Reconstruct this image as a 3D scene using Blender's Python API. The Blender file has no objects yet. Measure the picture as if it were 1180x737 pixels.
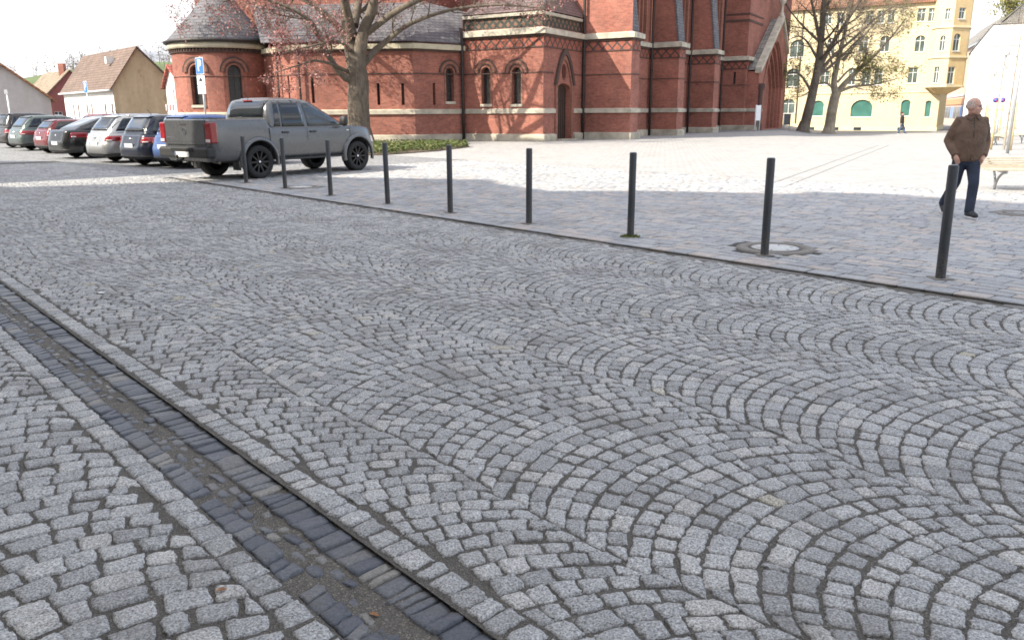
import bpy, bmesh, math, random
import numpy as np
from mathutils import Vector, Matrix
from mathutils.geometry import tessellate_polygon

rng = np.random.default_rng(7)
random.seed(11)
SC = bpy.context.scene
COL = SC.collection
R = math.radians

# ------------------------------------------------------------------ camera
FPX, CAM_H, IMG_W, IMG_H = 919.0, 1.5, 1180.0, 737.0
ROLL = math.atan(0.0063)
PITCH = math.atan((368.5 - 129.7) / FPX * math.cos(ROLL))
cam_d = bpy.data.cameras.new("camera")
cam = bpy.data.objects.new("camera", cam_d)
COL.objects.link(cam)
cam_d.sensor_width = 36.0
cam_d.sensor_fit = 'HORIZONTAL'
cam_d.lens = FPX / IMG_W * 36.0
cam_d.clip_start = 0.05
cam_d.clip_end = 2000.0
cam.location = (0, 0, CAM_H)
_F = Vector((0, math.cos(PITCH), -math.sin(PITCH)))
_U0 = Vector((0, math.sin(PITCH), math.cos(PITCH)))
_R0 = Vector((1, 0, 0))
_c, _s = math.cos(ROLL), math.sin(ROLL)
_Rv = _c * _R0 - _s * _U0
_Uv = _s * _R0 + _c * _U0
cam.matrix_world = Matrix(((_Rv.x, _Uv.x, -_F.x, 0), (_Rv.y, _Uv.y, -_F.y, 0), (_Rv.z, _Uv.z, -_F.z, CAM_H), (0, 0, 0, 1)))
SC.camera = cam

# street frame: u runs along the kerb (away to the left), v across the street towards the church
TH = R(-41.9015)
EU = Vector((math.sin(TH), math.cos(TH), 0))
EV = Vector((math.cos(TH), -math.sin(TH), 0))
def uv(u, v, z=0.0):
    return EU * u + EV * v + Vector((0, 0, z))
ANG_V = math.atan2(EV.y, EV.x)      # world angle of the +v direction

# ------------------------------------------------------------------ render, world, sun
SC.render.engine = 'CYCLES'
SC.cycles.use_denoising = True
SC.cycles.denoiser = 'OPENIMAGEDENOISE'
SC.cycles.max_bounces = 6
SC.cycles.diffuse_bounces = 3
SC.cycles.glossy_bounces = 3
SC.cycles.transmission_bounces = 4
SC.cycles.transparent_max_bounces = 6
SC.cycles.caustics_reflective = False
SC.cycles.caustics_refractive = False
SC.cycles.filter_width = 1.7
SC.view_settings.view_transform = 'Standard'
SC.view_settings.look = 'None'
SC.view_settings.exposure = 1.75
SC.view_settings.gamma = 1.0
SC.view_settings.use_curve_mapping = False

SUN_A, SUN_E = R(63), R(38)       # sun stands behind the camera, to the left
sun_dir = Vector((-math.sin(SUN_A) * math.cos(SUN_E), -math.cos(SUN_A) * math.cos(SUN_E), math.sin(SUN_E)))
sd = bpy.data.lights.new("sun", 'SUN')
sd.energy = 2.6
sd.angle = R(0.6)
sd.color = (1.0, 0.925, 0.79)
so = bpy.data.objects.new("sun", sd)
COL.objects.link(so)
so.rotation_euler = sun_dir.to_track_quat('Z', 'Y').to_euler()
so.location = (-30, -20, 40)

world = bpy.data.worlds.new("World")
SC.world = world
world.use_nodes = True
wt = world.node_tree
wt.nodes.clear()
def wn(t, **kw):
    n = wt.nodes.new(t)
    for k, v in kw.items():
        setattr(n, k, v)
    return n
w_out = wn('ShaderNodeOutputWorld')
w_bg = wn('ShaderNodeBackground')
w_sky = wn('ShaderNodeTexSky', sky_type='NISHITA', sun_disc=False)
w_sky.sun_elevation = SUN_E
w_sky.sun_rotation = math.atan2(sun_dir.x, sun_dir.y)
w_sky.air_density = 1.0
w_sky.dust_density = 2.5
w_sky.ozone_density = 1.0
w_bg.inputs[1].default_value = 0.15
w_geo = wn('ShaderNodeTexCoord')
w_map = wn('ShaderNodeMapping')
w_map.inputs['Scale'].default_value = (1.2, 1.2, 3.2)
w_noise = wn('ShaderNodeTexNoise')
w_noise.inputs['Scale'].default_value = 1.9
w_noise.inputs['Detail'].default_value = 7.0
w_noise.inputs['Roughness'].default_value = 0.55
w_ramp = wn('ShaderNodeValToRGB')
w_ramp.color_ramp.elements[0].position = 0.36
w_ramp.color_ramp.elements[1].position = 0.56
w_mix = wn('ShaderNodeMix', data_type='RGBA')
wt.links.new(w_geo.outputs['Generated'], w_map.inputs['Vector'])
wt.links.new(w_map.outputs['Vector'], w_noise.inputs['Vector'])
wt.links.new(w_noise.outputs['Fac'], w_ramp.inputs['Fac'])
wt.links.new(w_ramp.outputs['Color'], w_mix.inputs['Factor'])
wt.links.new(w_sky.outputs['Color'], w_mix.inputs['A'])
w_noise2 = wn('ShaderNodeTexNoise')
w_noise2.inputs['Scale'].default_value = 3.1
w_noise2.inputs['Detail'].default_value = 6.0
w_ramp2 = wn('ShaderNodeValToRGB')
w_ramp2.color_ramp.elements[0].position = 0.4
w_ramp2.color_ramp.elements[0].color = (1.0, 1.0, 1.0, 1)
w_ramp2.color_ramp.elements[1].position = 0.56
w_ramp2.color_ramp.elements[1].color = (0.33, 0.345, 0.385, 1)
w_mul = wn('ShaderNodeMix', data_type='RGBA', blend_type='MULTIPLY')
w_mul.inputs['Factor'].default_value = 1.0
w_mul.inputs['A'].default_value = (4.7, 4.6, 4.5, 1)
wt.links.new(w_map.outputs['Vector'], w_noise2.inputs['Vector'])
wt.links.new(w_noise2.outputs['Fac'], w_ramp2.inputs['Fac'])
wt.links.new(w_ramp2.outputs['Color'], w_mul.inputs['B'])
wt.links.new(w_mul.outputs['Result'], w_mix.inputs['B'])
wt.links.new(w_mix.outputs['Result'], w_bg.inputs['Color'])
wt.links.new(w_bg.outputs['Background'], w_out.inputs['Surface'])

# ------------------------------------------------------------------ helpers
class MB:
    """collects shapes in lists, builds ONE mesh object"""
    def __init__(self):
        self.v = []; self.f = []; self.m = []; self.sm = []
    def add(self, vs, fs, mat=0, smooth=False):
        o = len(self.v)
        self.v.extend([tuple(p) for p in vs])
        for f in fs:
            self.f.append(tuple(i + o for i in f)); self.m.append(mat); self.sm.append(smooth)
        return self
    def box(self, a, b, mat=0, M=None):
        x0, y0, z0 = a; x1, y1, z1 = b
        vs = [Vector(p) for p in ((x0, y0, z0), (x1, y0, z0), (x1, y1, z0), (x0, y1, z0), (x0, y0, z1), (x1, y0, z1), (x1, y1, z1), (x0, y1, z1))]
        if M is not None: vs = [M @ p for p in vs]
        return self.add(vs, [(0, 3, 2, 1), (4, 5, 6, 7), (0, 1, 5, 4), (1, 2, 6, 5), (2, 3, 7, 6), (3, 0, 4, 7)], mat)
    def quad(self, a, b, c, d, mat=0):
        return self.add([a, b, c, d], [(0, 1, 2, 3)], mat)
    def poly(self, pts, mat=0):
        return self.add(pts, [tuple(range(len(pts)))], mat)
    def tube(self, pts, radii, n=8, mat=0, caps=True, smooth=True, squash=None):
        """tube along points with a radius per point"""
        pts = [Vector(p) for p in pts]
        if not hasattr(radii, '__len__'): radii = [radii] * len(pts)
        vs = []; fs = []
        ref = None
        for i, p in enumerate(pts):
            if i == 0: t = pts[1] - pts[0]
            elif i == len(pts) - 1: t = pts[-1] - pts[-2]
            else: t = (pts[i + 1] - pts[i]).normalized() + (pts[i] - pts[i - 1]).normalized()
            if t.length < 1e-9: t = Vector((0, 0, 1))
            t.normalize()
            if ref is None:
                ref = Vector((1, 0, 0)) if abs(t.x) < 0.8 else Vector((0, 1, 0))
            a = (ref - t * ref.dot(t))
            if a.length < 1e-6: a = t.orthogonal()
            a.normalize(); b = t.cross(a); ref = a
            for k in range(n):
                w = 2 * math.pi * k / n
                vs.append(p + (a * math.cos(w) + b * math.sin(w)) * radii[i])
        for i in range(len(pts) - 1):
            for k in range(n):
                fs.append((i * n + k, i * n + (k + 1) % n, (i + 1) * n + (k + 1) % n, (i + 1) * n + k))
        self.add(vs, fs, mat, smooth)
        if caps:
            self.add(vs[:n], [tuple(reversed(range(n)))], mat)
            self.add(vs[-n:], [tuple(range(n))], mat)
        return self
    def lathe(self, prof, n=24, mat=0, M=None, smooth=True, a0=0.0, a1=2 * math.pi):
        """prof: (radius, z) list turned about z"""
        full = abs(a1 - a0 - 2 * math.pi) < 1e-6
        cnt = n if full else n + 1
        vs = []; fs = []
        for (r, z) in prof:
            for k in range(cnt):
                w = a0 + (a1 - a0) * k / n
                p = Vector((r * math.cos(w), r * math.sin(w), z))
                vs.append(M @ p if M is not None else p)
        for i in range(len(prof) - 1):
            for k in range(n):
                k2 = (k + 1) % cnt
                fs.append((i * cnt + k, i * cnt + k2, (i + 1) * cnt + k2, (i + 1) * cnt + k))
        return self.add(vs, fs, mat, smooth)
    def prism(self, poly, M, depth, mat=0):
        """poly in local xy, extruded along local z by depth, placed by M"""
        n = len(poly)
        a = [M @ Vector((p[0], p[1], 0)) for p in poly]
        b = [M @ Vector((p[0], p[1], depth)) for p in poly]
        fs = [tuple(reversed(range(n))), tuple(range(n, 2 * n))]
        fs += [(i, (i + 1) % n, n + (i + 1) % n, n + i) for i in range(n)]
        return self.add(a + b, fs, mat)
    def build(self, name, mats, parent=None, bevel=None, loc=None, fix=True):
        me = bpy.data.meshes.new(name)
        me.from_pydata([tuple(p) for p in self.v], [], self.f)
        me.validate()
        if not isinstance(mats, (list, tuple)): mats = [mats]
        for m in mats: me.materials.append(m)
        if len(me.polygons) == len(self.m):
            me.polygons.foreach_set('material_index', self.m)
            me.polygons.foreach_set('use_smooth', self.sm)
        if fix:
            bm = bmesh.new(); bm.from_mesh(me)
            bmesh.ops.remove_doubles(bm, verts=bm.verts, dist=1e-5)
            bmesh.ops.recalc_face_normals(bm, faces=bm.faces)
            bm.to_mesh(me); bm.free()
        o = bpy.data.objects.new(name, me)
        COL.objects.link(o)
        if parent is not None: o.parent = parent
        if loc is not None: o.location = loc
        if bevel:
            md = o.modifiers.new('bevel', 'BEVEL'); md.width = bevel; md.segments = 2; md.limit_method = 'ANGLE'; md.angle_limit = R(40)
        return o

def tag(o, label=None, cat=None, group=None, kind=None):
    if label: o['label'] = label
    if cat: o['category'] = cat
    if group: o['group'] = group
    if kind: o['kind'] = kind
    return o
def empty(name, loc=(0, 0, 0), rz=0.0):
    o = bpy.data.objects.new(name, None)
    COL.objects.link(o)
    o.location = loc; o.rotation_euler = (0, 0, rz); o.empty_display_size = 0.2
    return o
def copy_tree(o, parent=None):
    c = o.copy(); COL.objects.link(c); c.parent = parent
    for ch in list(o.children): copy_tree(ch, c)
    return c
def bake_mods(o):
    dg = bpy.context.evaluated_depsgraph_get()
    me = bpy.data.meshes.new_from_object(o.evaluated_get(dg))
    o.modifiers.clear(); o.data = me
    return o
def TR(loc, rz=0.0):
    return Matrix.Translation(Vector(loc)) @ Matrix.Rotation(rz, 4, 'Z')

# ------------------------------------------------------------------ materials
def new_mat(name):
    m = bpy.data.materials.new(name); m.use_nodes = True
    nt = m.node_tree
    return m, nt, nt.nodes['Principled BSDF']
def N(nt, t, **kw):
    n = nt.nodes.new(t)
    for k, v in kw.items():
        if k in ('operation', 'data_type', 'blend_type', 'wave_type', 'bands_direction', 'feature', 'noise_dimensions', 'musgrave_type', 'distance', 'offset', 'offset_frequency', 'squash', 'vector_type', 'attribute_name', 'clamp'):
            setattr(n, k, v)
        else:
            n.inputs[k].default_value = v
    return n
def ramp(nt, fac, stops):
    r = nt.nodes.new('ShaderNodeValToRGB')
    els = r.color_ramp.elements
    while len(els) < len(stops): els.new(0.5)
    for e, (p, c) in zip(els, stops):
        e.position = p; e.color = tuple(c) + (1,) if len(c) == 3 else c
    nt.links.new(fac, r.inputs['Fac'])
    return r.outputs['Color']
def mixc(nt, fac, a, b, blend='MIX'):
    m = nt.nodes.new('ShaderNodeMix'); m.data_type = 'RGBA'; m.blend_type = blend
    for key, val in (('Factor', fac), ('A', a), ('B', b)):
        if hasattr(val, 'is_linked') or isinstance(val, bpy.types.NodeSocket): nt.links.new(val, m.inputs[key])
        elif key == 'Factor': m.inputs[key].default_value = val
        else: m.inputs[key].default_value = tuple(val) + (1,) if len(val) == 3 else val
    return m.outputs['Result']
def coords(nt, kind='Object', scale=(1, 1, 1), rot=(0, 0, 0)):
    c = nt.nodes.new('ShaderNodeTexCoord'); mp = nt.nodes.new('ShaderNodeMapping')
    mp.inputs['Scale'].default_value = scale; mp.inputs['Rotation'].default_value = rot
    nt.links.new(c.outputs[kind], mp.inputs['Vector'])
    return mp.outputs['Vector']
def noise(nt, vec, scale, detail=4, rough=0.55, dist=0.0):
    n = nt.nodes.new('ShaderNodeTexNoise')
    n.inputs['Scale'].default_value = scale; n.inputs['Detail'].default_value = detail
    n.inputs['Roughness'].default_value = rough; n.inputs['Distortion'].default_value = dist
    if vec is not None: nt.links.new(vec, n.inputs['Vector'])
    return n.outputs['Fac']
def bump(nt, height, strength, dist, bsdf, prev=None):
    b = nt.nodes.new('ShaderNodeBump')
    b.inputs['Strength'].default_value = strength; b.inputs['Distance'].default_value = dist
    nt.links.new(height, b.inputs['Height'])
    if prev is not None: nt.links.new(prev, b.inputs['Normal'])
    if bsdf is not None: nt.links.new(b.outputs['Normal'], bsdf.inputs['Normal'])
    return b.outputs['Normal']
def plain(name, col, rough=0.6, metal=0.0, var=0.12, scale=6.0, bmp=0.0, coat=0.0, spec=0.5):
    """one colour, broken up by a little procedural mottling"""
    m, nt, b = new_mat(name)
    f = noise(nt, coords(nt), scale, 5)
    lo = tuple(c * (1 - var) for c in col); hi = tuple(min(1, c * (1 + var)) for c in col)
    nt.links.new(ramp(nt, f, [(0.3, lo), (0.7, hi)]), b.inputs['Base Color'])
    b.inputs['Roughness'].default_value = rough; b.inputs['Metallic'].default_value = metal
    b.inputs['Coat Weight'].default_value = coat
    b.inputs['Specular IOR Level'].default_value = spec
    if bmp: bump(nt, noise(nt, coords(nt), scale * 6, 4), 0.4, bmp, b)
    return m
def stone_mat(name, tones, rough=0.75, speck=0.5, big=1.5, dirt=(0.11, 0.1, 0.09)):
    """cut stone: every stone its own tone (random per island), speckle, dirt blotches"""
    m, nt, b = new_mat(name)
    g = nt.nodes.new('ShaderNodeNewGeometry')
    v = coords(nt)
    base = ramp(nt, g.outputs['Random Per Island'], tones)
    s1 = noise(nt, v, 135, 4, 0.75)
    s2 = noise(nt, v, 60, 4, 0.7)
    c = mixc(nt, speck, base, ramp(nt, s1, [(0.36, (0.12, 0.12, 0.12)), (0.48, (0.95, 0.95, 0.95)), (0.64, (2.0, 2.0, 2.0))]), 'MULTIPLY')
    c = mixc(nt, 0.55, c, ramp(nt, s2, [(0.35, (0.55, 0.55, 0.55)), (0.65, (1.35, 1.35, 1.35))]), 'MULTIPLY')
    d = noise(nt, v, big, 6, 0.65)
    dm = ramp(nt, d, [(0.5, (0, 0, 0)), (0.72, (0.55, 0.55, 0.55))])
    c = mixc(nt, dm, c, dirt)
    nt.links.new(c, b.inputs['Base Color'])
    b.inputs['Roughness'].default_value = rough
    n1 = bump(nt, s2, 0.55, 0.006, None)
    bump(nt, s1, 0.5, 0.003, b, n1)
    return m
# ------------------------------------------------------------------ paving
def stone_mesh(name, quads, mat, n=6, top=0.0, height=0.035, edge=0.005, tilt=0.0014, rough=0.001, rnd=0.075, jag=0.003):
    """quads: (k,4,2) street-frame corners of each stone -> one mesh of rounded, uneven stones (arrays only)"""
    q = np.asarray(quads, float); k = len(q)
    t = np.linspace(-1, 1, n)
    t = np.sign(t) * np.abs(t) ** 0.6
    S, T = np.meshgrid(t, t, indexing='ij')
    S2 = S * (1 - rnd * T ** 4); T2 = T * (1 - rnd * S ** 4)
    a = (S2 + 1) / 2; b = (T2 + 1) / 2
    w = np.stack([(1 - a) * (1 - b), a * (1 - b), a * b, (1 - a) * b], -1).reshape(-1, 4)       # (n*n,4)
    P = np.einsum('ij,kjc->kic', w, q)
    m = np.maximum(np.abs(S), np.abs(T)).ravel()
    r = rng.random((k, 1))
    ed = edge * (0.6 + 0.9 * rng.random((k, 1)))
    Z = top - ed * (m ** 10)[None] - ed * 0.15 * (m ** 2)[None]
    Z = Z + (rng.normal(0, tilt, (k, 1)) * S.ravel()[None] + rng.normal(0, tilt, (k, 1)) * T.ravel()[None]) + rng.normal(0, tilt, (k, 1))
    Z = Z + rng.normal(0, rough, Z.shape)
    # ragged outline
    P = P + rng.normal(0, jag, P.shape) * (m ** 3)[None, :, None]
    # skirt
    per = [i * n for i in range(n)][::-1]
    idx = np.arange(n * n).reshape(n, n)
    ring = np.concatenate([idx[:, 0], idx[-1, 1:], idx[::-1, -1][1:], idx[0, ::-1][1:-1]])
    Pr = P[:, ring]; cen = q.mean(1, keepdims=True)
    Pr = Pr + (Pr - cen) * 0.02
    Zr = np.full(Pr.shape[:2], top - height)
    V = np.concatenate([P, Pr], 1); Zv = np.concatenate([Z, Zr], 1)
    nv = V.shape[1]
    X = V[..., 0] * EU.x + V[..., 1] * EV.x; Y = V[..., 0] * EU.y + V[..., 1] * EV.y
    co = np.stack([X, Y, Zv], -1).reshape(-1, 3)
    f0 = np.stack([idx[:-1, :-1], idx[1:, :-1], idx[1:, 1:], idx[:-1, 1:]], -1).reshape(-1, 4)
    L = len(ring); sk = np.arange(L) + n * n
    f1 = np.stack([ring, sk, np.roll(sk, -1), np.roll(ring, -1)], -1)
    F = np.concatenate([f0, f1], 0)
    F = (F[None] + (np.arange(k) * nv)[:, None, None]).reshape(-1, 4)
    # orientation: tops must look up
    p0, p1, p2 = co[F[0, 0]], co[F[0, 1]], co[F[0, 2]]
    if np.cross(p1 - p0, p2 - p0)[2] < 0: F = F[:, ::-1]
    me = bpy.data.meshes.new(name)
    me.vertices.add(len(co)); me.vertices.foreach_set('co', co.ravel())
    me.loops.add(F.size); me.loops.foreach_set('vertex_index', F.ravel().astype(np.int32))
    me.polygons.add(len(F)); me.polygons.foreach_set('loop_start', np.arange(len(F), dtype=np.int32) * 4)
    me.polygons.foreach_set('use_smooth', np.ones(len(F), bool))
    me.update(calc_edges=True); me.validate()
    me.materials.append(mat)
    o = bpy.data.objects.new(name, me); COL.objects.link(o)
    return o

def arc_quads(v0, v1, u0, u1, W, pitch, along, vmin, vmax, gap=0.0085, phase=0.0, jit=0.006, cut=True):
    """segmental-arc sett paving: columns about W wide, arcs bulging towards +u, wandering seams shared by neighbours"""
    Rr = W / math.sqrt(2); out = []
    ncol = int(math.ceil((v1 - v0) / W))
    seam = lambda c, uu: v0 + c * W + 0.06 * math.sin(uu * 0.9 + c * 2.1) + 0.035 * math.sin(uu * 2.3 + c * 1.3)
    j0 = int((u0 - W) / pitch) - 2; j1 = int((u1 + W) / pitch) + 2
    drift = np.cumsum(rng.normal(0, pitch * 0.03, j1 - j0 + 1)); drift -= np.linspace(0, drift[-1], len(drift))
    lock = rng.normal(0, W * 0.009, (ncol + 2, j1 - j0 + 2))      # neighbouring rows interlock across a seam
    for c in range(ncol):
        for j in range(j0, j1):
            ub = j * pitch + phase + drift[j - j0]
            m = int(round(Rr * math.pi / 2 / along)) + int(rng.integers(-1, 2))
            cuts = np.linspace(-math.pi / 4, math.pi / 4, m + 1)
            cuts[1:-1] += rng.normal(0, 0.14 * (math.pi / 2 / m), m - 1)
            jl = rng.normal(0, jit * 0.25)
            def pt(a, off):
                uu = ub + Rr * (math.cos(a) - math.cos(math.pi / 4)) + math.cos(a) * off * math.cos(a)
                vv_ = Rr * math.sin(a) + math.sin(a) * off * math.cos(a)
                s0, s1 = seam(c, uu), seam(c + 1, uu)
                return (uu, s0 + (vv_ / W + 0.5) * (s1 - s0))
            for i in range(m):
                a, b = cuts[i], cuts[i + 1]
                g = gap * (0.6 + 0.8 * rng.random()); ga = g / 2 / Rr
                h = pitch / 2
                gn = g / 2 / math.cos((a + b) / 2)
                qd = np.array([pt(a + ga, -h + gn), pt(a + ga, h - gn), pt(b - ga, h - gn), pt(b - ga, -h + gn)])
                for end, ids in ((i == 0, (0, 1)), (i == m - 1, (3, 2))):      # end stones are cut to the seam
                    if end and cut:
                        for id_, off in zip(ids, (-1, 1)):
                            uu = ub + off * (h - g * .55)
                            qd[id_] = (uu, seam(c + (0 if ids[0] == 0 else 1), uu) + lock[c + (0 if ids[0] == 0 else 1), j - j0] + (g * .5 if ids[0] == 0 else -g * .5))
                qd = qd + rng.normal(0, jit, qd.shape)
                qd[:, 0] += jl
                cu, cv = qd.mean(0)
                if cu < u0 or cu > u1: continue
                w0 = np.ptp(qd[:, 1])
                qd[:, 1] = np.clip(qd[:, 1], vmin, vmax)
                if np.ptp(qd[:, 1]) < 0.42 * w0: continue
                cu, cv = qd.mean(0)
                sz = 1 - max(0, rng.normal(0.0, 0.03)) * 1.2
                qd = (qd - (cu, cv)) * sz + (cu, cv)
                out.append(qd)
    return np.array(out)

def row_quads(vlo, vhi, u0, u1, length, gap=0.01, jit=0.004, var=0.2, skew=0.0):
    out = []; u = u0
    while u < u1:
        l = length * (1 + rng.normal(0, var))
        l = min(max(l, length * 0.55), length * 1.6)
        q = np.array([(u + gap / 2, vlo + gap / 2), (u + gap / 2 + skew, vhi - gap / 2), (u + l - gap / 2 + skew, vhi - gap / 2), (u + l - gap / 2, vlo + gap / 2)])
        out.append(q + rng.normal(0, jit, q.shape)); u += l
    return out

M_granite = stone_mat('granite_setts', [(0.0, (0.25, 0.25, 0.25)), (0.45, (0.315, 0.316, 0.316)), (0.8, (0.36, 0.358, 0.354)), (0.985, (0.39, 0.38, 0.365)), (1.0, (0.36, 0.33, 0.26))], 0.72, 0.8)
M_slag = stone_mat('slag_setts', [(0.0, (0.06, 0.068, 0.086)), (0.6, (0.1, 0.107, 0.122)), (0.9, (0.14, 0.14, 0.143)), (1.0, (0.2, 0.19, 0.17))], 0.5, 0.35, 3.0, (0.12, 0.105, 0.09))
M_paver = stone_mat('concrete_pavers', [(0.0, (0.29, 0.3, 0.315)), (0.4, (0.34, 0.345, 0.355)), (0.7, (0.385, 0.385, 0.385)), (0.86, (0.42, 0.375, 0.345)), (1.0, (0.44, 0.4, 0.375))], 0.7, 0.22, 0.7, (0.2, 0.19, 0.18))
M_kerb = stone_mat('kerb_granite', [(0.0, (0.12, 0.115, 0.11)), (1.0, (0.19, 0.18, 0.17))], 0.8, 0.5, 5.0, (0.1, 0.085, 0.07))

def grit_mat(name, dark, light, scale=1.0):
    m, nt, b = new_mat(name)
    v = coords(nt)
    vo = nt.nodes.new('ShaderNodeTexVoronoi'); vo.inputs['Scale'].default_value = 230 * scale
    nt.links.new(v, vo.inputs['Vector'])
    f = noise(nt, v, 9 * scale, 5)
    c = mixc(nt, f, dark, light)
    c = mixc(nt, 0.75, c, ramp(nt, vo.outputs['Color'], [(0.15, (0.45, 0.45, 0.45)), (0.75, (1.1, 1.1, 1.1)), (0.97, (2.6, 2.5, 2.3))]), 'MULTIPLY')
    nt.links.new(c, b.inputs['Base Color'])
    b.inputs['Roughness'].default_value = 0.9
    bump(nt, vo.outputs['Distance'], 0.9, 0.006, b)
    return m
M_joint = grit_mat('joint_grit', (0.085, 0.077, 0.067), (0.16, 0.147, 0.13))
M_gut_grit = grit_mat('gutter_grit', (0.1, 0.09, 0.078), (0.175, 0.16, 0.14), 0.8)
M_plaza_joint = grit_mat('plaza_joint', (0.055, 0.052, 0.047), (0.1, 0.095, 0.088))

def sheet(name, u0, u1, v0, v1, z, mat, nu=1, nv=1, wav=0.0):
    b = MB(); vs = []; fs = []
    for i in range(nu + 1):
        for j in range(nv + 1):
            vs.append(uv(u0 + (u1 - u0) * i / nu, v0 + (v1 - v0) * j / nv, z + (rng.normal(0, wav) if wav else 0)))
    for i in range(nu):
        for j in range(nv):
            fs.append((i * (nv + 1) + j, (i + 1) * (nv + 1) + j, (i + 1) * (nv + 1) + j + 1, i * (nv + 1) + j + 1))
    b.add(vs, fs, 0, wav > 0)
    return b.build(name, mat)

def struct(o, label, cat):
    return tag(o, label, cat, kind='structure')

# --- road
qs = []
V_ROAD0, V_ROAD1 = 1.345, 6.96
qs += row_quads(V_ROAD0, V_ROAD0 + 0.115, -6.0, 30.0, 0.1)
WC = 1.345
arcs = arc_quads(V_ROAD0 + 0.225 - 0.93, 9.0, -6.0, 30.0, WC, 0.104, 0.108, V_ROAD0 + 0.122, V_ROAD1, phase=0.03, jit=0.0036)
allq = np.array(list(qs) + list(arcs))
cu = allq[:, :, 0].mean(1)
road = empty('road')
struct(road, 'grey cobbled street laid in arcs of small granite setts', 'road')
for lo, hi, n in ((-7, 0.3, 5), (0.3, 5.0, 8), (5.0, 12.0, 6), (12.0, 31.0, 4)):
    sel = allq[(cu >= lo) & (cu < hi)]
    o = stone_mesh('cobbles', sel, M_granite, n=n, top=0.0, rough=0.0012 if n > 5 else 0.0008)
    o.parent = road
o = sheet('joint_bed', -8, 31, 1.33, 7.0, -0.0085, M_joint, 90, 40, 0.001); o.parent = road

m, nt, b = new_mat('far_cobbles')
v = coords(nt, 'Object')
vo = nt.nodes.new('ShaderNodeTexVoronoi'); vo.inputs['Scale'].default_value = 8.5; nt.links.new(v, vo.inputs['Vector'])
c = ramp(nt, vo.outputs['Color'], [(0.0, (0.22, 0.222, 0.225)), (1.0, (0.31, 0.31, 0.31))])
vd = nt.nodes.new('ShaderNodeTexVoronoi'); vd.feature = 'DISTANCE_TO_EDGE'; vd.inputs['Scale'].default_value = 8.5; nt.links.new(v, vd.inputs['Vector'])
e_ = ramp(nt, vd.outputs['Distance'], [(0.02, (0.35, 0.35, 0.35)), (0.1, (1, 1, 1))])
nt.links.new(mixc(nt, 1.0, c, e_, 'MULTIPLY'), b.inputs['Base Color']); b.inputs['Roughness'].default_value = 0.8
bump(nt, vd.outputs['Distance'], 0.4, 0.01, b)
M_farcob = m
o = sheet('far_cobbles', 30.95, 200, 0.3, 7.03, -0.003, M_farcob); o.parent = road

# --- gutter: sunken strip, slag stones at both sides, small stones and grit in the middle
gut = empty('gutter'); struct(gut, 'sunken drainage gutter of dark blue slag stones and grit', 'gutter')
gq = [q for q in row_quads(1.205, 1.335, -6.0, 32.0, 0.074, 0.007, 0.004, 0.32) if rng.random() > .03]
o = stone_mesh('slag_stones', np.array(gq), M_slag, n=5, top=-0.016, edge=0.0025, tilt=0.0022, rnd=0.05, rough=0.0005); o.parent = gut
gq = [q for q in row_quads(1.002, 1.095, -6.0, 32.0, 0.085, 0.007, 0.004, 0.32, skew=0.02) if rng.random() > .04]
o = stone_mesh('slag_stones', np.array(gq), M_slag, n=5, top=-0.014, edge=0.0025, tilt=0.0022, rnd=0.05, rough=0.0005); o.parent = gut
gq = row_quads(1.095, 1.15, -6.0, 32.0, 0.075, 0.012, 0.005, 0.3) + row_quads(1.15, 1.205, -5.96, 32.0, 0.085, 0.012, 0.005, 0.3)
gq = [q for q in gq if rng.random() > 0.3]
o = stone_mesh('middle_stones', np.array(gq), M_slag, n=5, top=-0.0245, edge=0.005, tilt=0.003, rnd=0.14); o.parent = gut
o = sheet('grit', -8, 32, 0.985, 1.345, -0.0275, M_gut_grit, 500, 8, 0.0025); o.parent = gut

# --- pavement on the near side of the gutter
pav = empty('pavement'); struct(pav, 'cobbled footpath of larger granite setts beside the gutter', 'pavement')
pq = row_quads(0.885, 0.992, -6.0, 32.0, 0.11, 0.009)
pa = arc_quads(-0.37 - 1.45 * 2, 1.08, -6.0, 32.0, 1.45, 0.116, 0.122, -2.6, 0.884, gap=0.0095, jit=0.0048, phase=0.05, cut=False)
allq = np.array(list(pq) + list(pa)); cu = allq[:, :, 0].mean(1)
for lo, hi, n in ((-7, 1.0, 5), (1.0, 8.0, 8), (8.0, 33.0, 5)):
    o = stone_mesh('cobbles', allq[(cu >= lo) & (cu < hi)], M_granite, n=n, top=0.002, tilt=0.0022); o.parent = pav
o = sheet('joint_bed', -8, 32, -3.2, 0.995, -0.0075, M_joint, 90, 30, 0.001); o.parent = pav

# --- kerb and plaza
kerb = empty('kerb'); struct(kerb, 'flush dark granite kerb line between street and square', 'kerb')
kq = row_quads(6.975, 7.10, -8.0, 20.3, 0.9, 0.008, 0.003, 0.1)
o = stone_mesh('kerb_stones', np.array(kq), M_kerb, n=6, top=-0.011, edge=0.01, tilt=0.002, rnd=0.03); o.parent = kerb
o = sheet('kerb_bed', -8, 20.3, 6.94, 7.13, -0.014, M_gut_grit, 400, 6, 0.0035); o.parent = kerb

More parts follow.
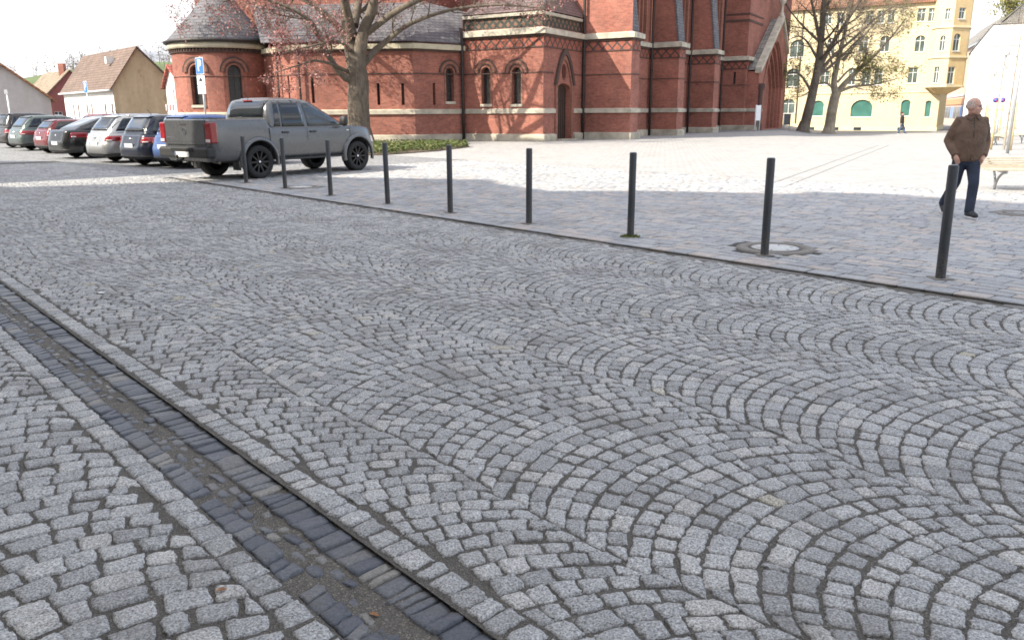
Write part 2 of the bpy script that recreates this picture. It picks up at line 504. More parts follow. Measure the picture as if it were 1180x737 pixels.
plaza = empty('plaza'); struct(plaza, 'broad church square paved in pale grey rectangular pavers', 'square')
plq = []
vv = 7.115; i = 0
while vv < 16.5:
    d = 0.2 if i == 0 else [0.145, 0.16, 0.145, 0.13][i % 4]
    plq += row_quads(vv, vv + d, -8.0 + 0.11 * (i % 2) + 0.05 * rng.random(), 20.5, 0.225 if i else 0.29, 0.0075, 0.0016, 0.16)
    vv += d; i += 1
PLZ_V1 = vv
plq = np.array(plq); cu = plq[:, :, 0].mean(1)
MANHOLES = [(4.62, 8.12, 0.36), (15.55, 8.02, 0.34), (3.72, 13.5, 0.33)]
keep = np.ones(len(plq), bool)
cvv = plq[:, :, 1].mean(1)
for (a, bb, r) in MANHOLES: keep &= (cu - a) ** 2 + (cvv - bb) ** 2 > (r + 0.10) ** 2
plq = plq[keep]; cu = cu[keep]
for lo, hi, n in ((-9, 0.0, 4), (0.0, 9.0, 6), (9.0, 40.0, 4)):
    o = stone_mesh('pavers', plq[(cu >= lo) & (cu < hi)], M_paver, n=n, top=0.012, edge=0.004, tilt=0.0016, rough=0.0004, rnd=0.03, jag=0.0012); o.parent = plaza
o = sheet('joint_bed', -8.2, 20.5, 7.1, PLZ_V1, 0.003, M_plaza_joint); o.parent = plaza

m, nt, b = new_mat('far_pavers')
v = coords(nt, 'Object', rot=(0, 0, -(math.atan2(EU.y, EU.x))))
br = nt.nodes.new('ShaderNodeTexBrick'); br.inputs['Scale'].default_value = 1.0
br.inputs['Brick Width'].default_value = 0.23; br.inputs['Row Height'].default_value = 0.15; br.inputs['Mortar Size'].default_value = 0.006
br.inputs['Color1'].default_value = (0.325, 0.32, 0.31, 1); br.inputs['Color2'].default_value = (0.44, 0.42, 0.395, 1); br.inputs['Mortar'].default_value = (0.13, 0.125, 0.12, 1)
br.inputs['Bias'].default_value = -0.1
nt.links.new(v, br.inputs['Vector'])
f = noise(nt, coords(nt), 0.5, 6)
c = mixc(nt, ramp(nt, f, [(0.5, (0, 0, 0)), (0.78, (0.45, 0.45, 0.45))]), br.outputs['Color'], (0.25, 0.24, 0.22))
nt.links.new(c, b.inputs['Base Color']); b.inputs['Roughness'].default_value = 0.8
bump(nt, br.outputs['Fac'], 0.3, -0.006, b)
M_farpav = m
def zdip(x, y):
    sm = lambda t: (lambda q: q * q * (3 - 2 * q))(min(1.0, max(0.0, t)))
    return -0.72 * sm((y - 40) / 50.0) * sm((x / max(y, 1.0) - 0.325) / 0.05)
b = MB(); vs = []; fs = []; NU, NVV = 94, 104
for i in range(NU + 1):
    for j in range(NVV + 1):
        p = uv(-60 + 94 * i / NU, PLZ_V1 - .02 + (125 - PLZ_V1) * j / NVV, 0.0095); vs.append(p + Vector((0, 0, zdip(p.x, p.y))))
for i in range(NU):
    for j in range(NVV): fs.append((i * (NVV + 1) + j, (i + 1) * (NVV + 1) + j, (i + 1) * (NVV + 1) + j + 1, i * (NVV + 1) + j + 1))
b.add(vs, fs, 0, True); o = b.build('far_pavers', M_farpav); o.parent = plaza
o = sheet('far_pavers', -60, -8.02, 7.12, PLZ_V1 - 0.02, 0.0095, M_farpav); o.parent = plaza
o = sheet('parking_cobbles', 20.4, 34.1, 6.9, PLZ_V1, 0.003, M_farcob); o.parent = plaza
b = MB(); vs = []; fs = []
for i in range(71):
    for j in range(71):
        p = uv(34 + 2.4 * i, 6.9 + 2.4 * j, .002); vs.append(p + Vector((0, 0, zdip(p.x, p.y))))
for i in range(70):
    for j in range(70): fs.append((i * 71 + j, (i + 1) * 71 + j, (i + 1) * 71 + j + 1, i * 71 + j + 1))
b.add(vs, fs, 0, True); o = b.build('side_paving', M_farcob); o.parent = plaza

m, nt, b = new_mat('earth')
nt.links.new(ramp(nt, noise(nt, coords(nt), 0.08, 6), [(0.3, (0.16, 0.15, 0.13)), (0.7, (0.24, 0.23, 0.2))]), b.inputs['Base Color'])
b.inputs['Roughness'].default_value = 0.95
g = MB(); g.quad((-700, -500, -0.9), (700, -500, -0.9), (700, 900, -0.9), (-700, 900, -0.9))
struct(g.build('ground', m), 'bare grey ground stretching beyond the square to the horizon', 'ground')

# --- manhole covers
M_iron = plain('cast_iron', (0.1, 0.085, 0.07), 0.65, 0.3, 0.25, 14, 0.002)
M_conc = plain('cover_concrete', (0.5, 0.5, 0.49), 0.8, 0, 0.12, 20, 0.002)
M_collar = plain('collar_mortar', (0.2, 0.185, 0.165), 0.9, 0, 0.25, 20, 0.004)
M_drain = plain('drain_cover_metal', (0.24, 0.235, 0.225), 0.7, 0.2, 0.2, 14, 0.002)
def manhole(u, v, r, label, infill):
    t = empty('manhole_cover', uv(u, v, 0.012))
    tag(t, label, 'manhole cover', 'manhole covers in the square')
    MB().lathe([(r + 0.065, -0.012), (r + 0.06, 0.005), (r * 0.82, 0.006), (r * 0.82, -0.012)], 40).build('collar', M_collar, t)
    MB().lathe([(r * 0.8, -0.012), (r * 0.8, 0.007), (r * 0.72, 0.009), (r * 0.72, -0.002)], 40).build('rim', M_iron, t)
    b = MB(); b.lathe([(r * 0.715, -0.012), (r * 0.715, 0.006), (r * 0.3, 0.007), (0.0005, 0.007)], 40)
    b.build('lid', infill, t)
    for k in range(6):
        a = k * math.pi / 3; b = MB()
        b.box((-0.02, -0.008, 0.006), (0.02, 0.008, 0.0085), 0, TR((r * 0.5 * math.cos(a), r * 0.5 * math.sin(a), 0), a))
        b.build('vent_slot', M_iron, t)
manhole(*MANHOLES[0], 'round manhole cover with pale concrete lid beside a bollard, dark collar', M_conc)
manhole(*MANHOLES[1], 'small far manhole cover with pale lid near the parked pickup', M_conc)
manhole(*MANHOLES[2], 'round grey drain cover near the walking man at the right edge', M_drain)

# --- drainage channel across the square (two thin slots)
M_slot = plain('drain_metal', (0.32, 0.315, 0.3), 0.6, 0.4)
p0, p1 = Vector((5.3, 16.3, 0)), Vector((16.2, 35.5, 0))
dv = (p1 - p0).normalized(); nv_ = Vector((-dv.y, dv.x, 0))
t = empty('drain_channel', p0)
tag(t, 'narrow drainage channel with two parallel slots crossing the sunlit square', 'drain')
for s in (-0.2, 0.2):
    b = MB(); q0 = nv_ * s; q1 = p1 - p0 + nv_ * s; wv = nv_ * 0.022
    b.add([q0 - wv + Vector((0, 0, .010)), q1 - wv + Vector((0, 0, .010)), q1 + wv + Vector((0, 0, .010)), q0 + wv + Vector((0, 0, .010)),
           q0 - wv + Vector((0, 0, .017)), q1 - wv + Vector((0, 0, .017)), q1 + wv + Vector((0, 0, .017)), q0 + wv + Vector((0, 0, .017))],
          [(0, 3, 2, 1), (4, 5, 6, 7), (0, 1, 5, 4), (1, 2, 6, 5), (2, 3, 7, 6), (3, 0, 4, 7)])
    b.build('slot', M_slot, t)

# ------------------------------------------------------------------ bollards
m, nt, b = new_mat('bollard_paint')
v = coords(nt); sz = nt.nodes.new('ShaderNodeSeparateXYZ'); nt.links.new(v, sz.inputs[0])
n1 = noise(nt, coords(nt, 'Object', (1, 1, .2)), 14, 6, .65); n2 = noise(nt, v, 45, 4, .7)
c = ramp(nt, n1, [(.3, (.026, .03, .036)), (.7, (.042, .046, .052))])
dm = N(nt, 'ShaderNodeMath', operation='MULTIPLY'); nt.links.new(ramp(nt, sz.outputs['Z'], [(.02, (1, 1, 1)), (.3, (.12, .12, .12))]), dm.inputs[0]); nt.links.new(ramp(nt, n2, [(.42, (0, 0, 0)), (.7, (1, 1, 1))]), dm.inputs[1])
c = mixc(nt, dm.outputs[0], c, (.14, .125, .105)); nt.links.new(c, b.inputs['Base Color'])
nt.links.new(ramp(nt, n2, [(.3, (.36,) * 3), (.7, (.62,) * 3)]), b.inputs['Roughness']); b.inputs['Metallic'].default_value = .15
M_bollard = m
M_bcap = plain('bollard_cap', (0.2, 0.205, 0.21), 0.45, 0.4)
BOL = [(17.47, 7.68), (15.46, 7.62), (13.52, 7.57), (11.53, 7.53), (9.8, 7.53), (8.05, 7.55), (6.28, 7.6), (4.46, 7.63), (2.70, 7.68)]
BL = ['dark steel bollard in front of the rear wheel of the pickup',
      'dark steel bollard before the pickup rear door, by the small far manhole',
      'dark steel bollard in front of the front door of the pickup',
      'dark steel bollard just to the right of the pickup',
      'dark steel bollard below the planting bed and church drainpipe, first on open paving',
      'dark steel bollard below the corner of the church chapel, no weeds at its foot',
      'dark steel bollard with a tuft of green moss at its foot',
      'dark steel bollard standing at the edge of the pale round manhole cover',
      'nearest dark steel bollard, in front of the walking man']
def make_bollard():
    t = empty('bollard')
    r = 0.043; H = 1.02
    MB().lathe([(r, 0.0), (r, H - 0.012), (r - 0.006, H - 0.003)], 28).build('post', M_bollard, t)
    MB().lathe([(r - 0.0062, H - 0.004), (r - 0.012, H + 0.0005), (0.0005, H + 0.001)], 28).build('cap', M_bcap, t)
    MB().box((-0.085, -0.085, 0.0), (0.085, 0.085, 0.007), 0).build('base_plate', M_collar, t, bevel=0.002)
    MB().tube([(0, -r + 0.004, 0.17), (0, -r - 0.004, 0.17)], 0.015, 14).build('plug', M_iron, t)
    return t
bol0 = make_bollard()
for i, (u_, v_) in enumerate(BOL):
    o = bol0 if i == 0 else copy_tree(bol0)
    o.location = uv(u_, v_, 0.011); o.rotation_euler = (R(random.uniform(-.7, .7)), R(random.uniform(-.7, .7)), R(random.uniform(0, 30)))
    tag(o, BL[i], 'bollard', 'dark steel bollards along the kerb')

# --- moss at the seventh bollard, a scrap of paper, fallen leaves
m, nt, b = new_mat('moss'); 
nt.links.new(ramp(nt, noise(nt, coords(nt), 40, 4), [(0.3, (0.09, 0.11, 0.02)), (0.7, (0.22, 0.24, 0.06))]), b.inputs['Base Color']); b.inputs['Roughness'].default_value = 0.95
M_moss = m
b = MB(); c0 = uv(6.28, 7.6, 0.012)
for k in range(420):
    a = random.random() * 6.28; rr = 0.045 + 0.075 * random.random() ** 1.6
    p = c0 + Vector((math.cos(a) * rr, math.sin(a) * rr * 0.8, 0))
    h = 0.015 + 0.035 * random.random() * (1.3 - rr / 0.12); d = random.random() * 6.28
    sx = Vector((math.cos(d), math.sin(d), 0)) * 0.007
    b.add([p - sx, p + sx, p + Vector((random.gauss(0, .012), random.gauss(0, .012), h))], [(0, 1, 2)])
o = b.build('moss_tuft', M_moss, fix=False); tag(o, 'tuft of green moss and weeds growing round a bollard foot', 'weeds', kind='stuff')
M_paper = plain('paper', (0.75, 0.75, 0.74), 0.8)
b = MB(); c0 = uv(7.43, 1.82, 0.004)
vs = []; fs = []
for i in range(5):
    for j in range(4):
        vs.append(c0 + Vector((i * .018 + random.gauss(0, .002), j * .014 + random.gauss(0, .002), abs(random.gauss(0.006, .006)))))
for i in range(4):
    for j in range(3): fs.append((i * 4 + j, (i + 1) * 4 + j, (i + 1) * 4 + j + 1, i * 4 + j + 1))
b.add(vs, fs, 0, True)
o = b.build('paper_scrap', M_paper); tag(o, 'small crumpled scrap of white paper lying on the cobbles', 'litter')
md = o.modifiers.new('solid', 'SOLIDIFY'); md.thickness = 0.001
M_leaf_dry = plain('dry_leaf', (0.3, 0.16, 0.08), 0.7, 0, 0.3, 60)
LF = [(2.33, 0.82, 'brown dry leaf on the near footpath cobbles beside the gutter'), (1.93, 1.14, 'brown dry leaf lying in the grit of the gutter')]
for (u_, v_, l_) in LF:
    b = MB(); c0 = uv(u_, v_, 0.006 if v_ < 1 else -0.03)
    pts = [(0, -.018), (.009, -.006), (.008, .008), (0, .02), (-.008, .008), (-.009, -.006)]
    a = random.random() * 6
    vs = [c0 + Vector((x * math.cos(a) - y * math.sin(a), x * math.sin(a) + y * math.cos(a), .004 + abs(x) * .6)) for x, y in pts] + [c0 + Vector((0, 0, .003))]
    b.add(vs, [(i, (i + 1) % 6, 6) for i in range(6)])
    o = b.build('dry_leaf', M_leaf_dry); tag(o, l_, 'leaf', 'fallen leaves')
    md = o.modifiers.new('solid', 'SOLIDIFY'); md.thickness = 0.0008

# ------------------------------------------------------------------ houses behind the photographer (they shade the street)
M_rear = plain('rear_render', (0.62, 0.57, 0.48), 0.85, 0, 0.1, 1.2)
M_rear2 = plain('rear_render_warm', (0.6, 0.5, 0.38), 0.85, 0, 0.1, 1.2)
M_tile = plain('rear_roof_tiles', (0.25, 0.11, 0.07), 0.8, 0, 0.25, 3.0)
M_glass_d = plain('dark_window_glass', (0.03, 0.035, 0.04), 0.12, 0, 0.2, 3.0)
def rear_house(u0, u1, prof, mat, label, floors):
    """prof: list of (u, height) along the front eave, the front stands at v=-4"""
    t = empty('town_house', uv((u0 + u1) / 2, -4.0)); tag(t, label, 'house', 'houses behind the photographer')
    inv = Matrix.Translation(-t.location)
    b = MB(); D = 10.0
    top = [uv(u, -4.0, h) for u, h in prof]; bk = [uv(u, -4.0 - D, h) for u, h in prof]
    f0 = [uv(u0, -4.0, -0.05)] + top + [uv(u1, -4.0, -0.05)]
    f1 = [uv(u0, -4.0 - D, -0.05)] + bk + [uv(u1, -4.0 - D, -0.05)]
    n = len(f0)
    b.add([inv @ p for p in f0 + f1], [tuple(range(n)), tuple(reversed(range(n, 2 * n)))] + [(i, i + 1, n + i + 1, n + i) for i in range(n - 1)])
    b.build('wall', mat, t)
    for fl in range(floors):
        u = u0 + 1.2
        while u < u1 - 1.2:
            b = MB()
            b.add([inv @ uv(u - .5, -3.985, 1.0 + 3.1 * fl), inv @ uv(u + .5, -3.985, 1.0 + 3.1 * fl), inv @ uv(u + .5, -3.985, 2.6 + 3.1 * fl), inv @ uv(u - .5, -3.985, 2.6 + 3.1 * fl)], [(0, 1, 2, 3)])
            b.build('window', M_glass_d, t); u += 2.4
rear_house(-14, 12.4, [(-14, 15.4), (11.4, 15.4), (12.4, 14.9)], M_rear, 'tall plastered town house standing behind the photographer', 4)
rear_house(12.5, 24.0, [(12.5, 14.4), (14.3, 13.3), (15.2, 12.2), (17.2, 12.5), (18.4, 13.0), (21.5, 11.0), (22.2, 6.2), (24.0, 5.6)], M_rear2, 'lower stepped town house behind the photographer', 3)
rear_house(25.0, 36.0, [(25.0, 10.2), (26.0, 10.4), (30, 9.6), (34.0, 8.6), (36.0, 7.0)], M_rear, 'gabled town house along the street behind the photographer', 2)
# ------------------------------------------------------------------ facade helpers: measuring through the calibrated view
def view_ray(px, py):
    a = (px - IMG_W / 2) / FPX; b = -(py - 368.5) / FPX
    return _Rv * a + _Uv * b + _F
def at_col(px, P, D):
    """point of the ground line P + t D seen in the photo's column px"""
    r = view_ray(px, 128)
    a, b, c, e = D.x, -r.x, D.y, -r.y
    t = (-P.x * e + b * P.y) / (a * e - b * c)
    return P + D * t
def z_at(P, px, py):
    r = view_ray(px, py)
    return CAM_H + r.z * P.y / r.y
def H2(h):
    return Vector((math.sin(R(h)), math.cos(R(h)), 0))
ZV = Vector((0, 0, 1))

def arch_poly(xc, z0, w, zs, kind='round', n=10, rise=None):
    """opening outline: sill z0, springing zs, width w"""
    pts = [(xc - w / 2, z0), (xc + w / 2, z0)]
    if kind == 'flat': return pts + [(xc + w / 2, zs), (xc - w / 2, zs)]
    r = w / 2; rise = rise or (r if kind == 'round' else w * 0.95)
    for i in range(n + 1):
        if kind == 'round':
            a = math.pi * i / n; pts.append((xc + r * math.cos(a), zs + rise * math.sin(a)))
        else:
            s = -1 + 2 * i / n; x = -s * r
            pts.append((xc + x, zs + rise * (1 - abs(s) ** 1.9)))
    return pts

class Face:
    """a wall plane from P to Q (outside to the right-hand side of travel), local x along, y outward, z up"""
    def __init__(self, P, Q):
        self.P = Vector((P.x, P.y, 0)); self.t = Vector((Q.x - P.x, Q.y - P.y, 0)); self.L = self.t.length; self.t.normalize()
        self.o = Vector((self.t.y, -self.t.x, 0))
    def p(self, x, z, y=0.0): return self.P + self.t * x + self.o * y + ZV * z
    def x_of(self, px): return (at_col(px, self.P, self.t) - self.P).dot(self.t)
    def z_of(self, px, py): return z_at(at_col(px, self.P, self.t), px, py)
    def wall(self, mb, z0, z1, holes=(), depth=0.25, mat=0, top=None, x0=0.0, x1=None):
        x1 = self.L if x1 is None else x1
        outer = [(x0, z0), (x1, z0)] + (list(top) if top else [(x1, z1), (x0, z1)])
        loops = [outer] + [list(h) for h in holes]
        flat = [q for l in loops for q in l]
        tris = tessellate_polygon([[Vector((x, z, 0)) for x, z in l] for l in loops])
        mb.add([self.p(x, z) for x, z in flat], [tuple(t) for t in tris], mat)
        for h in holes:
            n = len(h)
            mb.add([self.p(x, z) for x, z in h] + [self.p(x, z, -depth) for x, z in h], [(i, (i + 1) % n, n + (i + 1) % n, n + i) for i in range(n)], mat)
        return mb
    def pane(self, hole, depth, mb=None, mat=0):
        mb = mb or MB()
        mb.add([self.p(x, z, -depth) for x, z in hole], [tuple(range(len(hole)))], mat)
        return mb
    def bar(self, mb, x0, z0, x1, z1, y0, y1, mat=0):
        vs = [self.p(x, z, y) for y in (y0, y1) for x, z in ((x0, z0), (x1, z0), (x1, z1), (x0, z1))]
        return mb.add(vs, [(0, 3, 2, 1), (4, 5, 6, 7), (0, 1, 5, 4), (1, 2, 6, 5), (2, 3, 7, 6), (3, 0, 4, 7)], mat)
    def ring(self, mb, pts_in, pts_out, y0, y1, mat=0):
        """band between two open outlines, standing proud from y0 to y1"""
        n = len(pts_in); vs = []
        for y in (y0, y1): vs += [self.p(x, z, y) for x, z in pts_in] + [self.p(x, z, y) for x, z in pts_out]
        fs = []
        for i in range(n - 1):
            a, b, c, e = i, i + 1, n + i + 1, n + i; k = 2 * n
            fs += [(k + a, k + b, k + c, k + e), (a, b, k + b, k + a), (e, c, k + c, k + e)]
        fs += [(0, n, 3 * n, 2 * n), (n - 1, 2 * n - 1, 4 * n - 1, 3 * n - 1)]
        return mb.add(vs, fs, mat)

def moulding(mb, path, z0, z1, pr, slope=0.0, back=0.06, mat=0, closed=False):
    """mitred band along a plan polyline, standing proud by pr"""
    n = len(path); offs = []
    for i in range(n):
        def nrm(a, b):
            t = Vector((b.x - a.x, b.y - a.y, 0)).normalized(); return Vector((t.y, -t.x, 0))
        if 0 < i < n - 1:
            a, b = nrm(path[i - 1], path[i]), nrm(path[i], path[i + 1]); m = (a + b); m.normalize(); m = m / max(0.3, m.dot(a))
        elif i == 0: m = nrm(path[0], path[1])
        else: m = nrm(path[-2], path[-1])
        offs.append(m)
    vs = []
    for p, m in zip(path, offs):
        b = Vector((p.x, p.y, 0))
        vs += [b - m * back + ZV * z0, b + m * pr + ZV * z0, b + m * pr + ZV * (z1 - slope), b - m * back + ZV * z1]
    fs = []
    for i in range(n - 1):
        for k in range(4):
            fs.append((4 * i + k, 4 * i + (k + 1) % 4, 4 * i + 4 + (k + 1) % 4, 4 * i + 4 + k))
    fs += [(3, 2, 1, 0), tuple(4 * (n - 1) + k for k in range(4))]
    return mb.add(vs, fs, mat)

# ------------------------------------------------------------------ masonry materials (mapped along each wall: u = along, v = up)
def wall_uv(nt, scale_u=1.0, scale_v=1.0):
    g = nt.nodes.new('ShaderNodeNewGeometry')
    cr = N(nt, 'ShaderNodeVectorMath', operation='CROSS_PRODUCT'); cr.inputs[0].default_value = (0, 0, 1)
    nt.links.new(g.outputs['True Normal'], cr.inputs[1])
    nm = N(nt, 'ShaderNodeVectorMath', operation='NORMALIZE'); nt.links.new(cr.outputs[0], nm.inputs[0])
    dt = N(nt, 'ShaderNodeVectorMath', operation='DOT_PRODUCT'); nt.links.new(nm.outputs[0], dt.inputs[0]); nt.links.new(g.outputs['Position'], dt.inputs[1])
    sx = nt.nodes.new('ShaderNodeSeparateXYZ'); nt.links.new(g.outputs['Position'], sx.inputs[0])
    cb = nt.nodes.new('ShaderNodeCombineXYZ'); nt.links.new(dt.outputs['Value'], cb.inputs[0]); nt.links.new(sx.outputs['Z'], cb.inputs[1])
    return cb.outputs[0], g.outputs['Position']
def brick_mat(name, c1, c2, mort, bw=0.26, bh=0.085, ms=0.012, stain=0.75, rough=0.85):
    m, nt, b = new_mat(name)
    u, pos = wall_uv(nt)
    br = nt.nodes.new('ShaderNodeTexBrick'); br.inputs['Scale'].default_value = 1.0
    br.inputs['Brick Width'].default_value = bw; br.inputs['Row Height'].default_value = bh; br.inputs['Mortar Size'].default_value = ms; br.inputs['Mortar Smooth'].default_value = 0.3
    for k, c in (('Color1', c1), ('Color2', c2), ('Mortar', mort)): br.inputs[k].default_value = tuple(c) + (1,)
    nt.links.new(u, br.inputs['Vector'])
    n1 = noise(nt, pos, 0.55, 7, 0.65); n2 = noise(nt, pos, 7.0, 5, 0.7)
    c = mixc(nt, 0.6, br.outputs['Color'], ramp(nt, n2, [(0.3, (0.62, 0.62, 0.62)), (0.7, (1.3, 1.3, 1.3))]), 'MULTIPLY')
    c = mixc(nt, stain, c, ramp(nt, n1, [(0.3, (0.55, 0.53, 0.52)), (0.55, (1, 1, 1)), (0.75, (1.3, 1.25, 1.2))]), 'MULTIPLY')
    nt.links.new(c, b.inputs['Base Color']); b.inputs['Roughness'].default_value = rough
    bump(nt, br.outputs['Fac'], 0.5, -0.012, b)
    return m
def lozenge_mat(name, ca, cb_, k=1.75, thr=0.2):
    m, nt, b = new_mat(name)
    u, pos = wall_uv(nt)
    sx = nt.nodes.new('ShaderNodeSeparateXYZ'); nt.links.new(u, sx.inputs[0])
    outs = []
    for op in ('ADD', 'SUBTRACT'):
        a = N(nt, 'ShaderNodeMath', operation=op); nt.links.new(sx.outputs['X'], a.inputs[0]); nt.links.new(sx.outputs['Y'], a.inputs[1])
        s = N(nt, 'ShaderNodeMath', operation='MULTIPLY'); nt.links.new(a.outputs[0], s.inputs[0]); s.inputs[1].default_value = k
        f = N(nt, 'ShaderNodeMath', operation='FRACT'); nt.links.new(s.outputs[0], f.inputs[0])
        g = N(nt, 'ShaderNodeMath', operation='LESS_THAN'); nt.links.new(f.outputs[0], g.inputs[0]); g.inputs[1].default_value = thr
        outs.append(g.outputs[0])
    mx = N(nt, 'ShaderNodeMath', operation='MAXIMUM'); nt.links.new(outs[0], mx.inputs[0]); nt.links.new(outs[1], mx.inputs[1])
    c = mixc(nt, mx.outputs[0], ca, cb_)
    c = mixc(nt, 0.7, c, ramp(nt, noise(nt, pos, 6, 5, 0.7), [(0.3, (0.6, 0.6, 0.6)), (0.7, (1.35, 1.3, 1.3))]), 'MULTIPLY')
    nt.links.new(c, b.inputs['Base Color']); b.inputs['Roughness'].default_value = 0.85
    bump(nt, mx.outputs[0], 0.5, -0.03, b)
    return m
M_brick = brick_mat('red_brick', (0.4, 0.135, 0.088), (0.285, 0.092, 0.063), (0.25, 0.155, 0.128))
M_brick_d = brick_mat('red_brick_dado', (0.28, 0.085, 0.055), (0.16, 0.055, 0.04), (0.2, 0.12, 0.095), ms=0.016)
M_trim_b = brick_mat('dark_trim_brick', (0.1, 0.05, 0.04), (0.07, 0.045, 0.04), (0.12, 0.08, 0.065), 0.09, 0.09, 0.01)
M_jamb = brick_mat('pale_jamb_brick', (0.34, 0.14, 0.09), (0.26, 0.09, 0.06), (0.2, 0.13, 0.1), 0.2, 0.08)
M_frieze = lozenge_mat('lozenge_frieze', (0.28, 0.09, 0.06), (0.06, 0.045, 0.04))
M_frieze_g = lozenge_mat('lozenge_openwork', (0.2, 0.11, 0.08), (0.045, 0.055, 0.045), 2.2, 0.42)
M_sand = plain('sandstone', (0.44, 0.4, 0.32), 0.85, 0, 0.28, 2.2, 0.01)
M_sand_y = plain('pale_sandstone_cornice', (0.5, 0.45, 0.33), 0.85, 0, 0.2, 2.2, 0.006)
M_plinth = plain('plinth_stone', (0.42, 0.38, 0.3), 0.9, 0, 0.35, 1.3, 0.015)
M_slate = brick_mat('slate_roof', (0.115, 0.115, 0.13), (0.17, 0.165, 0.175), (0.07, 0.07, 0.075), 0.3, 0.17, 0.02, 0.6, 0.85)
M_slate_r = brick_mat('brown_slate_roof', (0.14, 0.1, 0.095), (0.2, 0.15, 0.145), (0.08, 0.06, 0.06), 0.3, 0.17, 0.02, 0.6, 0.65)
M_leadglass = plain('leaded_church_glass', (0.035, 0.036, 0.036), 0.25, 0, 0.4, 12)
M_pipe = plain('dark_downpipe', (0.035, 0.028, 0.025), 0.5, 0.3)
M_door = plain('old_oak_door', (0.05, 0.028, 0.018), 0.65, 0, 0.3, 8)

# ------------------------------------------------------------------ church
HD = 30.5
D_ = H2(HD); W_ = Vector((D_.y, -D_.x, 0))
def gnd(px, py):
    r = view_ray(px, py); t = -CAM_H / r.z
    return Vector((r.x * t, r.y * t, 0))
N1 = gnd(725, 161)
PJ = at_col(671.5, N1, W_)
CC = at_col(626, PJ, D_)
JJ = at_col(535, CC, W_)
A2 = at_col(478, JJ, H2(52))
A1 = at_col(343, A2, H2(95))
church = empty('church', (0, 0, 0))
tag(church, 'large red brick gothic church with sandstone bands, buttresses and slate roofs', 'church')
Z_PL, Z_B0, Z_B1, Z_ST, Z_F0, Z_C0, Z_C1 = 0.42, 1.45, 1.74, 3.5, 4.78, 5.37, 5.72
def part(mb, name, mat, parent=None, **k): return mb.build(name, mat, parent or church, **k)

def dress(path, zc0=Z_C0, zc1=Z_C1, frieze=True, corn=None, zf0=Z_F0):
    part(moulding(MB(), path, -0.05, Z_PL, 0.13, 0.07), 'plinth', M_plinth)
    part(moulding(MB(), path, Z_B0, Z_B1, 0.10, 0.09), 'stone_band', M_sand)
    part(moulding(MB(), path, Z_ST - 0.03, Z_ST + 0.03, 0.035), 'string_course', M_trim_b)
    part(moulding(MB(), path, zc0, zc1, 0.22, 0.1), 'cornice', corn or M_sand)
    part(moulding(MB(), path, zc0 - 0.12, zc0 - 0.002, 0.1), 'cornice_moulding', M_trim_b)
    if frieze:
        part(moulding(MB(), path, zf0, zc0 - 0.122, 0.03), 'frieze', M_frieze)
        part(moulding(MB(), path, zf0 - 0.06, zf0 - 0.002, 0.05), 'string_course', M_trim_b)

def church_window(F, xc, w, z0, zs, kind='round', hood=True, depth=0.28, ztop=None):
    """recessed arched window: returns the hole; adds pane, jamb and hood mould"""
    h = arch_poly(xc, z0, w, zs, kind)
    win = part(F.pane(h, depth - 0.02), 'window', M_leadglass)
    b = MB()
    n = max(2, int((zs - z0) / 0.45))
    for i in range(1, n + 1): F.bar(b, xc - w / 2, z0 + i * 0.45 - 0.012, xc + w / 2, z0 + i * 0.45 + 0.012, -depth + 0.01, -depth + 0.03)
    F.bar(b, xc - 0.015, z0, xc + 0.015, zs + w * 0.4, -depth + 0.011, -depth + 0.031)
    b.build('glazing_bars', M_pipe, win)
    bs = MB(); F.bar(bs, xc - w / 2 - 0.08, z0 - 0.14, xc + w / 2 + 0.08, z0 - 0.002, -depth, 0.07); bs.build('sill', M_sand, win)
    o = arch_poly(xc, z0, w + 0.2, zs, kind)
    jam = [h[1]] + h[2:] + [h[0]]; jo = [o[1]] + o[2:] + [o[0]]
    F.ring(MB(), jam, jo, -0.01, 0.03).build('jamb', M_jamb, win)
    if hood:
        i_ = arch_poly(xc, zs - 0.3, w + 0.26, zs, kind); o_ = arch_poly(xc, zs - 0.3, w + 0.85, zs, kind)
        # hood over the arch only
        hi = i_[2:]; ho = o_[2:]
        F.ring(MB(), hi, ho, 0.0, 0.07).build('hood_mould', M_trim_b, win)
        i2 = arch_poly(xc, zs, w + 0.4, zs, kind)[2:]; o2 = arch_poly(xc, zs, w + 0.66, zs, kind)[2:]
        F.ring(MB(), i2, o2, 0.06, 0.082).build('hood_mould', M_jamb, win)
    return h
def pipe(P, out, z1, r=0.055):
    b = MB(); q = Vector((P.x, P.y, 0)) + out * 0.2
    b.tube([q + ZV * 0.02, q + ZV * 2.0, q + ZV * z1, q - out * 0.1 + ZV * (z1 + 0.25)], r, 8)
    for z in (0.9, 2.4, 4.0): b.tube([q + ZV * z, q + ZV * (z + 0.07)], r * 1.35, 8)
    part(b, 'downpipe', M_pipe)
def slit(F, px, y0, y1, w=0.16):
    x = F.x_of(px); z0, z1 = F.z_of(px, y1), F.z_of(px, y0)
    h = arch_poly(x, z0, w, z1, 'flat')
    part(F.pane(h, 0.2), 'slit_window', M_leadglass)
    return h

# apse: two faces of a polygon
F1 = Face(A1, A2); F2 = Face(A2, JJ)
ZA0, ZA1 = 4.72, 5.05
h1 = [slit(F1, 465, 96, 121), slit(F1, 362, 88, 119), slit(F1, 437, 96, 121)]
part(F1.wall(MB(), -0.05, ZA1, h1), 'wall', M_brick)
xw = F2.x_of(519)
h2 = [slit(F2, 501, 96, 121), church_window(F2, xw, 0.5, F2.z_of(519, 117), F2.z_of(519, 84))]
part(F2.wall(MB(), -0.05, ZA1, h2), 'wall', M_brick)
dress([A1, A2, JJ], ZA0, ZA1, False, M_sand_y)
